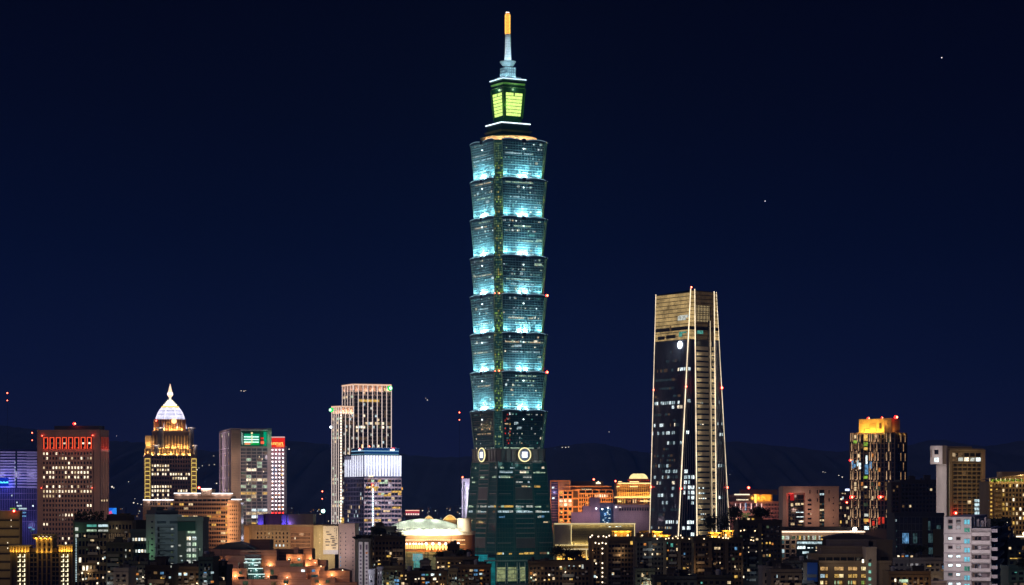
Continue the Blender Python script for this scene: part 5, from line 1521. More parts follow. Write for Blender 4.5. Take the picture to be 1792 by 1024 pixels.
# orange gridded hotel right of the tall tower
def gridded_hotel():
    Y = 2640; W = wall(.46, .235, .115)
    b = B('hotel_block', 'long orange lit hotel with a deep grid of windows', 'hotel', 978, 978, 1072.5, Y, 0, 858, W, d=40, parapet=0)
    b.facade('R', 978, 1001.5, 859, 915, 3, 8, .30, .34, 1.2, .06, 'wy', rows={2: {0: 'W', 1: 'W', 2: 'W'}, 3: {0: 'w', 1: 'W', 2: 'w'}})
    b.facade('R', 1013, 1072, 864, 916, 15, 7, .42, .36, 1.2, .05, 'wy', rows={0: {7: 'w', 8: 'w', 9: 'W', 10: 'W', 11: 'W', 12: 'w'}})
    b.facade('R', 1013, 1072, 857.5, 863.4, 5, 1, .14, .2, 1.0, 0)
    b.facade('R', 1002, 1012.5, 858, 916, 1, 4, .2, .2, .8, 0., 'w', dark=wall(.05, .025, .02))
    m = MB().box(b.u(993, 4), b.u(1069, 4), 4, 34, b.h, b.z(852.3)); b.add('attic', m, wall(.10, .05, .035))
    m = MB().box(b.u(990, 1), b.u(1070, 1), 1, 36, b.z(852.3), b.z(850.4)); b.add('cornice', m, wall(.5, .26, .14))
    m = MB().box(b.u(1000, 12), b.u(1056, 12), 12, 30, b.z(850.4), b.z(842)); b.add('roof_room', m, wall(.10, .06, .05))
    m = MB()
    for i in range(14):
        if i == 5: continue
        x = b.u(1018 + i * 1.25, 3.6); m.box(x, x + .42, 3.5, 3.9, b.z(857.2), b.z(855.4 + (i % 3) * .4))
    b.add('sign_letter', m, emit(.62, .85, .6, 1.2))
    o, u0, u1, zb, zt = b.block('side_wing', 963, 998, 3, 34, 840.5, 1000, wall(.30, .17, .12), 0)
    m = MB()
    for px in (963.5, 978, 997): m.box(b.u(px, 3) - .6, b.u(px, 3) + .6, 2.2, 3, b.z(916), zt)
    m.box(u0, u1, 2.4, 3, zt - 1.4, zt); b.add('wing_frame', m, W)
    gm = MB().box(b.u(964.5, 3), b.u(976.5, 3), 2.7, 2.95, b.z(916), b.z(843)); gl = b.add('wing_glass', gm, glass(.06, .045, .14, .2))
    fm = MB()
    for j in range(15): fm.box(b.u(964.5, 3), b.u(976.5, 3), 2.4, 2.69, b.z(846 + j * 4.6) - .3, b.z(846 + j * 4.6) + .3)
    b.add('floor_band', fm, wall(.28, .2, .34), parent=gl)
    for (px, y) in ((968, 853.5), (968.5, 872)): b.wins.append(('R', b.u(px) - 1.2, b.u(px) + 1.2, b.z(y + 1.4), b.z(y - 1.4), -2.3, 'C', DARKW, 'window'))
    for px in (983, 995, 1012, 1028, 1045, 1062):
        for y in (866, 880, 896, 912): lamp(b.o, (b.u(px), -11, b.z(y)), 2300, (1, .46, .12), 1)
        lamp(b.o, (b.u(px), -1.5, b.z(855.5)), 350, (1, .45, .2), .5)
    lamp(b.o, (b.u(970), -9, b.z(862)), 2400, (.55, .5, 1), 1)
    beacon(b.o, (b.u(1039, 14), 14, b.z(838.8)), 1.3)
    m = MB().lathe([(2.6, b.z(846.5)), (2.2, b.z(844.5)), (.9, b.z(843.5)), (.2, b.z(841.8))], 12, (b.u(1047, 10), 10)); b.add('roof_lantern', m, emit(1, .80, .48, 2.6))
    b.finish()
gridded_hotel()

def gold_dome_hall():
    Y = 2760; W = wall(.55, .34, .15)
    b = B('domed_hall', 'gold lit hall with a bright low dome and light-lined cornices', 'domed building', 1078, 1078, 1160, Y, 0, 846, W, d=45, parapet=0)
    b.facade('R', 1081, 1160, 849, 869, 21, 3, .40, .22, 1.6, .0, 'y', dark=wall(.16, .05, .02))
    b.facade('R', 1083, 1160, 847, 852, 19, 1, .5, .3, .9, .25, 'CbWr')
    CL = emit(1, .70, .28, 2.4)
    for (x0, x1, y, o_) in ((1081, 1160, 845.8, 2.4), (1075, 1160, 870.2, 4.0), (1081, 1087, 877.2, 4.2), (1120, 1145, 877, 4.2), (1082, 1088, 843, .5), (1102, 1118, 843.2, .5), (1079, 1084, 851.7, 2.6), (1102, 1116, 851.7, 2.6)):
        m = MB(); b.fbox(m, 'R', b.u(x0), b.u(x1), b.z(y + .7), b.z(y - .7), o_ - .8, o_); b.add('light_line', m, CL)
    m = MB(); b.fbox(m, 'R', b.u(1074.5), b.u(1160), b.z(873), b.z(870.9), 0, 3.6); b.fbox(m, 'R', b.u(1080), b.u(1160), b.z(848), b.z(846.6), 0, 2.0); b.add('cornice', m, W)
    b.facade('R', 1076, 1160, 873.4, 881, 22, 1, .5, .1, 1.2, .25, 'wyd', frame=wall(.2, .09, .05))
    dxu = b.u(1117.5, 14)
    dr = MB().lathe([(11.2, b.h), (11.2, b.z(838.3)), (10.2, b.z(837.8))], 28, (dxu, 16)).build('drum', wall(.30, .14, .06), b.o)
    pr = [(10.2, b.z(837.8)), (9.4, b.z(834)), (8.0, b.z(831.2)), (6.4, b.z(829.3)), (5.2, b.z(828.7))]
    MB().lathe(pr, 28, (dxu, 16)).build('dome', lit(1, .78, .34, 1.6, .15, .75), b.o, False)
    dl = MB()
    for i in range(10):
        a = pi + pi * (i + .5) / 10; dl.box(dxu + 11.3 * cos(a) - .4, dxu + 11.3 * cos(a) + .4, 16 + 11.3 * sin(a) - .4, 16 + 11.3 * sin(a) + .4, b.z(841.5), b.z(839.5))
    dl.build('drum_window', LIT['r'], dr)
    for px in (1084, 1093, 1102, 1111, 1120, 1129, 1138):
        lamp(b.o, (b.u(px), -4.6, b.z(868)), 1900, (1, .56, .12), .5); lamp(b.o, (b.u(px), -4, b.z(850)), 420, (1, .5, .15), .5); lamp(b.o, (b.u(px), -5.4, b.z(877)), 600, (1, .5, .15), .5)
    for (px, y) in ((1077, 842),): beacon(b.o, (b.u(px), -2, b.z(y)), 1.2)
    b.finish()
gold_dome_hall()

def mauve_block():
    Y = 2560; W = wall(.28, .20, .23)
    b = B('mall_block', 'mauve windowless block with a patch of blue-lit glass', 'mall', 1074, 1074, 1142, Y, 0, 884, W, d=30, parapet=.4)
    m = MB()
    for j in range(14): b.fbox(m, 'R', 0, b.w, b.z(890 + j * 3.4) - .12, b.z(890 + j * 3.4) + .12, 0, .2)
    for i in range(18): b.fbox(m, 'R', b.u(1082 + i * 3.4) - .12, b.u(1082 + i * 3.4) + .12, b.z(936), b.z(896), 0, .18)
    b.add('panel_joint', m, wall(.22, .15, .2))
    b.facade('R', 1083, 1136, 888, 894.5, 12, 1, .3, .1, .4, 0., 'w', frame=wall(.26, .18, .2))
    b.block('mid_block', 1048, 1076, 2, 26, 880.5, 1000, wall(.10, .08, .13), .4)
    b.block('low_block', 1000, 1050, 1, 28, 897, 1000, wall(.30, .18, .22), .4); b.block('mid_block', 1032, 1050, 1.6, 24, 871, 1000, wall(.24, .15, .2), .4); b.block('mid_block', 1020, 1034, 1.4, 24, 886, 1000, wall(.28, .17, .21), .4)
    u0, u1 = b.u(1049, 1), b.u(1070, 1)
    m = MB().box(u0, u1, 1.2, 1.9, b.z(918), b.z(889)); g = b.add('blue_glass', m, glass(.02, .07, .14, .2))
    rr = random.Random(6)
    for i in range(34):
        px = rr.uniform(1050, 1067); y = rr.uniform(889, 915); m = MB(); a = b.u(px, 1); w = rr.uniform(.6, 1.9); m.box(a, a + w, .9, 1.15, b.z(y + 1.1), b.z(y)); b.add('lit_pane', m, LIT[rr.choice('bbbCcq')], parent=g)  # blue reflections in the glass, built as small glowing panes
    for (px, y) in ((1043.5, 890), (1054, 891), (1078, 887.5), (1064, 889)):
        MB().ball((b.u(px), -.6, b.z(y)), .8).build('wall_lamp', emit(.9, .9, 1, 6), b.o)
    for px in (1005, 1025, 1040): lamp(b.o, (b.u(px), -12, b.z(902)), 2600, (.95, .68, .80), 1.5)
    for px in (1090, 1115): lamp(b.o, (b.u(px), -14, b.z(905)), 3200, (.95, .74, .86), 1.5)
    lamp(b.o, (b.u(1060), -8, b.z(900)), 1600, (.2, .5, 1), 1)
    m = MB(); b.fbox(m, 'R', b.u(1083), b.u(1087), b.z(888.2), b.z(887.2), .3, .6); b.add('light_bar', m, emit(1, .9, .8, 2))
    b.finish()
mauve_block()

def golden_mall():
    Y = 2260; W = wall(.42, .34, .16)
    b = B('mall_block', 'low mall clad in a golden lit screen with a blank grey panel', 'mall', 970, 970, 1111, Y, 0, 917.5, W, d=50, parapet=0)
    sc = MB(); b.fbox(sc, 'R', b.u(999), b.u(1110.5), b.z(953.5), b.z(918), .1, .4); s_ = b.add('screen_wall', sc, wall(.52, .43, .24))
    gm = MB()
    for i in range(60): a = b.u(999) + (b.u(1110.5) - b.u(999)) * i / 59; b.fbox(gm, 'R', a - .26, a + .26, b.z(953.5), b.z(918), .4, .75)
    for j in range(13): b.fbox(gm, 'R', b.u(999), b.u(1110.5), b.z(918 + j * 2.95) - .3, b.z(918 + j * 2.95) + .3, .4, .82)
    b.add('screen_grid', gm, wall(.09, .075, .04), parent=s_)
    m = MB(); b.fbox(m, 'R', b.u(971), b.u(998), b.z(953), b.z(918), .1, .5); b.add('blank_panel', m, wall(.24, .22, .20))
    m = MB(); b.fbox(m, 'R', b.u(970), b.u(1112), b.h - .2, b.h + 1.0, 0, 1.2); b.add('roof_edge', m, emit(1, .80, .42, .75))
    for (x0, x1, y0, y1) in ((999, 1000, 918, 953), (1110, 1111, 917, 955), (972, 1032, 953.4, 954.6)):
        m = MB(); b.fbox(m, 'R', b.u(x0), b.u(x1), b.z(y1), b.z(y0), .9, 1.3); b.add('light_line', m, emit(1, .78, .36, 1.3))
    for i in range(18): lamp(b.o, (b.u(1001 + i * 6.3), -2.3, b.z(920)), 360, (1, .78, .34), .4); lamp(b.o, (b.u(1001 + i * 6.3), -2.0, b.z(951.5)), 640, (1, .76, .32), .4)
    for (px, y, w) in ((1077, 921, 5), (1083, 921, 4), (1065, 921.5, 4)): b.win('R', px, px + w, y, y + 1.0, 'C', .8)
    # lower tier
    o, u0, u1, zb, zt = b.block('lower_tier', 974, 1034, -8, 0, 961.5, 1100, wall(.50, .38, .18), 0)
    m = MB(); b.fbox(m, 'R', u0, u1, zt - .3, zt + .7, 8, 8.9); b.add('roof_edge', m, emit(1, .8, .45, .8))
    m = MB(); b.fbox(m, 'R', u0 + (u1 - u0) * .86, u0 + (u1 - u0) * .88, b.z(980), zt, 8, 8.5); b.add('light_line', m, emit(1, .78, .36, 1.2))
    m = MB()
    for j in range(7): b.fbox(m, 'R', u0, u1, zt - 1.5 - 1.4 * j, zt - 1.35 - 1.4 * j, 8, 8.15)
    b.add('panel_joint', m, wall(.3, .22, .1))
    for i in range(8): lamp(b.o, (u0 + (u1 - u0) * (i + .5) / 8, -9.8, zt - 8.4), 700, (1, .68, .22), .4)
    m = MB(); b.fbox(m, 'R', b.u(990), b.u(1032), b.z(984), b.z(980.5), 8.2, 8.6); b.add('shop_front', m, LIT['t'])
    b.finish()
golden_mall()
# ---------------------------------------------------------------- right side
def pink_hotel():
    Y = 2660; W = wall(.34, .17, .14)
    b = B('hotel_block', 'pinkish brown block with a curved amber lit roof pavilion', 'hotel', 1270, 1270, 1372, Y, 0, 878, W, d=36, parapet=.3)
    b.facade('R', 1277, 1334, 880, 896, 24, 2, .45, .3, .5, .1, 'wdo')
    b.facade('R', 1335, 1366, 880, 915, 12, 5, .45, .35, .5, .04, 'od')
    m = MB()
    for px in (1286.5, 1295, 1303.5, 1314, 1323.5, 1332): b.fbox(m, 'R', b.u(px), b.u(px + 1.1), b.z(893), b.z(881), .5, .8)
    b.add('light_column', m, emit(1, .8, .8, 1.3))
    m = MB(); b.fbox(m, 'R', b.u(1304), b.u(1306), b.z(893), b.z(880), .8, 1.0); b.add('blue_sign', m, LIT['b'])
    m = MB(); b.fbox(m, 'R', b.u(1297), b.u(1312), b.z(915), b.z(895), .1, .4); b.add('lobby_glass', m, lit(.35, .5, .12, .45))
    b.facade('R', 1278, 1335, 897, 915, 14, 4, .3, .3, .4, .15, 'ewd')
    b.block('upper_floor', 1276, 1340, 4, 30, 866, 879, wall(.12, .08, .08), .3)
    m = MB(); m.box(b.u(1285, 4), b.u(1312, 4), 3.4, 3.9, b.z(866.6), b.z(864.4)); b.add('light_bar', m, emit(1, .85, .6, 1.5))
    m = MB()
    for i in range(10): x = b.u(1289 + i * 2.1, 4); m.box(x, x + .8, 3.4, 3.9, b.z(875.6), b.z(873.8))
    b.add('window', m, LIT['W'])
    rp = MB()
    c = (b.u(1335, 10), 10); R = b.u(1352, 10) - c[0]
    pav = MB().lathe([(R, b.z(880)), (R, b.z(866)), (R * 1.08, b.z(865.5)), (R * 1.0, b.z(864.5))], 32, c).build('roof_pavilion', wall(.62, .40, .14), b.o)
    for a in (-2.6, -2.1, -1.57, -1.0): lamp(pav, (c[0] + (R + 3) * cos(a), c[1] + (R + 3) * sin(a), b.z(872)), 1700, (1, .50, .06), .5)
    m = MB(); m.box(c[0] - R * .95, c[0] - R * .75, c[1] - R - .9, c[1] - R * .5, b.z(880), b.z(865)); m.build('lit_pier', emit(1, .62, .12, 2.0), pav)
    m = MB(); b.block('roof_room', 1296, 1360, 16, 30, 857, 866, wall(.13, .09, .1), .2)
    beacon(b.o, (b.u(1310, 6), 6, b.z(853.5)), 1.8)
    for px in (1283, 1300, 1317, 1330): lamp(b.o, (b.u(px), -9, b.z(893)), 2000, (1, .55, .5), 1)
    lamp(b.o, (b.u(1350), -10, b.z(895)), 1300, (1, .4, .3), 1)
    b.finish()
pink_hotel()

def frame_building():
    Y = 1800
    W = wall(.50, .33, .26); PK = wall(.62, .38, .33)
    x0, x1 = 1370, 1468
    b = B('office_block', 'beige block shaped as a big open frame round dark glass', 'office block', x0, x0, x1, Y, 0, 852.5, W, d=28, core=False, parapet=0)
    u1, u2 = b.u(1382), b.u(1409); h = b.h
    m = MB(); m.box(0, u1 - 2.4, 0, 28, 0, h); m.box(u1 - 2.4, u2, 0, 28, b.z(862.5), h); m.box(u2, b.w, 0, 28, 0, h)
    body = b.add('body', m, W)
    # splayed pink reveal and soffit
    m = MB()
    m.face([(1.2, -.02, 0), (u1, 9, 0), (u1, 9, b.z(866)), (1.2, -.02, h - 1)]); m.face([(1.2, -.02, h - 1), (u1, 9, b.z(866)), (u2, 9, b.z(866)), (u2, -.02, b.z(853.8))])
    b.add('splayed_reveal', m, PK)
    m = MB().box(u1, u2, 9.2, 26, 0, b.z(863)); gl = b.add('glass_wall', m, glass(.012, .014, .018, .12))
    rr = random.Random(5)
    fm = MB()
    for j in range(10): fm.box(u1, u2, 8.9, 9.2, b.z(874 + j * 5) - .2, b.z(874 + j * 5) + .2)
    for i in range(6): fm.box(u1 + (u2 - u1) * i / 5 - .1, u1 + (u2 - u1) * i / 5 + .1, 8.95, 9.2, 0, b.z(863))
    b.add('mullion', fm, wall(.12, .10, .09), parent=gl)
    for (xa, xb, y, hh, ch) in ((1384, 1388, 881, 5, 'w'), (1392, 1400, 880.5, 4, 'w'), (1402, 1408, 880.5, 3, 'w'), (1391, 1394, 888, 3, 'd'), (1393, 1406, 896, 1.3, 'C'), (1394, 1407, 904, 1.3, 'C'), (1383, 1387, 905, 4, 'd'), (1398, 1406, 911, 3, 'W'), (1385, 1392, 895.5, 1.6, 'd'), (1384, 1390, 915, 4, 'w'), (1396, 1404, 917, 3, 'd')):
        m = MB().box(b.u(xa, 9), b.u(xb, 9), 8.7, 8.88, b.z(y + hh, 0, 9), b.z(y, 0, 9)); b.add('window', m, LIT[ch], parent=gl)
    m = MB().box(b.u(1383, 9), b.u(1389.5, 9), 8.4, 9, b.z(876, 0, 9), b.z(863.5, 0, 9)); b.add('red_banner', m, emit(.75, .02, .02, .55), parent=gl)
    lamp(b.o, (b.u(1386), 6, b.z(866)), 180, (1, .05, .05), .4)
    for y in (874, 881.5, 890, 898, 906, 914):
        b.win('R', 1413.5, 1420, y, y + 3.2, None, .0)
    m = MB(); b.fbox(m, 'R', b.u(1434), b.u(1442.5), b.z(925), b.z(857.5), 0, .12); b.add('stair_window', m, glass(.02, .02, .02))
    for y, ch in ((863.5, 'c'), (868, None), (881, 'd'), (891, 'w'), (897, 'd'), (903, 'd'), (909, 'w'), (916, 'd')): 
        b.win('R', 1434.5, 1438, y, y + 3.2, ch, .1); b.win('R', 1438.6, 1442, y, y + 3.2, 'q' if ch == 'd' else ch, .1)
    for px in (1429.5, 1450, 1416.5):
        for y in (858, 872): b.win('R', px, px + 1.6, y, y + 6, None, 0)
    for y in (870, 880, 892, 904, 915): b.win('R', 1457.5, 1459, y, y + 2.2, None, 0)
    # roof edge
    m = MB(); b.fbox(m, 'R', -.2, b.w + .2, h, h + .6, -20, .25); b.add('roof_edge', m, W)
    for px in (1425, 1450): lamp(b.o, (b.u(px), -12, b.z(900)), 1500, (1, .60, .38), 1.5)
    lamp(b.o, (b.u(1397), -9, b.z(893)), 1900, (1, .60, .48), 1.5); lamp(b.o, (b.u(1397), -5, b.z(868)), 600, (1, .6, .48), 1)
    b.finish()
frame_building()

def gold_crown_tower():
    Y = 2000; W = wall(.11, .065, .05)
    b = B('residential_tower', 'dark round-fronted tower with strips of uplights under a golden lit crown box', 'apartment tower', 1488, 1566, 1586.5, Y, 62, 757.5, W, parapet=.4)
    GL = glass(.015, .015, .018, .12)
    b.facade('L', 1566, 1488, 760, 926, 13, 20, .34, .22, .5, .10, 'dedwo', frame=wall(.085, .06, .06), dark=GL)
    b.facade('R', 1566.5, 1586, 760, 926, 6, 20, .34, .22, .5, .05, 'dr', frame=wall(.06, .04, .035), dark=GL)
    # light of the uplights on the wall, built as tapered glowing strips, staggered
    UL = lit(1, .60, .32, .85, .22, .2)
    for j in range(10):
        yb = 773 + j * 16.6
        cols = (1489.5, 1493, 1501, 1505.5, 1522, 1525.5, 1532, 1537) if j % 2 == 0 else (1491, 1503, 1523.5, 1535)
        rc = (1552, 1558.5) if j % 2 == 0 else (1556,)
        for px in cols + rc:
            v = b.v(px); m = MB(); z0_, z1_ = b.z(yb, 0, v), b.z(yb - 15, 0, v)
            m.loft([(-.9, v - .36), (-.55, v - .36), (-.55, v + .36), (-.9, v + .36)], z0_, [(-.8, v - .13), (-.55, v - .13), (-.55, v + .13), (-.8, v + .13)], z1_, 0, True, True)
            b.add('uplight_strip', m, UL)
        for px in ((1575, 1582.5) if j % 2 == 0 else (1579.5,)):
            u = b.u(px); m = MB(); b.fbox(m, 'R', u - .3, u + .3, b.z(yb), b.z(yb - 13.5), .5, .85); b.add('uplight_strip', m, lit(1, .55, .25, .6, .25, .3))
        lamp(b.o, b.P('L', b.v(1497), b.z(yb), 2.0), 260, (1, .66, .35), .4); lamp(b.o, b.P('L', b.v(1529), b.z(yb), 2.0), 260, (1, .66, .35), .4)
    # coloured lights and glass bay
    for (x0, x1, y0, y1, ch) in ((1512, 1519, 760, 772, 'y'), (1512, 1519, 774, 781, 'G'), (1512, 1519, 783, 788, 'y'), (1515.5, 1518.5, 797, 812, 'C'), (1514, 1520, 813, 830, 'b'), (1490, 1494, 806, 820, 'b'), (1495, 1498, 812, 818, 'b'), (1503, 1507, 810, 821, 'C'), (1500, 1503, 805, 816, 'c'), (1522, 1526, 808, 820, 'b'),
                                 (1494, 1500, 771, 776, 'G'), (1512, 1519, 833, 838, 'G'), (1512, 1518, 851, 854, 'W'), (1513, 1519, 866, 872, 'd'), (1512, 1519, 880, 886, 'e'), (1513, 1520, 899, 904, 'h'), (1512, 1521, 908, 913, 'y'), (1513, 1521, 921, 927, 'C'), (1537, 1541, 905, 918, 'r'), (1527, 1531, 912, 920, 'r'), (1520, 1524, 908, 915, 'r'), (1544, 1548, 905, 916, 'r'), (1555, 1560, 909, 920, 'w')):
        b.win('L', x0, x1, y0, y1, ch, .6)
    # crown box
    p = lambda px, v: None
    vv0, vv1 = b.v(1560), b.v(1501.5)
    cb = MB().box(2.0, b.w * .72, vv0, vv1, b.h, b.z(732.5)).build('crown_box', wall(.62, .44, .16), b.o)
    m = MB().box(1.7, 2.0, b.v(1541), b.v(1537.5), b.z(750), b.z(740)).build('crown_door', wall(.1, .05, .02), cb)
    m = MB().box(1.6, 2.0, b.v(1532), b.v(1520), b.z(756.5), b.z(741)).build('crown_panel', wall(.48, .32, .11), cb)
    m = MB().bar((1.4, b.v(1521), b.z(750)), (1.4, b.v(1511), b.z(750)), .3).bar((1.4, b.v(1511), b.z(757)), (1.4, b.v(1511), b.z(750)), .3); m.build('railing', wall(.2, .1, .04), cb)
    b.block('crown_side', 1560, 1573.5, 2, 8, 732.2, 758, wall(.40, .22, .10), 0)
    for px in (1504, 1511, 1518, 1525, 1532, 1540, 1547, 1554): lamp(cb, b.P('L', b.v(px), b.z(754.5), 1.8), 1500, (1, .56, .10), .35)
    for px in (1508, 1522, 1536, 1550): lamp(cb, b.P('L', b.v(px), b.z(741), 5), 900, (1, .62, .12), .6)
    lamp(cb, b.P('R', b.u(1568), b.z(752), 1.5), 500, (1, .5, .1), .4)
    for px in (1574, 1582): lamp(b.o, b.P('R', b.u(px), b.z(759), 1.2), 240, (1, .55, .1), .3)
    for (v, z_, r) in ((b.v(1517), 731, 1.0), (b.v(1541), 730.5, .8)): beacon(b.o, (3, v, b.z(z_)), r)
    beacon(b.o, (2, b.v(1566), b.z(730)), 1.6)
    beacon(b.o, (-1.2, b.v(1488.5), b.z(805)), .9); beacon(b.o, (-1.2, b.v(1490), b.z(870)), 1.5); beacon(b.o, (-1.2, b.v(1540), b.z(870)), 1.5)
    b.finish()
gold_crown_tower()

# dark residential tower
def dark_tower():
    b = slab('residential_tower', 'nearly black residential tower with a few lit windows, rising above the pale blue glass block', 'apartment tower', 1576, 1640, 1560, 842, wall(.028, .024, .03), 10, 955, 15, p=.035, pal='wdo', rows={5: {0: 'd', 2: 'w'}, 8: {0: 'w', 1: 'w'}, 9: {1: 'w'}}, bits=3, finish=False)
    o, *_ = b.block('side_wing', 1560, 1577, 1, 20, 845, 1100, wall(.05, .03, .025), .4)
    for y in range(850, 900, 7):
        for px in (1563, 1569): b.win('R', px, px + 3, y, y + 3.5, 'd' if b.seed.random() < .12 else None, -.9)
    b.finish()
dark_tower()

# tall pale block
def pale_block():
    Y = 1420; W = wall(.56, .50, .48); W2 = wall(.40, .31, .18)
    b = B('office_tower', 'tall pale block with a brown gridded front and an overhanging corner box', 'office tower', 1640, 1658, 1722, Y, 26, 786, W2, parapet=.4)
    pw = MB(); b.fbox(pw, 'L', 0.05, b.d, 0, b.z(780.5), 0, .6); b.add('end_wall', pw, W)
    m = MB(); b.fbox(m, 'L', .1, b.v(1636.5), b.z(812), b.z(779.8), .6, 3.2); bx = b.add('corner_box', m, W)
    m = MB(); b.fbox(m, 'L', b.v(1651), b.v(1644), b.z(795), b.z(787), 3.2, 3.35); b.add('window', m, DARKW, parent=bx)
    m = MB(); b.fbox(m, 'L', b.v(1651), b.v(1644), b.z(808.5), b.z(801), 3.2, 3.35); b.add('window', m, LIT['C'], parent=bx)
    m = MB(); b.fbox(m, 'L', b.v(1639), b.v(1637.5), b.z(800), b.z(787), 3.2, 3.35); b.add('window', m, wall(.2, .15, .14), parent=bx)
    m = MB().box(.3, b.u(1701, 2), 2, b.d - 3, b.h, b.z(781)); b.add('roof_storey', m, wall(.24, .19, .14))
    b.facade('R', 1666, 1716, 811, 918, 6, 15, .12, .26, .9, .03, 'wd', frame=wall(.36, .27, .14), dark=wall(.035, .025, .012), rows={9: {0: 'd', 3: 'w'}, 12: {0: 'd'}})
    b.facade('R', 1665, 1716, 792, 808, 5, 2, .08, .2, .7, 0., 'w', frame=wall(.33, .27, .18), rows={0: {1: 'd'}, 1: {0: 'd', 1: 'h', 2: 'W', 3: 'h', 4: 'C'}}, dark=glass(.03, .03, .025))
    m = MB(); b.fbox(m, 'R', b.u(1716.5), b.w, 0, b.z(789.5), 0, 1.2); b.add('corner_pier', m, wall(.48, .33, .19))
    m = MB(); b.fbox(m, 'R', b.u(1660), b.u(1664), 0, b.z(787), 0, 1.2); b.add('corner_pier', m, W2)
    m = MB(); b.fbox(m, 'R', b.u(1660), b.w + .1, b.z(789.3), b.z(787), 0, 1.4); b.add('top_beam', m, W2)
    m = MB()
    for j in range(15): b.fbox(m, 'R', b.u(1668), b.u(1714), b.z(816 + j * 7.1) - .1, b.z(816 + j * 7.1) + .1, .95, 1.05)
    b.add('balcony_rail', m, wall(.28, .24, .16))
    for j in range(5):
        y = 874 + j * 7.1; b.win('R', 1703.5, 1713, y, y + 5, 'c', 1.0)
    for j in range(15): b.win('R', 1659.4, 1660.2, 816 + j * 7, 819 + j * 7, 'e', .2)
    beacon(b.o, b.P('R', b.u(1668), b.z(898), 2), 1.0)
    for y in (795, 825, 860, 900): lamp(b.o, b.P('R', b.w * .5, b.z(y), 12), 900, (1, .70, .38), 1.5); lamp(b.o, b.P('L', b.d * .5, b.z(y), 11), 1300, (1, .88, .84), 1.5)
    b.finish()
pale_block()

def garden_roof_tower():
    Y = 1330; W = wall(.22, .145, .075)
    b = B('residential_tower', 'brown apartment tower with a glowing roof garden and a curved roof edge', 'apartment tower', 1731, 1731, 1812, Y, 0, 844, W, d=28, parapet=.5)
    b.facade('R', 1741, 1812, 846, 960, 12, 14, .42, .38, .6, .09, 'yyWwd', rows={0: {4: 'y', 6: 'W'}, 4: {0: 'o', 2: 'y', 3: 'w'}, 5: {2: 'y', 3: 'y', 5: 'y', 7: 'W'}, 7: {7: 'W', 8: 'y'}, 8: {2: 'w', 3: 'W', 5: 'y', 6: 'w'}}, frame=wall(.26, .18, .09))
    for j in range(13): b.win('R', 1733, 1736, 848.5 + j * 7.2, 851.5 + j * 7.2, 'y', .2)
    m = MB()
    for j in range(14): b.fbox(m, 'R', b.u(1739), b.u(1752), b.z(852 + j * 8) - .15, b.z(852 + j * 8) + .9, .6, 2.0)
    b.add('balcony', m, wall(.30, .22, .12))
    # curved roof canopy
    mc = MB(); N = 16
    for i in range(N):
        t0, t1 = i / N, (i + 1) / N
        f = lambda t: 838.5 - 8.5 * (1 - (1 - t) ** 1.8)
        a, c = b.u(1728 + 84 * t0, -2), b.u(1728 + 84 * t1, -2)
        za, zb_ = b.z(f(t0), 0, -2), b.z(f(t1), 0, -2)
        mc.face([(a, -3, za), (c, -3, zb_), (c, 20, zb_), (a, 20, za)]); mc.face([(a, -3, za - .35), (c, -3, zb_ - .35), (c, -3, zb_), (a, -3, za)])
        mc.face([(a, -3, za - .35), (a, 20, za - .35), (c, 20, zb_ - .35), (c, -3, zb_ - .35)])
    b.add('roof_canopy', mc, wall(.5, .36, .2))
    b.block('roof_room', 1754, 1812, 3, 18, 826.5, 845, wall(.48, .32, .16), .3)
    for px in (1732, 1743, 1751, 1759, 1767, 1777, 1787):
        m = MB(); m.box(b.u(px), b.u(px) + .35, .3, .7, b.h, b.z(837)); b.add('canopy_post', m, emit(1, .78, .38, 1.1))
        lamp(b.o, (b.u(px) + 1, -1.2, b.z(842)), 170, (1, .74, .3), .3)
    rr = random.Random(3); m = MB()
    for i in range(420):
        px = rr.uniform(1732, 1790); c = Vector((b.u(px), rr.uniform(-.6, 1.6), b.z(843.5 - rr.random() ** 1.5 * 5))); q = Vector((rr.uniform(-1, 1), rr.uniform(-1, 1), rr.uniform(-1, 1))).normalized() * .35; r = q.cross(Vector((.3, .5, .8))).normalized() * .3
        m.face([c - q, c - r, c + q, c + r])
    struct(b.add('roof_planting', m, wall(.10, .22, .03)), 'stuff')
    lamp(b.o, (b.u(1785), -4, b.z(834)), 500, (1, .8, .5), .5)
    for y in (870, 900, 930): lamp(b.o, (b.u(1745), -12, b.z(y)), 550, (1, .66, .25), 1); lamp(b.o, (b.u(1780), -12, b.z(y)), 350, (1, .66, .25), 1)
    b.finish()
garden_roof_tower()

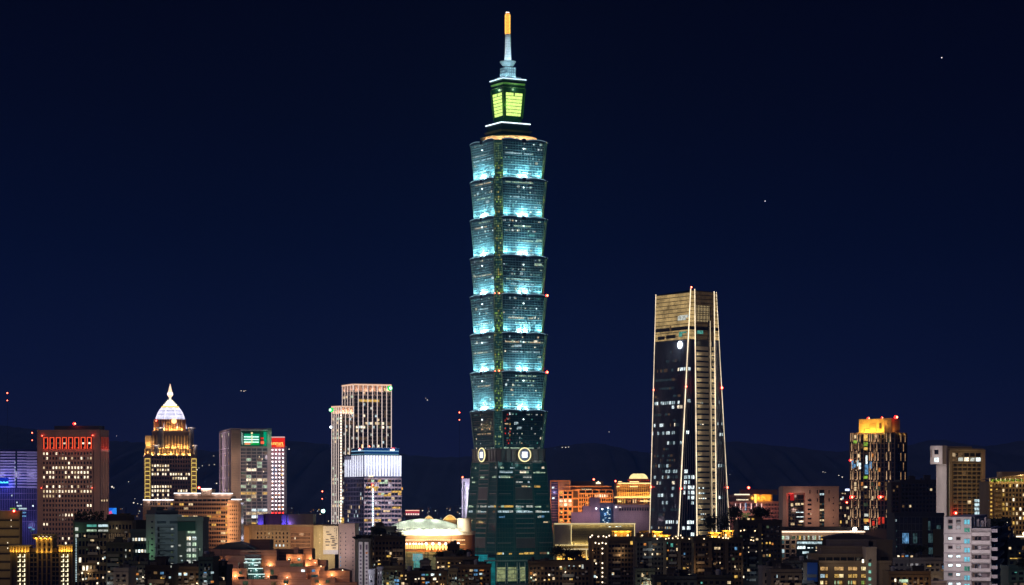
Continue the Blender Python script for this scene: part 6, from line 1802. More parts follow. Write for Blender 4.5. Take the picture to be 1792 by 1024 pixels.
# white foreground apartment building
def white_apartments():
    Y = 870; W = wall(.66, .60, .585)
    b = B('apartment_building', 'pale pinkish apartment building with stacked balconies, cyan stair windows and a dark fire-stair side', 'apartment building', 1652, 1735, 1764, Y, 78, 906, W, d=None, parapet=0, core=False)
    zt = b.h; D = b.d
    v = lambda px: b.v(px)
    body = MB().box(0, b.w, 0, D, 0, b.z(926)).build('body', W, b.o)
    # left stair tower, higher
    m = MB().box(-1.2, b.w * .7, v(1700), D, 0, b.z(905.5)); tw = m.build('stair_tower', W, b.o)
    m = MB(); m.box(-1.35, b.w * .7, v(1700) - .1, D + .1, b.z(905.5), b.z(904.6)); m.build('roof_edge', wall(.5, .44, .44), tw)
    fl = [934, 951.3, 967.5, 983.5, 999.7, 1015.7, 1032]
    for y in fl: 
        MB().box(-1.45, -1.2, v(1700.2), D + .15, b.z(y + 1.2), b.z(y - .6)).build('floor_band', wall(.42, .36, .38), tw)
    for i, y in enumerate((910, 920, 940.5, 956, 971.5, 987.5, 1003.5, 1020)):
        for j, px in enumerate((1660, 1674)):
            lit_ = (i in (4, 5, 7)) or (i == 2 and j == 0) or (i == 6 and j == 1) or i == 6
            z1_, z0_ = b.z(y), b.z(y + (4.2 if i > 1 else 5.5))
            fr = MB().box(-1.4, -1.2, v(px + 7) - .15, v(px) + .15, z0_ - .2, z1_ + .2).build('window', wall(.30, .24, .24), tw)
            g = MB(); g.face([(-1.42, v(px + 7), z0_), (-1.42, v(px), z0_), (-1.42, v(px), z1_), (-1.42, v(px + 7), z1_)])
            g.build('pane', (LIT['C'] if not (i == 6 and j == 0) else LIT['q']) if lit_ and i > 1 else (LIT['q'] if i == 1 and j == 0 else glass(.03, .02, .02)), fr)
            sh = MB().box(-1.75, -1.4, v(px + 7.5), v(px - .5), z1_ + .1, z1_ + .35); sh.build('sill', wall(.5, .42, .42), fr)
    for i, y in enumerate((909.5, 924.5, 943.5, 959, 975, 991.5, 1007.5, 1022)):
        z1_, z0_ = b.z(y), b.z(y + (8 if i != 1 else 6.5))
        ch = 't' if i in (1, 5) else 'b'
        fr = MB().box(-1.38, -1.2, v(1697) - .12, v(1688) + .12, z0_ - .15, z1_ + .15).build('stair_window', wall(.4, .42, .45), tw)
        MB().box(-1.45, -1.39, v(1697), v(1688), z0_, z1_).build('pane', {'t': lit(.12, .5, .36, .7), 'b': lit(.22, .72, .90, 1.1, .3, .4)}[ch], fr)
        MB().box(-1.55, -1.46, v(1693) - .06, v(1692) , z0_, z1_).build('mullion', wall(.3, .4, .42), fr)
    # balconies
    for i, y in enumerate((932, 946, 962.3, 978.5, 994.5, 1010.5, 1026)):
        z0_, z1_ = b.z(y + 6.0), b.z(y)
        if i > 0:
            rc = MB().box(-.15, .35, .6, v(1701.5), b.z(y), b.z(y - 7.5)); rcb = rc.build('balcony_recess', wall(.20, .16, .17), b.o)
            for (xa, xb, ch) in ((1706, 1710.5, None), (1712, 1717, None), (1718, 1727, 'x'), (1703, 1704, 'd')):
                m = MB(); m.box(-.25, -.16, v(xb), v(xa), b.z(y) + .1, b.z(y - 6.6)); m.build('window', wall(.32, .26, .28) if ch == 'x' else (LIT['d'] if ch else DARKW), rcb)
            if i == 2:
                m = MB()
                for k in range(6): m.bar((-.6, v(1713 + k * 2.6), b.z(y - 2 - k * .6)), (-.6, v(1715.6 + k * 2.6), b.z(y - 2.6 - k * .6)), .25)
                m.build('awning', wall(.6, .52, .52), rcb)
        m = MB(); m.box(-1.6, -1.35, .2, v(1700.3), z0_, z1_); m.box(-1.35, -.1, .2, v(1700.3), z0_, z0_ + .25); m.box(-1.35, 0, .2, .45, z0_ + .25, z1_)
        m.build('balcony', W, b.o)
    # recessed side with stacked dark fire stair landings
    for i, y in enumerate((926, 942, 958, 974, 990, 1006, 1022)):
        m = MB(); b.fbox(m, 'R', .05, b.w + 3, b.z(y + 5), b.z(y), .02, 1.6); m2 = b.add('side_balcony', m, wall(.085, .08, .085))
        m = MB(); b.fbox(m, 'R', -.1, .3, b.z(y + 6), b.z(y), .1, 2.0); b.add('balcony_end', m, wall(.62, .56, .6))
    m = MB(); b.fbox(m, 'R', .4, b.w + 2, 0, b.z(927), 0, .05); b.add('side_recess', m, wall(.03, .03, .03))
    m = MB()
    for (p0, p1) in ((1752.5, 1755), (1757, 1759), (1761, 1763)):
        u0 = b.w + 3.0 + (p0 - 1752) * .55; m.box(u0, u0 + 1.0, -2.0, -1.0, 0, b.z(937))
    b.add('side_pier', m, wall(.42, .38, .40))
    for (px, y, ch) in ((1740, 989, 'b'), (1737, 1006, 'q')):
        m = MB(); b.fbox(m, 'R', 1.0, 2.4, b.z(y + 5), b.z(y), 1.62, 1.7); b.add('window', m, LIT[ch])
    # roof: parapet slab, tanks, bulkheads
    m = MB().box(-1.8, b.w + .5, 0, v(1701), b.z(926), b.z(924.6)); b.add('roof_slab', m, wall(.55, .5, .52))
    m = MB().box(1.5, b.w - 1, 1.5, v(1705), b.z(926), b.z(922)); b.add('roof_screen', m, wall(.04, .04, .045))
    for (p0, p1, yt, mt) in ((1703, 1705, 904.5, wall(.5, .46, .48)), (1709, 1713, 909, wall(.55, .48, .5)), (1716, 1721, 911, wall(.45, .4, .42)), (1722.5, 1725, 905, wall(.48, .42, .44)), (1727, 1733, 908, wall(.10, .09, .1))):
        m = MB().box(3, 5.5, v(p1), v(p0), b.z(926), b.z(yt)); b.add('roof_tank', m, mt)
    m = MB()
    for i in range(8): m.bar((2 + i * .6, v(1704 + i * 4), b.z(925)), (2 + i * .6, v(1704 + i * 4), b.z(907)), .14)
    m.bar((3, v(1703), b.z(907)), (6, v(1733), b.z(907)), .14); b.add('roof_pipework', m, DKMET)
    for y in (925, 960, 1000): lamp(b.o, (-16, v(1676), b.z(y)), 1250, (.96, .90, .93), 2); lamp(b.o, (-16, v(1718), b.z(y)), 1150, (1, .84, .92), 2)  # added fill lights off the front to brighten the pale walls
    b.finish()
white_apartments()

def blue_glass_block():
    b = slab('office_block', 'dim blue glass block with white-framed cyan windows', 'office block', 1566, 1652, 1190, 901, wall(.03, .036, .055), 12, 1000, 8, d=26, pier=.07, span=.07, p=0., frame=wall(.10, .12, .16), dark=glass(.02, .03, .055), finish=False, out=.2)
    for (x0, x1, y0, y1, ch) in ((1579, 1590, 933, 951, 'b'), (1597.5, 1605, 933, 951, 'q'), (1624.5, 1632, 934, 950, 'q'), (1624, 1628, 912, 928, 'q'), (1639, 1646, 919, 926, 'q'), (1567, 1569, 909, 913, 'c'), (1568, 1569.5, 927, 931, 'q'), (1568, 1569.5, 943, 946, 'q'), (1568, 1569.5, 955, 958, 'q'), (1625, 1632, 958, 970, 'q')):
        b.win('R', x0, x1, y0, y1, ch, .15)
    m = MB(); b.fbox(m, 'R', b.u(1614), b.u(1624), 0, b.z(906), 0, .5); b.add('side_fin', m, wall(.05, .05, .03))
    m = MB(); b.fbox(m, 'R', b.u(1633), b.u(1650), 0, b.z(926), 0, 2.5); b.add('stone_wing', m, wall(.09, .08, .04))
    b.finish()
blue_glass_block()

# block with the bright eave line
def bright_eave_block():
    Y = 1160; W = wall(.42, .33, .27)
    b = B('office_block', 'office block with a long glowing eave line and one dazzling white lamp', 'office block', 1364, 1364, 1512, Y, 0, 931, W, d=30, parapet=0)
    b.facade('R', 1365, 1382, 937, 1000, 2, 8, .22, .22, .5, .1, 'cqw', rows={0: {0: 'g', 1: 'h'}, 3: {0: 'c'}, 4: {0: 'q'}, 5: {0: 'd'}})
    b.facade('R', 1383, 1393, 937, 1000, 1, 8, .3, .28, .5, .3, 'dwe', rows={0: {0: 'e'}, 2: {0: 'd'}})
    b.facade('R', 1394, 1440, 937, 945, 12, 1, .25, .1, .4, .85, 'gyhed')
    b.facade('R', 1445, 1510, 937, 945, 14, 1, .25, .1, .4, .2, 'yde')
    m = MB(); b.fbox(m, 'R', b.u(1393.5), b.u(1440), 0, b.z(946), .4, .6); b.add('glass_curtain', m, glass(.012, .03, .034, .12))
    for (x0, x1, y, h, ch) in ((1394.5, 1438, 948, 4, 'c'), (1395, 1409, 955.5, 5, 'C'), (1413, 1417, 958, 1.6, 'C'), (1420, 1423, 958, 1.4, 'c'), (1404, 1415, 965, 4, 'c'), (1427.5, 1432, 956, 4, 'w'), (1412, 1419, 973, 4, 'C'), (1427, 1432, 963, .8, 'W')): b.win('R', x0, x1, y, y + h, ch, .7)
    ev = MB(); b.fbox(ev, 'R', -.4, b.w + .5, b.z(932.2), b.z(928.6), -2, 2.0); e_ = b.add('eave', ev, wall(.6, .5, .42))
    m = MB(); b.fbox(m, 'R', 0, b.w, b.z(931.4), b.z(929.9), 2.0, 2.3); b.add('light_line', m, emit(1, .80, .60, 2.2), parent=e_)
    for i in range(9): lamp(b.o, (b.u(1370 + i * 16), -4, b.z(933.5)), 190, (1, .75, .55), .5)
    b.block('roof_level', 1366, 1500, 4, 24, 923.5, 929, wall(.10, .08, .07), .3)
    m = MB()
    for i in range(12): x = b.u(1374 + i * 2.5, 3.6); m.box(x, x + .35, 3.7, 3.95, b.z(926.5), b.z(925.2))
    b.add('roof_lettering', m, wall(.02, .02, .02))
    # the dazzling lamp
    lp = MB().ball((b.u(1494), -3.4, b.z(926.5)), .95, 0, 14); lf = lp.build('floodlight', emit(1, .93, .82, 14), b.o)
    MB().bar((b.u(1494), -2.4, b.z(929)), (b.u(1494), -3.2, b.z(927.5)), .3).build('lamp_bracket', DKMET, lf)
    lamp(lf, (b.u(1494), -5.5, b.z(926)), 350, (1, .86, .72), .4)
    b.finish()
bright_eave_block()

def beige_school():
    Y = 840; W = wall(.30, .24, .165)
    b = B('apartment_building', 'stepped beige building with three rows of yellow lit windows', 'apartment building', 1433, 1433, 1560, Y, 0, 984, W, d=24, parapet=.5)
    b.block('upper_tier', 1421, 1517, 6, 20, 971.5, 985, W, .4); b.block('upper_tier', 1437, 1517, 8, 20, 957.5, 972, wall(.20, .16, .13), .4); b.block('upper_tier', 1452, 1520, 10, 22, 946, 960, wall(.17, .15, .16), .4)
    m = MB(); m.box(b.u(1432, 5), b.u(1514, 5), 5.7, 5.95, b.z(982), b.z(976)); b.add('strip_window', m, glass(.03, .035, .03, .15))
    m = MB()
    for px in (1431, 1444.5, 1457.5, 1470, 1482, 1495): m.box(b.u(px, 5), b.u(px, 5) + .3, 5.4, 5.7, b.z(984), b.z(975))
    b.add('strip_post', m, W)
    for (x0, x1, y, h, ch) in ((1472, 1476, 981.5, 0, None),):
        pass
    m = MB().box(b.u(1508.5), b.u(1511.5), -.3, -.05, b.z(985), b.z(979)); b.add('wall_lamp', m, emit(1, .86, .62, 3))
    grp = [(1435.5, 1443), (1444.5, 1448.5), (1460, 1468), (1468.5, 1476), (1484, 1491), (1492, 1500), (1507, 1515)]
    for j, (y, chs) in enumerate(((992, 'wwwwwwW'), (1004.8, 'cyyWyyy'), (1016.5, 'WwgygyG'), (1028, 'yyyyyyy'))):
        for (x0, x1), ch in zip(grp, chs):
            n = 3; z1_, z0_ = b.z(y), b.z(y + 6.2)
            fr = MB().box(b.u(x0) - .1, b.u(x1) + .1, -.14, -.02, z0_ - .15, z1_ + .12).build('window', wall(.12, .10, .08), b.o)
            for k in range(n):
                if j == 2 and (k + int(x0)) % 3 == 0: c2 = 'd'
                else: c2 = ch
                a0, a1 = b.u(x0) + (b.u(x1) - b.u(x0)) * (k + .06) / n, b.u(x0) + (b.u(x1) - b.u(x0)) * (k + .94) / n
                q = MB(); q.face([(a0, -.16, z0_), (a1, -.16, z0_), (a1, -.16, z1_), (a0, -.16, z1_)]); q.build('pane', lit({'w': 1, 'y': 1, 'W': 1, 'c': .6, 'g': .5, 'G': .4, 'd': .6}[c2], {'w': .58, 'y': .60, 'W': .78, 'c': .85, 'g': .7, 'G': .6, 'd': .3}[c2], {'w': .22, 'y': .16, 'W': .40, 'c': 1, 'g': .4, 'G': .12, 'd': .1}[c2], {'W': 1.7, 'd': .25}.get(c2, .95), 1.6), fr)
    # stair tower
    o, u0, u1, zb, zt = b.block('stair_tower', 1515.5, 1534, -.8, 14, 959.5, 1200, wall(.42, .36, .30), .4)
    for y in (978, 985.5, 998, 1010.5, 1023): 
        m = MB().box(b.u(1520.3, -1), b.u(1524.3, -1), -1.0, -.85, b.z(y + 5), b.z(y)); b.add('stair_window', m, lit(.35, .85, .66, 1.1, .8) if y > 980 else DARKW)
    b.block('right_wing', 1534, 1562, 3, 20, 947, 1200, wall(.14, .115, .09), .4)
    m = MB().box(b.u(1541, 3), b.u(1554, 3), 2.8, 2.95, b.z(982), b.z(975)); b.add('louvre', m, wall(.03, .03, .03))
    for y in (990, 1003, 1016): m = MB().box(b.u(1537.5, 3), b.u(1539.5, 3), 2.85, 2.98, b.z(y + 4.5), b.z(y)); b.add('window', m, LIT['e'])
    # curved dark roof behind
    m = MB(); N = 14
    for i in range(N):
        t0, t1 = i / N, (i + 1) / N; f = lambda t: 950 - 16 * sin(pi * (.15 + .75 * t))
        a, c = b.u(1440 + 110 * t0, 20), b.u(1440 + 110 * t1, 20)
        m.face([(a, 20, b.z(960, 0, 20)), (c, 20, b.z(960, 0, 20)), (c, 20, b.z(f(t1), 0, 20)), (a, 20, b.z(f(t0), 0, 20))]); m.face([(a, 20, b.z(f(t0), 0, 20)), (c, 20, b.z(f(t1), 0, 20)), (c, 34, b.z(f(t1), 0, 20)), (a, 34, b.z(f(t0), 0, 20))])
    b.add('curved_roof', m, wall(.07, .06, .07))
    for px in (1450, 1490): lamp(b.o, (b.u(px), -9, b.z(1000)), 170, (1, .72, .42), 1)
    lamp(b.o, (b.u(1524), -8, b.z(975)), 130, (1, .8, .6), 1); lamp(b.o, (b.u(1455), -3, b.z(968)), 120, (1, .8, .6), 1)
    b.finish()
beige_school()
def street_life(b, seed, glow=1.0, n_ac=7, bal=True):
    """window air conditioners, small balconies, an awning or two and added fill lights, some with a small bulb, to brighten a house front"""
    r = random.Random(seed * 13 + 5)
    vis = min(b.h, b.h - 1.0); zlo = max(0.5, Z(1030, b.Y))
    if vis - zlo < 3: zlo = vis - 6
    for _ in range(n_ac):
        a = r.uniform(.5, max(.6, b.w - 1.4)); z = r.uniform(zlo, vis - 1.2)
        MB().box(a, a + .9, -.75, -.35, z, z + .6).build('air_conditioner', r.choice((METAL, wall(.45, .43, .40))), b.o)
    if bal:
        c = r.randint(1, 2)
        for _ in range(c):
            a = r.uniform(.3, b.w * .7); w = min(r.uniform(2.5, 4.5), b.w - a); z = zlo + r.random() * 2
            while z < vis - 3:
                m = MB().box(a, a + w, -1.3, -.36, z, z + .2); m.box(a, a + w, -1.3, -1.2, z + .2, z + 1.0); m.box(a, a + .1, -1.2, -.36, z + .2, z + 1.0); m.box(a + w - .1, a + w, -1.2, -.36, z + .2, z + 1.0)
                m.build('balcony', wall(*r.choice(((.20, .17, .14), (.26, .24, .22), (.14, .15, .16)))), b.o); z += 3.1
    for _ in range(max(2, int(b.w / 7))):
        col = r.choice(((1, .62, .28), (1, .70, .40), (.75, 1, .72), (1, .80, .58), (1, .55, .2), (.7, .9, 1)))
        a = r.uniform(0, b.w); z = r.uniform(zlo - 2, vis - 2)
        lamp(b.o, (a, -r.uniform(2.5, 6), z), glow * r.uniform(40, 270), col, .5)
        if r.random() < .5: MB().ball((a, -.7, z), .16, 0, 6).build('wall_lamp', emit(col[0], col[1], col[2], 4), b.o)
    for _ in range(2):
        x, y = r.uniform(.5, max(.6, b.w - 2)), r.uniform(.6, b.d * .6)
        m = MB().box(x, x + 1.6, y, y + 1.2, b.h, b.h + 1.3); m.build('roof_shed', wall(.12, .11, .10), b.o)
        m = MB().bar((x + .4, y, b.h), (x + .4, y, b.h + 2.8), .08); m.bar((x - .3, y, b.h + 2.4), (x + 1.1, y, b.h + 2.4), .06); m.build('antenna', DKMET, b.o)

# low dark houses along the bottom edge
# ---------------------------------------------------------------- left foreground
def beige_banded():
    W = wall(.30, .225, .10)
    b = B('office_block', 'plain tan block with thin dark floor bands at the left edge', 'office block', -30, -30, 34.5, 1330, 0, 895, W, d=7, parapet=.4)
    m = MB()
    for j in range(9): b.fbox(m, 'R', 0, b.u(33), b.z(912 + j * 14.6), b.z(909 + j * 14.6), 0, .12)
    b.add('ribbon_window', m, wall(.03, .02, .015))
    m = MB()
    for j in range(9): b.fbox(m, 'R', 0, b.u(34.5), b.z(909 + j * 14.6), b.z(907.6 + j * 14.6), 0, .7)
    b.add('floor_ledge', m, wall(.20, .15, .07))
    for (px, y) in ((19, 909.5), (19, 920.8), (13, 949), (13, 958.5), (18, 1002)): b.win('R', px, px + 1.2, y, y + 1.8, 'W', .1)
    beacon(b.o, (b.u(25), -.6, b.z(894.5)), .8)
    for y in (905, 940, 980): lamp(b.o, (b.u(12), -12, b.z(y)), 520, (1, .72, .38), 1.5)
    b.finish()
beige_banded()

def crowned_residence():
    Y = 1020; W = wall(.075, .06, .045)
    b = B('residential_tower', 'dark residence with a gold floodlit classical crown and rows of small wall lamps', 'apartment tower', 19, 19, 127, Y, 0, 966, W, d=24, parapet=0)
    GD = wall(.62, .42, .16)
    def cols(mb, x0, x1, y0, y1, n, off, hw=.35):
        for i in range(n):
            a = b.u(x0) + (b.u(x1) - b.u(x0)) * i / (n - 1); b.fbox(mb, 'R', a - hw, a + hw, b.z(y1), b.z(y0), off, off + .7)
    def crown(name, x0, x1, y0, y1, n, v0, v1):
        u0, u1 = b.u(x0), b.u(x1)
        m = MB().box(u0, u1, v0, v1, b.z(y1), b.z(y0)); o = b.add(name, m, wall(.24, .15, .07))
        m = MB(); cols(m, x0 + .4, x1 - .4, y0, y1, n, -v0); m.build('column_row', GD, o)
        m = MB().box(u0 - .8, u1 + .8, v0 - 1.1, v1 + .5, b.z(y0), b.z(y0 - 1.6)); m.box(u0 - .4, u1 + .4, v0 - .9, v1 + .3, b.z(y0 - 1.6), b.z(y0 - 2.4)); m.build('cornice', wall(.7, .52, .22), o)
        k = max(2, n // 2 + 1)
        for i in range(k): lamp(o, (u0 + (u1 - u0) * (i + .5) / k, v0 - 1.5, b.z(y1 - 1.2)), 110, (1, .64, .14), .25)
        return o
    crown('wing_crown', 19, 51, 956.5, 966.5, 7, -.6, 8); crown('wing_crown', 105, 126.5, 955.5, 965.5, 6, -.6, 8)
    mid = crown('center_crown', 66, 92, 942, 967.5, 4, -1.6, 9); top = crown('top_crown', 60.5, 93, 937, 943.5, 6, -1.2, 8)
    m = MB()
    for y in (950.5, 959.5):
        for i in range(3): x = b.u(70.5 + i * 7.6); m.box(x, x + 1.0, -1.75, -1.62, b.z(y + 4.5), b.z(y))
    m.build('window', DARKW, mid)
    m = MB()
    for i in range(4): x = b.u(66.5 + i * 7.6); m.box(x, x + .9, -1.5, -1.3, b.z(942.4), b.z(938.5))
    m.build('lit_window', LIT['W'], top)
    m = MB().box(b.u(51), b.u(106), -.4, 10, b.z(966), b.z(959)); b.add('link_parapet', m, wall(.30, .20, .09))
    # bays with wall lamps
    m = MB()
    for px in (19.5, 29.5, 47, 51.5, 66, 74, 82, 90, 104.5, 122, 126): b.fbox(m, 'R', b.u(px) - .3, b.u(px) + .3, 0, b.z(968), 0, .5)
    b.add('pilaster', m, wall(.13, .09, .06))
    b.facade('R', 52, 66, 968, 1040, 2, 9, .2, .3, .3, .03, 'd'); b.facade('R', 91, 104, 968, 1040, 2, 9, .2, .3, .3, .03, 'd')
    b.facade('R', 67, 90, 968, 1040, 3, 6, .25, .18, .3, 0, 'd', dark=glass(.02, .02, .05))
    for j in range(7):
        y = 970 + j * 8.4
        for px in (34.5, 42.5, 110.5, 118):
            m = MB(); u = b.u(px); b.fbox(m, 'R', u, u + .34, b.z(y + 5.2), b.z(y), .1, .3); b.fbox(m, 'R', u - .75, u, b.z(y + 5.2), b.z(y + 4.2), .1, .3)
            b.add('wall_lamp', m, emit(1, .88, .55, 2.0))
    b.finish()
crowned_residence()

def planted_roof_block():
    Y = 960; W = wall(.085, .07, .05)
    b = B('apartment_building', 'dark apartment block with a planted roof and two lit strips under it', 'apartment building', 128, 128, 232, Y, 0, 913, W, d=24, parapet=.5)
    b.facade('R', 131, 187, 930, 1030, 9, 7, .35, .4, .5, .07, 'wdhWe', frame=wall(.075, .065, .045)); b.facade('R', 190, 231, 915, 1030, 7, 8, .4, .45, .5, .06, 'dwe')
    m = MB(); b.fbox(m, 'R', b.u(132), b.u(191), b.z(932), b.z(914), .7, 1.2); up = b.add('top_floor', m, wall(.05, .075, .055))
    for (x0, x1, y, h, ch) in ((153, 170, 918, 4, 't'), (173, 190, 918, 4, 'c'), (153, 170, 926.8, 3.2, 'g'), (173, 190, 926.8, 3.2, 'h'), (132.5, 138, 923, 6, 'h'), (133, 138, 935, 5, 'h'), (148, 150.5, 936, 3, 'w'), (159, 165.5, 944, 3, 'w')): b.win('R', x0, x1, y, y + h, ch, 1.3)
    for (x0, y, ch) in ((170.5, 957, 'W'), (172.5, 958, 'h'), (180, 976, 'W'), (183, 974, 'c'), (171.5, 984, 'W'), (143.5, 1001, 'W'), (145, 1012, 'W'), (150, 1011, 'h'), (160, 1001, 'd'), (190, 966, 'y'), (170, 1010, 'o'), (180, 1009, 'W'), (170, 1019, 'W'), (193, 1019, 'W'), (203, 961, 'c'), (152, 960, 'e')): b.win('R', x0, x0 + 2.6, y, y + 3.2, ch, 1.3)
    m = MB()
    for j in range(26): m.ball((b.u(134), -1.0, b.z(942 + j * 3)), .22, 0, 6)
    b.add('light_string', m, LIT['c'])
    rr = random.Random(4); m = MB()
    for i in range(900):
        px = rr.uniform(129, 180); t = (px - 129) / 51; hh = 2.2 + 1.6 * abs(sin(px * .31)) ; c = Vector((b.u(px), rr.uniform(.4, 4), b.h + .3 + rr.random() * hh)); q = Vector((rr.uniform(-1, 1), rr.uniform(-1, 1), rr.uniform(-1, 1))).normalized() * .34; r = q.cross(Vector((.3, .5, .8))).normalized() * .26
        m.face([c - q, c - r, c + q, c + r])
    struct(b.add('roof_planting', m, wall(.03, .05, .02)), 'stuff')
    b.block('roof_room', 187, 227, 2, 14, 902.5, 914, wall(.045, .038, .028), .3); b.block('roof_room', 205, 222, 3, 12, 899.5, 904, wall(.07, .06, .025), .2)
    m = MB()
    for i in range(9): x = b.u(191 + i * 3.4); m.box(x, x + .4, -.75, -.5, b.z(943), b.z(934))
    b.add('balcony_post', m, wall(.25, .20, .14))
    for (x, y, p, c) in ((135, 930, 60, (.6, 1, .7)), (200, 925, 70, (1, .8, .5)), (225, 960, 60, (1, .75, .5))): lamp(b.o, (b.u(x), -4, b.z(y)), p * 2.5, c, .5)
    street_life(b, 31, 2.2, 14)
    b.finish()
planted_roof_block()

def grey_balcony_block():
    Y = 860; W = wall(.27, .29, .29)
    b = B('apartment_building', 'grey apartment block with curved balcony outlines and a green-lit side wall', 'apartment building', 255.5, 271.5, 317, Y, 30, 903, W, parapet=.5)
    for j in range(8):
        y = 922.5 + j * 10.2
        m = MB(); a0, a1 = b.u(276.5), b.u(304)
        b.fbox(m, 'R', a0, a1, b.z(y + .9), b.z(y), .0, .9); b.fbox(m, 'R', a0, a0 + .25, b.z(y + 6.2), b.z(y + .9), 0, .9); b.fbox(m, 'R', a0, a0 + (a1 - a0) * .4, b.z(y + 6.9), b.z(y + 6.2), 0, .9)
        b.add('balcony_outline', m, wall(.04, .05, .05))
        b.win('R', 299, 303, y + 2, y + 4.5, 'e' if j % 3 else 'h', .05)
    m = MB(); b.fbox(m, 'R', b.u(275), b.u(290), b.z(916.5), b.z(912), .0, .3); b.fbox(m, 'R', b.u(297), b.u(316), b.z(916.5), b.z(912), .0, .3); b.add('louvre', m, wall(.06, .08, .09))
    for j in range(9): b.win('L', 268, 265, 912 + j * 10, 914.6 + j * 10, None, .0)
    lamp(b.o, b.P('L', b.d * .45, b.z(964), 4), 420, (.35, 1, .45), .6)
    for y in (920, 955): lamp(b.o, (b.u(292), -12, b.z(y)), 520, (.72, .95, 1), 1.5)
    m = MB().box(1, b.u(312, 2), 2, 10, b.h, b.z(893)); m.box(b.u(273, 4), b.u(285, 4), 3.5, 9, b.z(893), b.z(887)); b.add('roof_room', m, wall(.10, .105, .11))
    m = MB().lathe([(1.3, b.h), (1.3, b.h + 2.4), (.8, b.h + 2.9)], 12, (b.u(300, 5), 5)); b.add('water_tank', m, METAL)
    b.finish()
    c = B('apartment_building', 'low dark wing with two rows of greenish white lit windows', 'apartment building', 228, 228, 263, Y + 25, 0, 931, wall(.10, .115, .11), d=18)
    c.facade('R', 231, 262, 939, 1000, 6, 6, .3, .5, .4, .1, 'gh', rows={0: {0: 'h', 1: 'W', 2: 'C', 3: 'W', 4: 'h', 5: 'h'}, 1: 0, 2: {0: 'h', 1: 'h', 2: 'C', 3: 'W', 4: 'h', 5: 'W'}, 3: 0})
    c.block('roof_room', 238, 262, 4, 14, 912, 932, wall(.02, .02, .018), .3)
    c.finish()
    e = B('apartment_building', 'pale green block with a dark green top storey and paired lit windows', 'apartment building', 311, 311, 355, Y - 25, 0, 910, wall(.20, .235, .22), d=16)
    m = MB(); e.fbox(m, 'R', 0, e.u(342), e.z(929), e.z(913), 0, .5); e.add('top_storey', m, wall(.02, .075, .06))
    m = MB(); e.fbox(m, 'R', 0, e.u(325), 0, e.z(929), 0, .4); e.add('side_bay', m, wall(.10, .12, .105))
    for j in range(6):
        y = 939.5 + j * 10.1
        for i, (x0, x1) in enumerate(((327, 330), (330.6, 333.8), (337, 340), (340.6, 343.4))):
            ch = ('W', 'h', 'h', 'g', 'h', 'h')[j] if not (j == 0 and i > 1) else 'C'
            if j == 1 and i > 1: ch = 'g'
            e.win('R', x0, x1, y, y + 5.6, ch, .1)
    for (x0, x1, y, h, ch) in ((329, 342, 929.5, 3.6, 'g'), (337, 343, 941, 4, 'h'), (313, 317, 953, 3, 'h'), (315, 319, 972, 2.4, 'h'), (317, 320, 980, 2, 'c'), (349, 351, 960, 3, 'g')): e.win('R', x0, x1, y, y + h, ch, .5)
    for y in (940, 980): lamp(e.o, (e.u(345), -10, e.z(y)), 420, (.7, 1, .85), 1)
    e.finish()
grey_balcony_block()


def low(name_label, x0, x1, Y, ytop, W, wins, d=14, cat='house', name='low_house', nb=5, nf=4, fl=9.0, p=.08, pal='wdc', bits=2, group=None):
    b = B(name, name_label, cat, x0, x0, x1, Y, 0, ytop, W, d=d, parapet=.6, group=group)
    yb = ytop + 5 + nf * fl
    b.facade('R', x0 + 1.2, x1 - 1.2, ytop + 5, yb, nb, nf, .42, .5, .35, max(p, .07), 'dddwyoe' if p < .01 else pal)
    for (xa, y, w, h, ch) in wins: b.win('R', xa, xa + w, y, y + h, ch, .5)
    if bits: b.roof_bits(bits, int(x0 + ytop), wall(.06, .055, .05), .6)
    if Y < 1150: street_life(b, int(x0), 1.0 if Y < 800 else 1.6)
    return b.finish()
DK1, DK2, DK3, DK4 = wall(.075, .06, .048), wall(.11, .08, .055), wall(.05, .062, .064), wall(.14, .11, .08)
low('small pale square block among dark roofs, below the green-lit wall', 200, 224, 640, 998, wall(.28, .27, .28), [], nb=2, nf=3, fl=9)
low('dark low house with one orange and two white windows', 222, 258, 700, 986, DK3, [(235, 996, 4, 2.5, 'c'), (236, 1003, 7, 3.4, 'o'), (238, 1012, 3.5, 3, 'c'), (229, 1018, 3, 3, 'c'), (243, 983.5, 1.5, 3, 'd')])
low('black flat house with cyan and yellow windows', 255, 300, 660, 993, wall(.018, .016, .016), [(281, 1001, 6, 4, 'b'), (281.5, 1009.5, 6.5, 3.4, 'y'), (296, 1009, 3.6, 3.4, 'c'), (262, 1021, 10, 3, 'g'), (299, 990, 2, 3, 'h')], nb=4)
low('dark roof terrace house with an amber window and a pale lamp', 298, 352, 690, 995.5, DK2, [(322, 1002, 4, 2.5, 'w'), (330, 1018, 4, 3, 'd')])
low('dark green house with cyan windows beside the brick museum', 348, 372, 640, 979, wall(.028, .045, .04), [(357, 1001, 5, 3, 'b'), (357.5, 1016, 5, 2.6, 'c'), (369.5, 1000.5, 5, 3.4, 'c'), (369.5, 1016.5, 5, 3.4, 'o'), (365, 992, 2, 1.5, 'd')], nb=3)
low('dark green annex with two cyan windows on its front', 366, 396, 655, 994, wall(.03, .048, .042), [(371, 1001, 7.5, 3.2, 't'), (384, 1008, 4, 2.2, 'd')], nb=3)
low('dim brown tenement between the planted roof and the grey balconies', 186, 232, 880, 952, wall(.085, .07, .05), [(219, 961, 2.4, 3.5, 'h'), (219, 972, 2.4, 4, 'h'), (226.5, 962, 2, 3, 'w'), (205, 984, 2.6, 3, 'd'), (196, 1002, 4, 3, 'w')], nb=6, nf=6, fl=10)

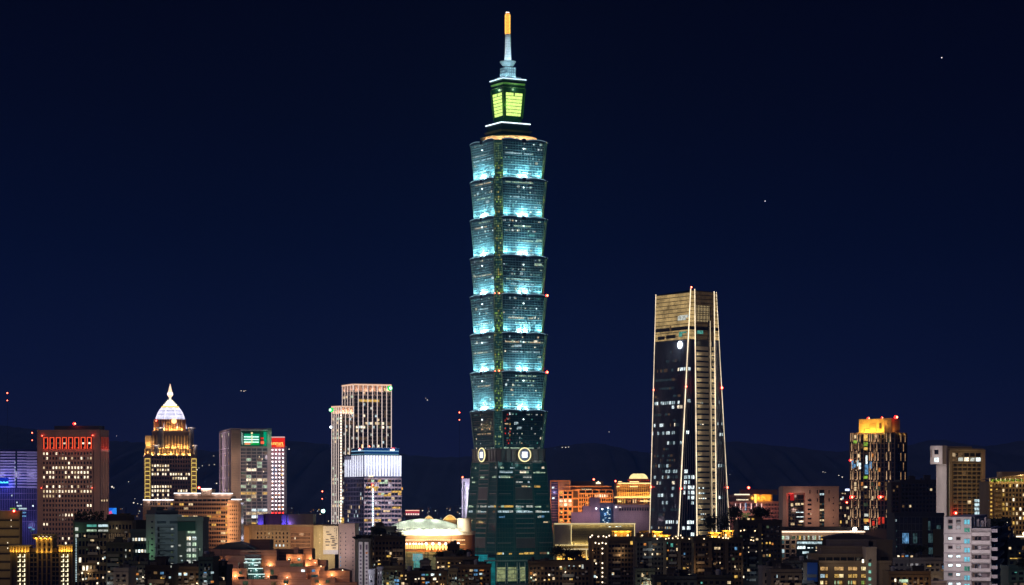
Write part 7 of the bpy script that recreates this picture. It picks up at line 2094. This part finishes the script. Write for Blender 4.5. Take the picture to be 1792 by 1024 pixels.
# ---------------------------------------------------------------- centre foreground
def striped_apartments():
    Y = 920
    b = B('apartment_building', 'slim block with two white window columns on a dark front', 'apartment building', 627, 627, 648, Y, 0, 947.5, wall(.045, .04, .035), d=16)
    WH = wall(.50, .46, .46)
    for (x0, x1) in ((628, 634.6), (638.2, 645)):
        m = MB(); b.fbox(m, 'R', b.u(x0), b.u(x1), 0, b.z(948.5), 0, .8); col = b.add('white_column', m, WH)
        for j in range(11):
            y = 953 + j * 6.55; h_ = 9 if j == 0 else 3.2
            if j == 1: continue
            m = MB(); b.fbox(m, 'R', b.u(x0 + 1.8), b.u(x1 - 1.6), b.z(y + h_), b.z(y), .82, .9)
            b.add('window', m, LIT['o'] if (j == 2 and x0 > 636) else wall(.12, .08, .10), parent=col)
    b.roof_bits(2, 4, DK1, .5)
    for y in (955, 985, 1010): lamp(b.o, (b.u(636), -11, b.z(y)), 900, (.95, .9, 1), 1)
    b.finish()
    c = B('apartment_building', 'little pale annex joined to the white window columns', 'apartment building', 645.5, 645.5, 655, Y - 10, 0, 1002, wall(.42, .42, .48), d=10)
    for y in (1007, 1015): c.win('R', 648, 650.5, y, y + 4, None, .02)
    lamp(c.o, (c.u(650), -7, c.z(1010)), 220, (.9, .92, 1), .6); c.finish()
striped_apartments()
low('dark block with white windows high on its wall in front of the arena', 649, 690, 1080, 924, DK1, [(666, 936, 2.6, 3.4, 'W'), (676, 937, 1.5, 3, 'h'), (666, 942, 2.4, 2.4, 'h'), (656, 959.5, 6.5, 1.6, 'c'), (667, 959, 4, 2.5, 'e'), (672, 958.5, 3.6, 4, 'h'), (657.5, 946, 4, 1.5, 'o')], d=18, cat='apartment building', name='apartment_building', nb=7, nf=8, p=.02)
low('wide dark tenement with amber windows below the arena eaves', 655, 706, 960, 941, wall(.055, .04, .03), [(677, 972, 7, 3, 'y'), (661.8, 980, 3, 1.6, 'w'), (661.5, 986, 4.5, 3, 'y'), (692, 972, 2, 2, 'd'), (654.5, 987, 1.8, 2.6, 'h')], d=18, cat='apartment building', name='apartment_building', nb=8, nf=8, p=.02)
low('white stripe fronted brown block with cyan stair windows', 660, 704, 720, 994, wall(.13, .085, .055), [(660.8, 1000, 1.4, 6, None), (665.5, 1000, 1.4, 6, None), (660.8, 1010, 1.4, 6, None), (690, 1014, 4, 4, 'b'), (695, 1014, 3.4, 4, 'b'), (690, 1021, 8, 3, 'b'), (693, 999, 1, 1, 'g'), (683, 1020.5, 4, 2, 'c'), (701, 1006, 4, 3, 'y'), (702.5, 1019, 5, 4, 'w')], cat='apartment building', name='apartment_building', nb=6, nf=4, p=0)
def pale_front():
    b = B('apartment_building', 'narrow pale front with slit windows at the end of the brown block', 'apartment building', 660.2, 660.2, 668.5, 712, 0, 993.5, wall(.45, .43, .48), d=6, parapet=.2)
    for y in (999.5, 1007.5, 1016):
        for px in (661.5, 665.8): b.win('R', px, px + 1.3, y, y + 5, None, .02)
    lamp(b.o, (b.u(664), -6, b.z(1005)), 180, (.92, .9, 1), .6); b.finish()
pale_front()
low('dark block with a column of cyan, white and orange windows', 703, 782, 740, 1003, wall(.05, .045, .042), [(738, 1004.5, 5.5, 3, 'b'), (745, 1004.5, 4.5, 3, 't'), (754.5, 1004, 5.5, 3.6, 'C'), (768.5, 1004, 3, 3, 'c'), (726, 1012.5, 3.4, 2, 'W'), (732, 1011.5, 2.4, 2.4, 'W'), (738, 1011, 5.5, 3.4, 'w'), (758, 1011, 5.5, 4, 'W'), (738.5, 1018, 4.5, 2.4, 'o'), (745, 1018, 6.5, 4, 'b'), (763.5, 1017, 3, 2, 'w'), (709, 1006, 2.2, 2.6, 'w'), (703, 1008, 4, 2.4, 'y'), (709, 1012.5, 2.4, 2, 'w'), (702, 1012, 1.6, 4, 'y')], cat='apartment building', name='apartment_building', nb=12, nf=3, p=0)
low('dark tenement with a pale end wall and amber windows behind the brown block', 763, 836, 930, 977, wall(.07, .055, .045), [(772, 990.5, 6, 3, 'w'), (784, 984, 3.4, 2.4, 'y'), (784, 990, 3, 3, 'y'), (765, 983, 2, 2, 'W'), (804, 985, 2, 1, 'w')], d=16, cat='apartment building', name='apartment_building', nb=9, nf=5, fl=7.5, p=0)
low('dark roof block standing in front of the orange arena wall', 783, 803, 1000, 955, wall(.06, .045, .04), [(803.5, 960, 7, 4, 'e')], cat='apartment building', name='apartment_building', nb=3, nf=3, p=0, bits=1)
low('small dark roof block below the turquoise screen', 735, 751, 900, 984, wall(.06, .045, .05), [], cat='apartment building', name='apartment_building', nb=2, nf=3, p=0, bits=0)
low('narrow brown front with dark slit windows', 785, 800, 760, 998, wall(.20, .14, .095), [(786.5, 1004, 1.5, 5, None), (786.5, 1014, 1.5, 5, None), (791.5, 1011, 2.4, 2.6, 'h'), (796, 1010, 3, 3.6, 'c')], cat='apartment building', name='apartment_building', nb=3, nf=3, p=0, bits=0)
low('brown block with rows of white and cyan windows beside the tower foot', 799.5, 858.5, 780, 991.5, wall(.16, .11, .07), [(811, 996.5, 3, 3, 'd'), (822, 996.5, 6, 3.6, 'w'), (829.5, 996.5, 6, 3.6, 'b'), (839.5, 997, 7.5, 2, 'o'), (821, 1004, 4.5, 2, 'd'), (829.5, 1003.5, 6, 3.6, 'b'), (839, 1003, 5, 3, 'c'), (845, 1003, 2, 2, 'd'), (821, 1010.5, 7.5, 3, 'h'), (840.5, 1010, 3.6, 3.6, 'y')], cat='apartment building', name='apartment_building', nb=9, nf=4, fl=7.2, p=0, bits=2)
def podium():
    # turquoise glazed podium between arena and tower foot
    Y = 2215
    b = B('glass_podium', 'turquoise glazed podium at the foot of the tallest tower', 'podium', 812, 812, 868, Y, 0, 969.5, glass(.02, .10, .11, .15), d=30, parapet=0)
    m = MB(); b.fbox(m, 'R', b.u(814), b.u(853), b.z(1015), b.z(970.5), .1, .2); b.add('glass_screen', m, lit(.02, .40, .46, .75, .06, .55))
    m = MB(); b.fbox(m, 'R', b.u(854), b.u(867), b.z(1030), b.z(976), .1, .2); b.add('glass_screen', m, lit(.02, .42, .44, .55, .05, .2))
    m = MB()
    for i in range(26): a = b.u(813 + i * 2.15); b.fbox(m, 'R', a - .1, a + .1, 0, b.z(970), .2, .45)
    for j in range(16): b.fbox(m, 'R', b.u(812), b.u(868), b.z(971 + j * 3) - .1, b.z(971 + j * 3) + .1, .2, .5)
    b.add('mullion', m, wall(.10, .35, .36))
    m = MB(); b.fbox(m, 'R', b.u(847), b.u(868), b.z(982), b.z(980), .6, 1.0); b.fbox(m, 'R', b.u(853.2), b.u(854.4), 0, b.z(970), .55, .95); b.add('pale_band', m, wall(.5, .7, .66))
    beacon(b.o, (b.u(814.5), -.6, b.z(968.6)), .9)
    b.finish()
podium()

def dark_hall(): 
    low('long dark brown block with a few warm windows at the tower foot', 925, 1032, 930, 985, wall(.065, .042, .026), [(936, 1004, 3, 3, 'w'), (959.5, 1004.5, 3, 3, 'W'), (936, 1013, 3, 3, 'w'), (951.5, 1014, 3, 2.4, 'w'), (959.5, 1013, 3, 2.6, 'y'), (996.5, 1012, 2.4, 3, 'w'), (999.5, 1012, 2.4, 3, 'y'), (979, 991, 4, 2, 'W'), (995, 989.5, 2, 1.4, 'c'), (1003, 990, 2.6, 1.4, 'c'), (1013, 989, 3, 3, 'w'), (1018, 988, 3, 7, 'h')], d=22, cat='apartment building', name='apartment_building', nb=16, nf=4, p=0, bits=5)
dark_hall()

# ---------------------------------------------------------------- dark apartment row under the tapered tower
def lamp_column_block():
    Y = 1160; W = wall(.055, .042, .03)
    b = B('residential_tower', 'dark slab with a string of white balcony lamps and a glowing roof pavilion', 'apartment tower', 1032, 1032, 1111, Y, 0, 943, W, d=22)
    b.facade('R', 1064, 1110, 952, 1040, 8, 11, .3, .45, .5, .025, 'dwe'); b.facade('R', 1038, 1050, 957, 1040, 2, 12, .4, .4, .4, .10, 'dwc')
    m = MB()
    for px in (1037, 1052, 1063): b.fbox(m, 'R', b.u(px) - .4, b.u(px) + .4, 0, b.z(946), 0, .8)
    b.add('pier', m, wall(.10, .08, .06))
    for (px, y) in ((1033, 940), (1042, 950), (1048, 951.5), (1054, 950), (1060, 951.5), (1047, 939), (1056, 938.5), (1054, 960), (1054, 968.5), (1043, 986), (1054, 985.5), (1054, 994), (1054, 1002), (1054, 1009), (1044, 1010), (1066, 937.5), (1054, 1019), (1036, 937), (1061, 940)):
        MB().ball((b.u(px), -1.2, b.z(y)), .33, 0, 8).build('balcony_lamp', emit(1, .80, .55, 3.2), b.o)
    for (x0, y, w, h, ch) in ((1080, 959, 5, 2, 't'), (1043, 1017, 6, 3, 'd'), (1071, 1004, 2, 2, 'c'), (1103, 947, 4, 6, 'y')): b.win('R', x0, x0 + w, y, y + h, ch, .6)
    pavilion(b, 1072, 1104, 929, 943)
    street_life(b, 77, 3.0, 10)
    b.finish()
def pavilion(b, x0, x1, y0, y1, v=3):
    """little roof pavilion with warm lit eaves"""
    u0, u1 = b.u(x0, v), b.u(x1, v); zb, zt = b.h, b.z(y0, 0, v)
    m = MB().box(u0 + .8, u1 - .8, v + .8, v + 5, zb, zt - .6); o = b.add('roof_pavilion', m, wall(.34, .2, .08))
    m = MB(); m.loft([(u0, v), (u1, v), (u1, v + 6), (u0, v + 6)], zt - .6, [(u0 - .6, v - .7), (u1 + .6, v - .7), (u1 + .6, v + 6.6), (u0 - .6, v + 6.6)], zt, 0, True, True); m.build('pavilion_roof', wall(.62, .42, .14), o)
    n = max(2, int((u1 - u0) / 2.6))
    m = MB()
    for i in range(n + 1): x = u0 + (u1 - u0) * i / n; m.box(x - .12, x + .12, v - .1, v + .15, zb, zt - .6)
    m.build('pavilion_post', wall(.5, .3, .1), o)
    for i in range(n):
        x = u0 + (u1 - u0) * (i + .5) / n; lamp(o, (x, v - .6, zt - 1.1), 240, (1, .62, .12), .2)
        if i % 2 == 0:
            m = MB().ball((x, v - .5, zt - 1.9), .3, 0, 8); m.build('pavilion_lamp', emit(1, .68, .22, 6), o)
        m = MB(); m.box(x - .5, x + .5, v + .66, v + .8, zb + .5, zb + 1.7); m.build('pavilion_window', LIT['y' if i % 2 else 'w'], o)
lamp_column_block()

def wide_dark_block(label, x0, x1, Y, ytop, W, nb, wins, pav, extra=(), seed=1):
    b = B('residential_tower', label, 'apartment tower', x0, x0, x1, Y, 0, ytop, W, d=24)
    b.facade('R', x0 + 1, x1 - 1, ytop + 4, ytop + 4 + 11 * 8.4, nb, 11, .34, .5, .5, .05, 'ddwyeo')
    m = MB()
    for i in range(int(nb / 4) + 1):
        a = b.w * (i / (int(nb / 4))) ; b.fbox(m, 'R', max(0, a - .7), min(b.w, a + .7), 0, b.h - .5, .0, 1.1)
    b.add('pier', m, wall(.085, .068, .05))
    for (xa, y, w, h, ch) in wins: b.win('R', xa, xa + w, y, y + h, ch, .75)
    for (p0, p1, q0) in pav: pavilion(b, p0, p1, q0, ytop)
    for (px, y) in extra: MB().ball((b.u(px), -.9, b.z(y)), .27, 0, 8).build('roof_lamp', emit(1, .74, .42, 3.2), b.o)
    b.roof_bits(3, seed, DK2, .7)
    street_life(b, seed + 50, 3.4, 16)
    b.finish()
wide_dark_block('broad dark slab with two roof gardens, beside the one with balcony lamps', 1112, 1214, 1080, 944.5, wall(.04, .032, .026), 16,
    [(1128, 968, 3, 3, 'd'), (1141.5, 951.5, 4.5, 2.6, 'd'), (1142, 961, 2.6, 2, 'w'), (1167, 949, 1.6, 3, 't'), (1173.5, 951, 4, 6, 't'), (1183, 951.5, 2.4, 2.6, 'd'), (1183.5, 959, 5, 5, 'w'), (1127.5, 968, 2.4, 3.6, 'W'), (1139.5, 968, 3, 3.6, 'W'), (1148.5, 968, 3.4, 3.6, 'w'), (1153, 968, 3.4, 3.6, 'd'), (1196.5, 967.5, 2.4, 3.4, 'b'), (1174, 978, 2.6, 4, 'e'), (1151, 994, 2, 2, 'w'), (1203.5, 1005, 4, 3.6, 'W'), (1193, 1010, 2, 1.4, 'c'), (1167.5, 962, 3, 2.6, 'o')],
    [(1120, 1134, 929), (1142, 1158, 929.5), (1150, 1172, 936)], [(1124, 937), (1150, 943), (1165, 943), (1170, 942), (1177, 942), (1183, 939), (1186, 942), (1194, 941), (1206, 943), (1191, 937)], 1)
wide_dark_block('broad dark slab with roof gardens and two roof trees, right under the tapered tower', 1214, 1300, 1065, 945, wall(.045, .035, .026), 13,
    [(1242, 957.5, 2.4, 5, 'y'), (1250, 957.5, 10, 4, 'w'), (1270, 966, 2.6, 5, 't'), (1270, 960, 2.4, 3, 'g'), (1285.5, 957.5, 4, 5, 'b'), (1298, 957, 3, 3, 'w'), (1253, 983, 2, 3, 'd'), (1259, 983.5, 1.6, 3, 'w'), (1285, 990, 2, 3.4, 'w'), (1235.5, 968, 2, 2, 'd'), (1285, 1007, 5.5, 4.5, 'y'), (1298, 1008, 4, 3.4, 'W'), (1226.5, 1018, 3, 3, 't'), (1241, 1019, 1.6, 3, 'w'), (1246.5, 1020, 2, 2.4, 'W'), (1266.5, 1014.5, 2.6, 1.6, 'c')],
    [(1241, 1262, 931.5), (1240, 1254, 937), (1266, 1282, 928)], [(1265, 941.5), (1270, 941.5), (1274, 942), (1258, 940), (1232, 943)], 2)
wide_dark_block('dark apartment slab with a vertical line of lit stair windows', 1292, 1368, 1100, 914, wall(.04, .032, .03), 11,
    [(1329.5, 928, 3, 2, 'd'), (1329.5, 935, 4, 2, 'y'), (1329.5, 942, 4, 2, 'w'), (1329.5, 949.5, 4.5, 2.6, 'y'), (1329.5, 956, 3.6, 2, 'y'), (1329.5, 962.5, 4, 2.6, 'w'), (1330, 970, 3, 2, 'w'), (1329.5, 977.5, 2.6, 1.6, 'y'), (1322.5, 942, 4, 3.4, 'w'), (1340, 949, 3, 3, 'y'), (1346, 948.5, 2.4, 3.6, 'y'), (1350, 950, 3, 3.6, 'o'), (1321.5, 964, 2.4, 2, 'W'), (1345.5, 970, 2.4, 4, 'y'), (1341, 970, 2, 2, 'w'), (1353, 984, 2, 3, 'W'), (1355, 978, 1.6, 1.6, 'd'), (1309, 965.5, 1.6, 1.6, 'W'), (1309, 957, 1.4, 2.4, 'w'), (1312, 998, 2, 2, 'd')],
    [(1306, 1322, 928)], [(1296, 929), (1302, 928), (1314, 945), (1318, 946), (1321, 929)], 3)
low('small dark block with a pale side and three tall lit windows', 1112, 1146, 800, 998, wall(.045, .05, .05), [(1131, 1002, 3, 4, 'd'), (1123.5, 1020, 1.4, 4, 'y'), (1133, 1017, 1.6, 6, 'w'), (1137, 1017, 1.6, 6, 'w'), (1123, 1003, 1.5, 3, 'w')], nb=4, nf=3, p=0)
low('pale flat roof house at the bottom between dark blocks', 1335, 1388, 760, 995, wall(.20, .19, .20), [(1359, 1008, 1.4, 4, 'c'), (1361, 1016, 12, 3, 'q')], nb=5, nf=2, p=0, fl=12)
low('dark low house with one bright window, lowest of the row', 1218, 1282, 700, 1010, wall(.03, .03, .03), [(1226, 1018.5, 3, 3, 't')], nb=6, nf=2, p=0)
low('low black house with a dim doorway light at the bottom', 1146, 1218, 690, 1012, wall(.025, .025, .027), [(1164, 1016, 2, 2, 'd')], nb=6, nf=2, p=0)

# ---------------------------------------------------------------- right foreground fill
def blue_banner_house():
    b = low('dark house with a tall blue cloth banner on its front', 1378, 1432, 830, 984, wall(.05, .05, .052), [(1391, 988, 3, 3, None)], nb=5, nf=3, p=0, cat='house')
    m = MB(); b.fbox(m, 'R', b.u(1412), b.u(1430), b.z(1018), b.z(984.5), .9, 1.1); bn = b.add('banner', m, wall(.02, .09, .38))
    m = MB(); b.fbox(m, 'R', b.u(1405), b.u(1412), b.z(1018), b.z(984.5), .5, .9); b.add('pale_panel', m, wall(.22, .19, .16))
    lamp(b.o, (b.u(1420), -6, b.z(998)), 90, (.8, .85, 1), .8)
blue_banner_house()
low('low grey roof house with a faint lamp at the bottom edge', 1350, 1402, 720, 1000, wall(.12, .105, .095), [(1359, 1006, 1.2, 5, 'c')], nb=4, nf=2, p=0)
low('flat roofed grey house with a row of colourful lit windows', 1563, 1655, 900, 979, wall(.15, .155, .175), [(1570, 972, 4, 2.6, 'W'), (1577.5, 972.5, 4, 2.2, 'o'), (1584, 971.5, 5, 3, 'b'), (1593, 972, 4, 3, 'w'), (1598, 990, 3, 2, 'c'), (1603.5, 990, 3, 3, 'C'), (1610.5, 990, 5, 3.6, 'c'), (1622, 990, 7, 1.4, 'y'), (1606, 997, 5, 2, 'y'), (1649, 990, 1.6, 6, 'b')], nb=10, nf=2, p=0, bits=4)
low('olive low house with a greenish lit front', 1556, 1628, 800, 1003, wall(.20, .135, .07), [(1565, 1013, 2.6, 5, 'W'), (1573.5, 1014, 15, 5.5, 'g'), (1580, 1020, 7, 4, 'y'), (1604.5, 1013, 3.4, 9, 'd'), (1616, 1011, 5, 8, 'd')], nb=7, nf=2, p=0)
low('pale low roof at the foot of the white apartments', 1618, 1656, 830, 1020, wall(.45, .42, .46), [], nb=2, nf=1, p=0, bits=0)
low('dark tenement right of the white apartments with one lit window', 1764, 1830, 980, 948, wall(.06, .05, .035), [(1765, 957.5, 4, 4, 'w'), (1767, 976.5, 22, 1.5, 'y'), (1783, 967, 2, 2, 'y'), (1788, 960, 3, 3, 'd')], nb=6, nf=5, p=.02, cat='apartment building', name='apartment_building')
low('dim teal low house in the bottom right corner', 1766, 1820, 800, 994, wall(.05, .11, .115), [(1775, 1001, 4, 1.4, 't')], nb=4, nf=2, p=0)
def eave_house():
    b = low('dark house with a short bright eave lamp at the right edge', 1776, 1830, 1150, 937, wall(.07, .055, .04), [], nb=5, nf=3, p=0)
    m = MB(); b.fbox(m, 'R', b.u(1778), b.w, b.z(940), b.z(938), .5, 1.6); b.add('light_bar', m, emit(1, .82, .6, 2.2))
    m = MB().ball((b.u(1791), -2, b.z(934)), .8); b.add('lamp', m, emit(1, .7, .4, 5))
eave_house()
low('small hotel lit with warm windows beside the dark round-fronted tower', 1466, 1492, 2200, 884, wall(.22, .13, .07), [(1470, 911, 2.4, 5, 'y'), (1474, 902, 3, 6, None), (1484, 903, 3, 6, 'w'), (1481, 887, 4, 4, 'w'), (1470, 886.5, 3, 4, 'w'), (1488, 908, 3, 7, 'y'), (1480, 911, 3, 5, 'w')], nb=5, nf=4, p=.1, cat='hotel', name='hotel_block')
def sign_block():
    b = low('far block carrying a small white lit sign behind the beige frame block', 1466, 1494, 2500, 862, wall(.06, .05, .06), [(1473, 863, 4, 1.2, 'w'), (1470.5, 872, 3, 3, 'W'), (1478, 863, 2, 2, 'w')], nb=5, nf=4, p=.05, cat='office block', name='office_block')
    m = MB(); b.fbox(m, 'R', b.u(1479.5), b.u(1490), b.z(859), b.z(855.5), -1.5, -.5); b.add('sign', m, emit(.6, .68, 1, 2.4))
    beacon(b.o, (b.u(1481.5), -1, b.z(879.5)), 1.3)
sign_block()
low('amber lit sliver of an apartment block beside the tall pale block', 1632, 1642, 1700, 874, wall(.14, .08, .05), [(1638.5, 880, 2, 3, 'r'), (1638, 890, 2, 4, 'y'), (1638, 900, 2, 4, 'w')], nb=2, nf=6, p=.1, cat='apartment building', name='apartment_building', bits=0)

# ---------------------------------------------------------------- far city along the horizon
def far_city():
    rr = random.Random(21)
    spans = [(190, 250), (500, 582), (700, 812), (1270, 1290), (1466, 1490), (1722, 1732)]
    k = 0
    for (a, c) in spans:
        n = max(2, int((c - a) / 6.5))
        for i in range(n):
            x = a + (c - a) * (i + rr.random() * .6) / n; w = rr.uniform(5, 13); Y = rr.uniform(3400, 6200)
            yt = rr.uniform(884, 903) + (4 if Y < 4200 else 0)
            W = rr.choice((wall(.10, .10, .17), wall(.14, .12, .16), wall(.08, .09, .14)))
            b = B('city_block', 'small dim block far off on the skyline in a gap between near towers', 'city block', x, x, x + w, Y, 0, yt, W, d=20, parapet=0, group='far dim blocks of the city horizon')
            for _ in range(rr.randint(1, 4)):
                px = x + rr.random() * (w - 1.5); y = yt + 1.5 + rr.random() * 14; b.win('R', px, px + rr.uniform(.8, 2.2), y, y + rr.uniform(.7, 1.3), rr.choice('wWcCboyc'), .2)
            b.finish()
far_city()
def billboard():
    Y = 3000; b = B('billboard_block', 'glowing blue and pink billboard between the brown tower and the domed tower', 'billboard', 189.5, 189.5, 204, Y, 0, 889, wall(.05, .05, .08), d=6, parapet=0)
    w = b.w; zt, zb = b.h, b.z(900)
    for (pts, m_) in (([(0, .35), (.35, .55), (.7, 1), (0, 1)], emit(.01, .16, .9, 1.0)), ([(.35, .55), (.5, .1), (1, 0), (1, 1), (.7, 1)], emit(.03, .28, 1, 1.1)), ([(.62, .55), (1, .75), (.95, 1), (.7, 1)], emit(.3, .6, 1, 1.1)), ([(0, 0), (.5, .1), (.35, .55), (0, .3)], emit(1, .12, .35, 1.0))):
        m = MB(); m.face([(x * w, -.25 - .01 * len(pts), zb + (zt - zb) * y) for x, y in pts]); b.add('screen_panel', m, m_)
    b.finish()
billboard()
def red_pavilion():
    Y = 3100; b = B('pavilion', 'low pavilion outlined by red and white lamps beyond the arena roof', 'pavilion', 709.5, 709.5, 734, Y, 0, 893.5, wall(.12, .05, .05), d=16, parapet=0)
    m = MB(); b.fbox(m, 'R', 0, b.w, b.h - .5, b.h + .5, .2, .8); b.add('light_line', m, emit(1, .55, .4, 1.6))
    for i in range(8):
        m = MB(); u = b.w * (i + .4) / 8; b.fbox(m, 'R', u, u + .8, b.z(901.5), b.z(898.5), .2, .6); b.add('wall_lamp', m, emit(1, .7, .65, 2.4))
    m = MB(); b.fbox(m, 'R', 0, b.w, b.z(898), b.z(895), .1, .3); b.add('red_band', m, emit(.8, .05, .08, .7)); b.finish()
red_pavilion()
def vaulted_halls():
    for (x0, x1, yt, lab) in ((742, 759, 903.4, 'smaller gold lit arched roof peeking over the arena shell'), (775.5, 799, 901.6, 'larger gold lit arched roof peeking over the arena shell')):
        Y = 2350; b = B('arched_hall', lab, 'hall', x0, x0, x1, Y, 0, 910, wall(.3, .2, .1), d=20, parapet=0)
        m = MB(); N = 14; f = lambda t: b.h + (b.z(yt) - b.h) * sin(pi * t)
        for i in range(N):
            t0, t1 = i / N, (i + 1) / N
            m.face([(b.w * t0, -.4, b.h), (b.w * t1, -.4, b.h), (b.w * t1, -.4, f(t1)), (b.w * t0, -.4, f(t0))]); m.face([(b.w * t0, -.4, f(t0)), (b.w * t1, -.4, f(t1)), (b.w * t1, 20, f(t1)), (b.w * t0, 20, f(t0))])
        b.add('arched_roof', m, wall(.6, .42, .18))
        m = MB()
        for i in range(N): t0, t1 = i / N, (i + 1) / N; m.bar((b.w * t0, -.6, f(t0)), (b.w * t1, -.6, f(t1)), .7)
        b.add('light_line', m, emit(1, .75, .35, 1.2))
        for t in (.3, .7): lamp(b.o, (b.w * t, -3, b.h + 1), 700, (1, .65, .25), .5)
        b.finish()
vaulted_halls()

# ---------------------------------------------------------------- lights on the hills, on far roofs and in the sky
def point(name, px, py, Y, r, mat, label, cat, group=None):
    m = MB().ball((0, 0, 0), r, 0, 10)
    o = m.build(name, mat); o.location = (X(px, Y), Y, Z(py, Y)); return tag(o, label, cat, group)
WHL = emit(1, .90, .74, 1.6); CYL = emit(.7, .95, 1, 5)
proto = None
for (px, py, r) in ((196, 852, 2.6), (199, 854, 1.6), (204, 763, 1.0), (225, 843, 1.2), (236, 873, 1.0), (234, 880, 2.4), (241, 881.5, 1.4), (247, 883, 1.4), (345, 822, 2.0), (348, 819, 1.2), (354, 815, 1.4), (366, 814, 1.2), (375, 813, 1.4), (374, 798, 1.0), (379, 846, 2.0), (422, 684, 1.4), (427, 684.5, 1.6), (430, 683.5, 1.0),
                    (500, 786, 1.8), (506, 786, 2.0), (745, 697, 1.0), (748, 700, 1.6), (984, 783, 1.4), (990, 783, 1.8), (995, 782.5, 1.4), (1440, 826, 1.2), (1444, 827, 1.0), (1468, 832, 1.4), (1474, 835, 1.8), (1277, 831, 1.0), (1066, 756, 1.2), (640, 836, 1.0)):
    if proto is None:
        proto = point('hillside_lamp', px, py, 5600, r * .7, WHL, 'tiny white lamp glinting on the dark hillside', 'lamp', 'tiny lamps on the dark hills'); continue
    c = proto.copy(); COL.objects.link(c); c.location = (X(px, 5600), 5600, Z(py, 5600)); k = r / 1.8; k *= .62; c.scale = (k, k, k)
mast = None
for (px, py, ya) in ((13, 688, 760), (56.5, 757.5, 800), (804, 722, 800), (564, 860, 900)):
    Y = 4800
    t = empty('radio_mast', (X(px, Y), Y, 0), {13: 'thin mast with two red lamps, far above the violet block', 56.5: 'thin mast with two red lamps close beside the brown stone tower', 804: 'thin mast with two red lamps just left of the tallest tower', 564: 'thin mast with red lamps above the long beige block'}[px], 'radio mast')
    MB().bar((0, 0, 0), (0, 0, Z(py, Y)), .5).build('pole', wall(.02, .02, .02), t)
    beacon(t, (0, -.5, Z(py, Y)), 1.7, False); beacon(t, (0, -.5, Z(py + 13, Y)), 1.3, False)
point('roof_floodlight', 565.5, 894.5, 2600, 1.9, emit(.5, 1, .9, 6), 'bright teal lamp above the roofs left of the line-lit slabs', 'lamp')
for (px, py, lab, r) in ((1648, 101, 'bright star, high in the upper right of the sky', 9), (1339, 352, 'bright star halfway up the sky above the tapered tower', 8.5), (1691, 291, 'faint star below the brightest one on the right', 5)):
    point('star', px, py, 50000, r, emit(.9, .93, 1, 2.6 if r > 8 else .7), lab, 'star')

# ---------------------------------------------------------------- trees
def tree(loc, h, spread, label, group, seed):
    r = random.Random(seed)
    t = empty('tree', loc, label, 'tree', r.uniform(0, 6), group)
    m = MB(); m.lathe([(.3, 0), (.22, h * .3), (.14, h * .5)], 8)
    tips = []
    for i in range(7):
        a = r.uniform(0, 6.28); e = Vector((cos(a) * spread * r.uniform(.3, .8), sin(a) * spread * r.uniform(.3, .8), h * r.uniform(.5, .9))); m.bar((0, 0, h * r.uniform(.3, .45)), e, .12); tips.append(e)
    m.build('trunk', wall(.05, .035, .025), t)
    c = MB()
    for i in range(900):
        b_ = r.choice(tips); p = b_ + Vector((r.gauss(0, spread * .28), r.gauss(0, spread * .28), r.gauss(0, h * .09)))
        q = Vector((r.uniform(-1, 1), r.uniform(-1, 1), r.uniform(-1, 1))).normalized() * r.uniform(.2, .42); s_ = q.cross(Vector((.2, .6, .7))).normalized() * .28
        c.face([p - q, p - s_, p + q, p + s_], r.choice((0, 0, 1)))
    c.build('crown', [wall(.018, .026, .012), wall(.035, .045, .018)], t)
    return t
for i, (px, py, Y, h, s, lab) in enumerate(((1250, 944, 1095, 10, 4.5, 'bushy dark roof tree, first of the pair beside the foot of the tapered tower'), (1262, 944, 1092, 11, 5, 'larger dark roof tree, second of the pair beside the foot of the tapered tower'),
        (1287, 914.5, 1112, 7, 3.4, 'rounded dark tree on the roof left of the stair-window slab'), (1332, 913, 1112, 6.5, 4, 'spreading dark tree on the roof of the stair-window slab'),
        (985, 986, 945, 6.5, 4, 'dark tree on the brown roof at the tower foot, by the golden mall'), (1003, 986, 948, 5, 3.4, 'smaller dark tree on the brown roof by the golden mall'),
        (770, 978, 945, 2.6, 2.6, 'dark tree in front of the arena wall'), (812, 978, 945, 3.4, 3.2, 'dark tree before the turquoise podium'), (664, 942, 975, 4, 3, 'low dark tree on the roof above the amber windows'),
        (1603, 980, 915, 5.5, 4, 'dark tree on the grey roof below the blue glass block'), (1752, 928, 905, 4.5, 4, 'dark rooftop tree beside the white apartments'), (1790, 1000, 800, 4, 3, 'dark shrubby tree in the bottom right corner'),
        (636, 948, 932, 2.5, 3, 'low dark tree on top of the white window columns'))):
    tree((X(px, Y), Y, Z(py, Y) - .2), h, s, lab, None, 40 + i)

# ---------------------------------------------------------------- night air
hz = MB().box(-9000, 9000, -60, 12500, -1.0, 620)
ho = hz.build("haze", wall(.5, .5, .5))
ho['kind'] = 'stuff'
hm = bpy.data.materials.new('night_air'); hm.use_nodes = True
ht = hm.node_tree; ht.nodes.clear()
h_o = ht.nodes.new('ShaderNodeOutputMaterial'); h_v = ht.nodes.new('ShaderNodeVolumePrincipled')
h_v.inputs['Color'].default_value = (.16, .40, 1, 1)
h_v.inputs['Density'].default_value = 7e-5
h_v.inputs['Anisotropy'].default_value = .2
ht.links.new(h_v.outputs[0], h_o.inputs['Volume'])
ho.data.materials.clear(); ho.data.materials.append(hm)
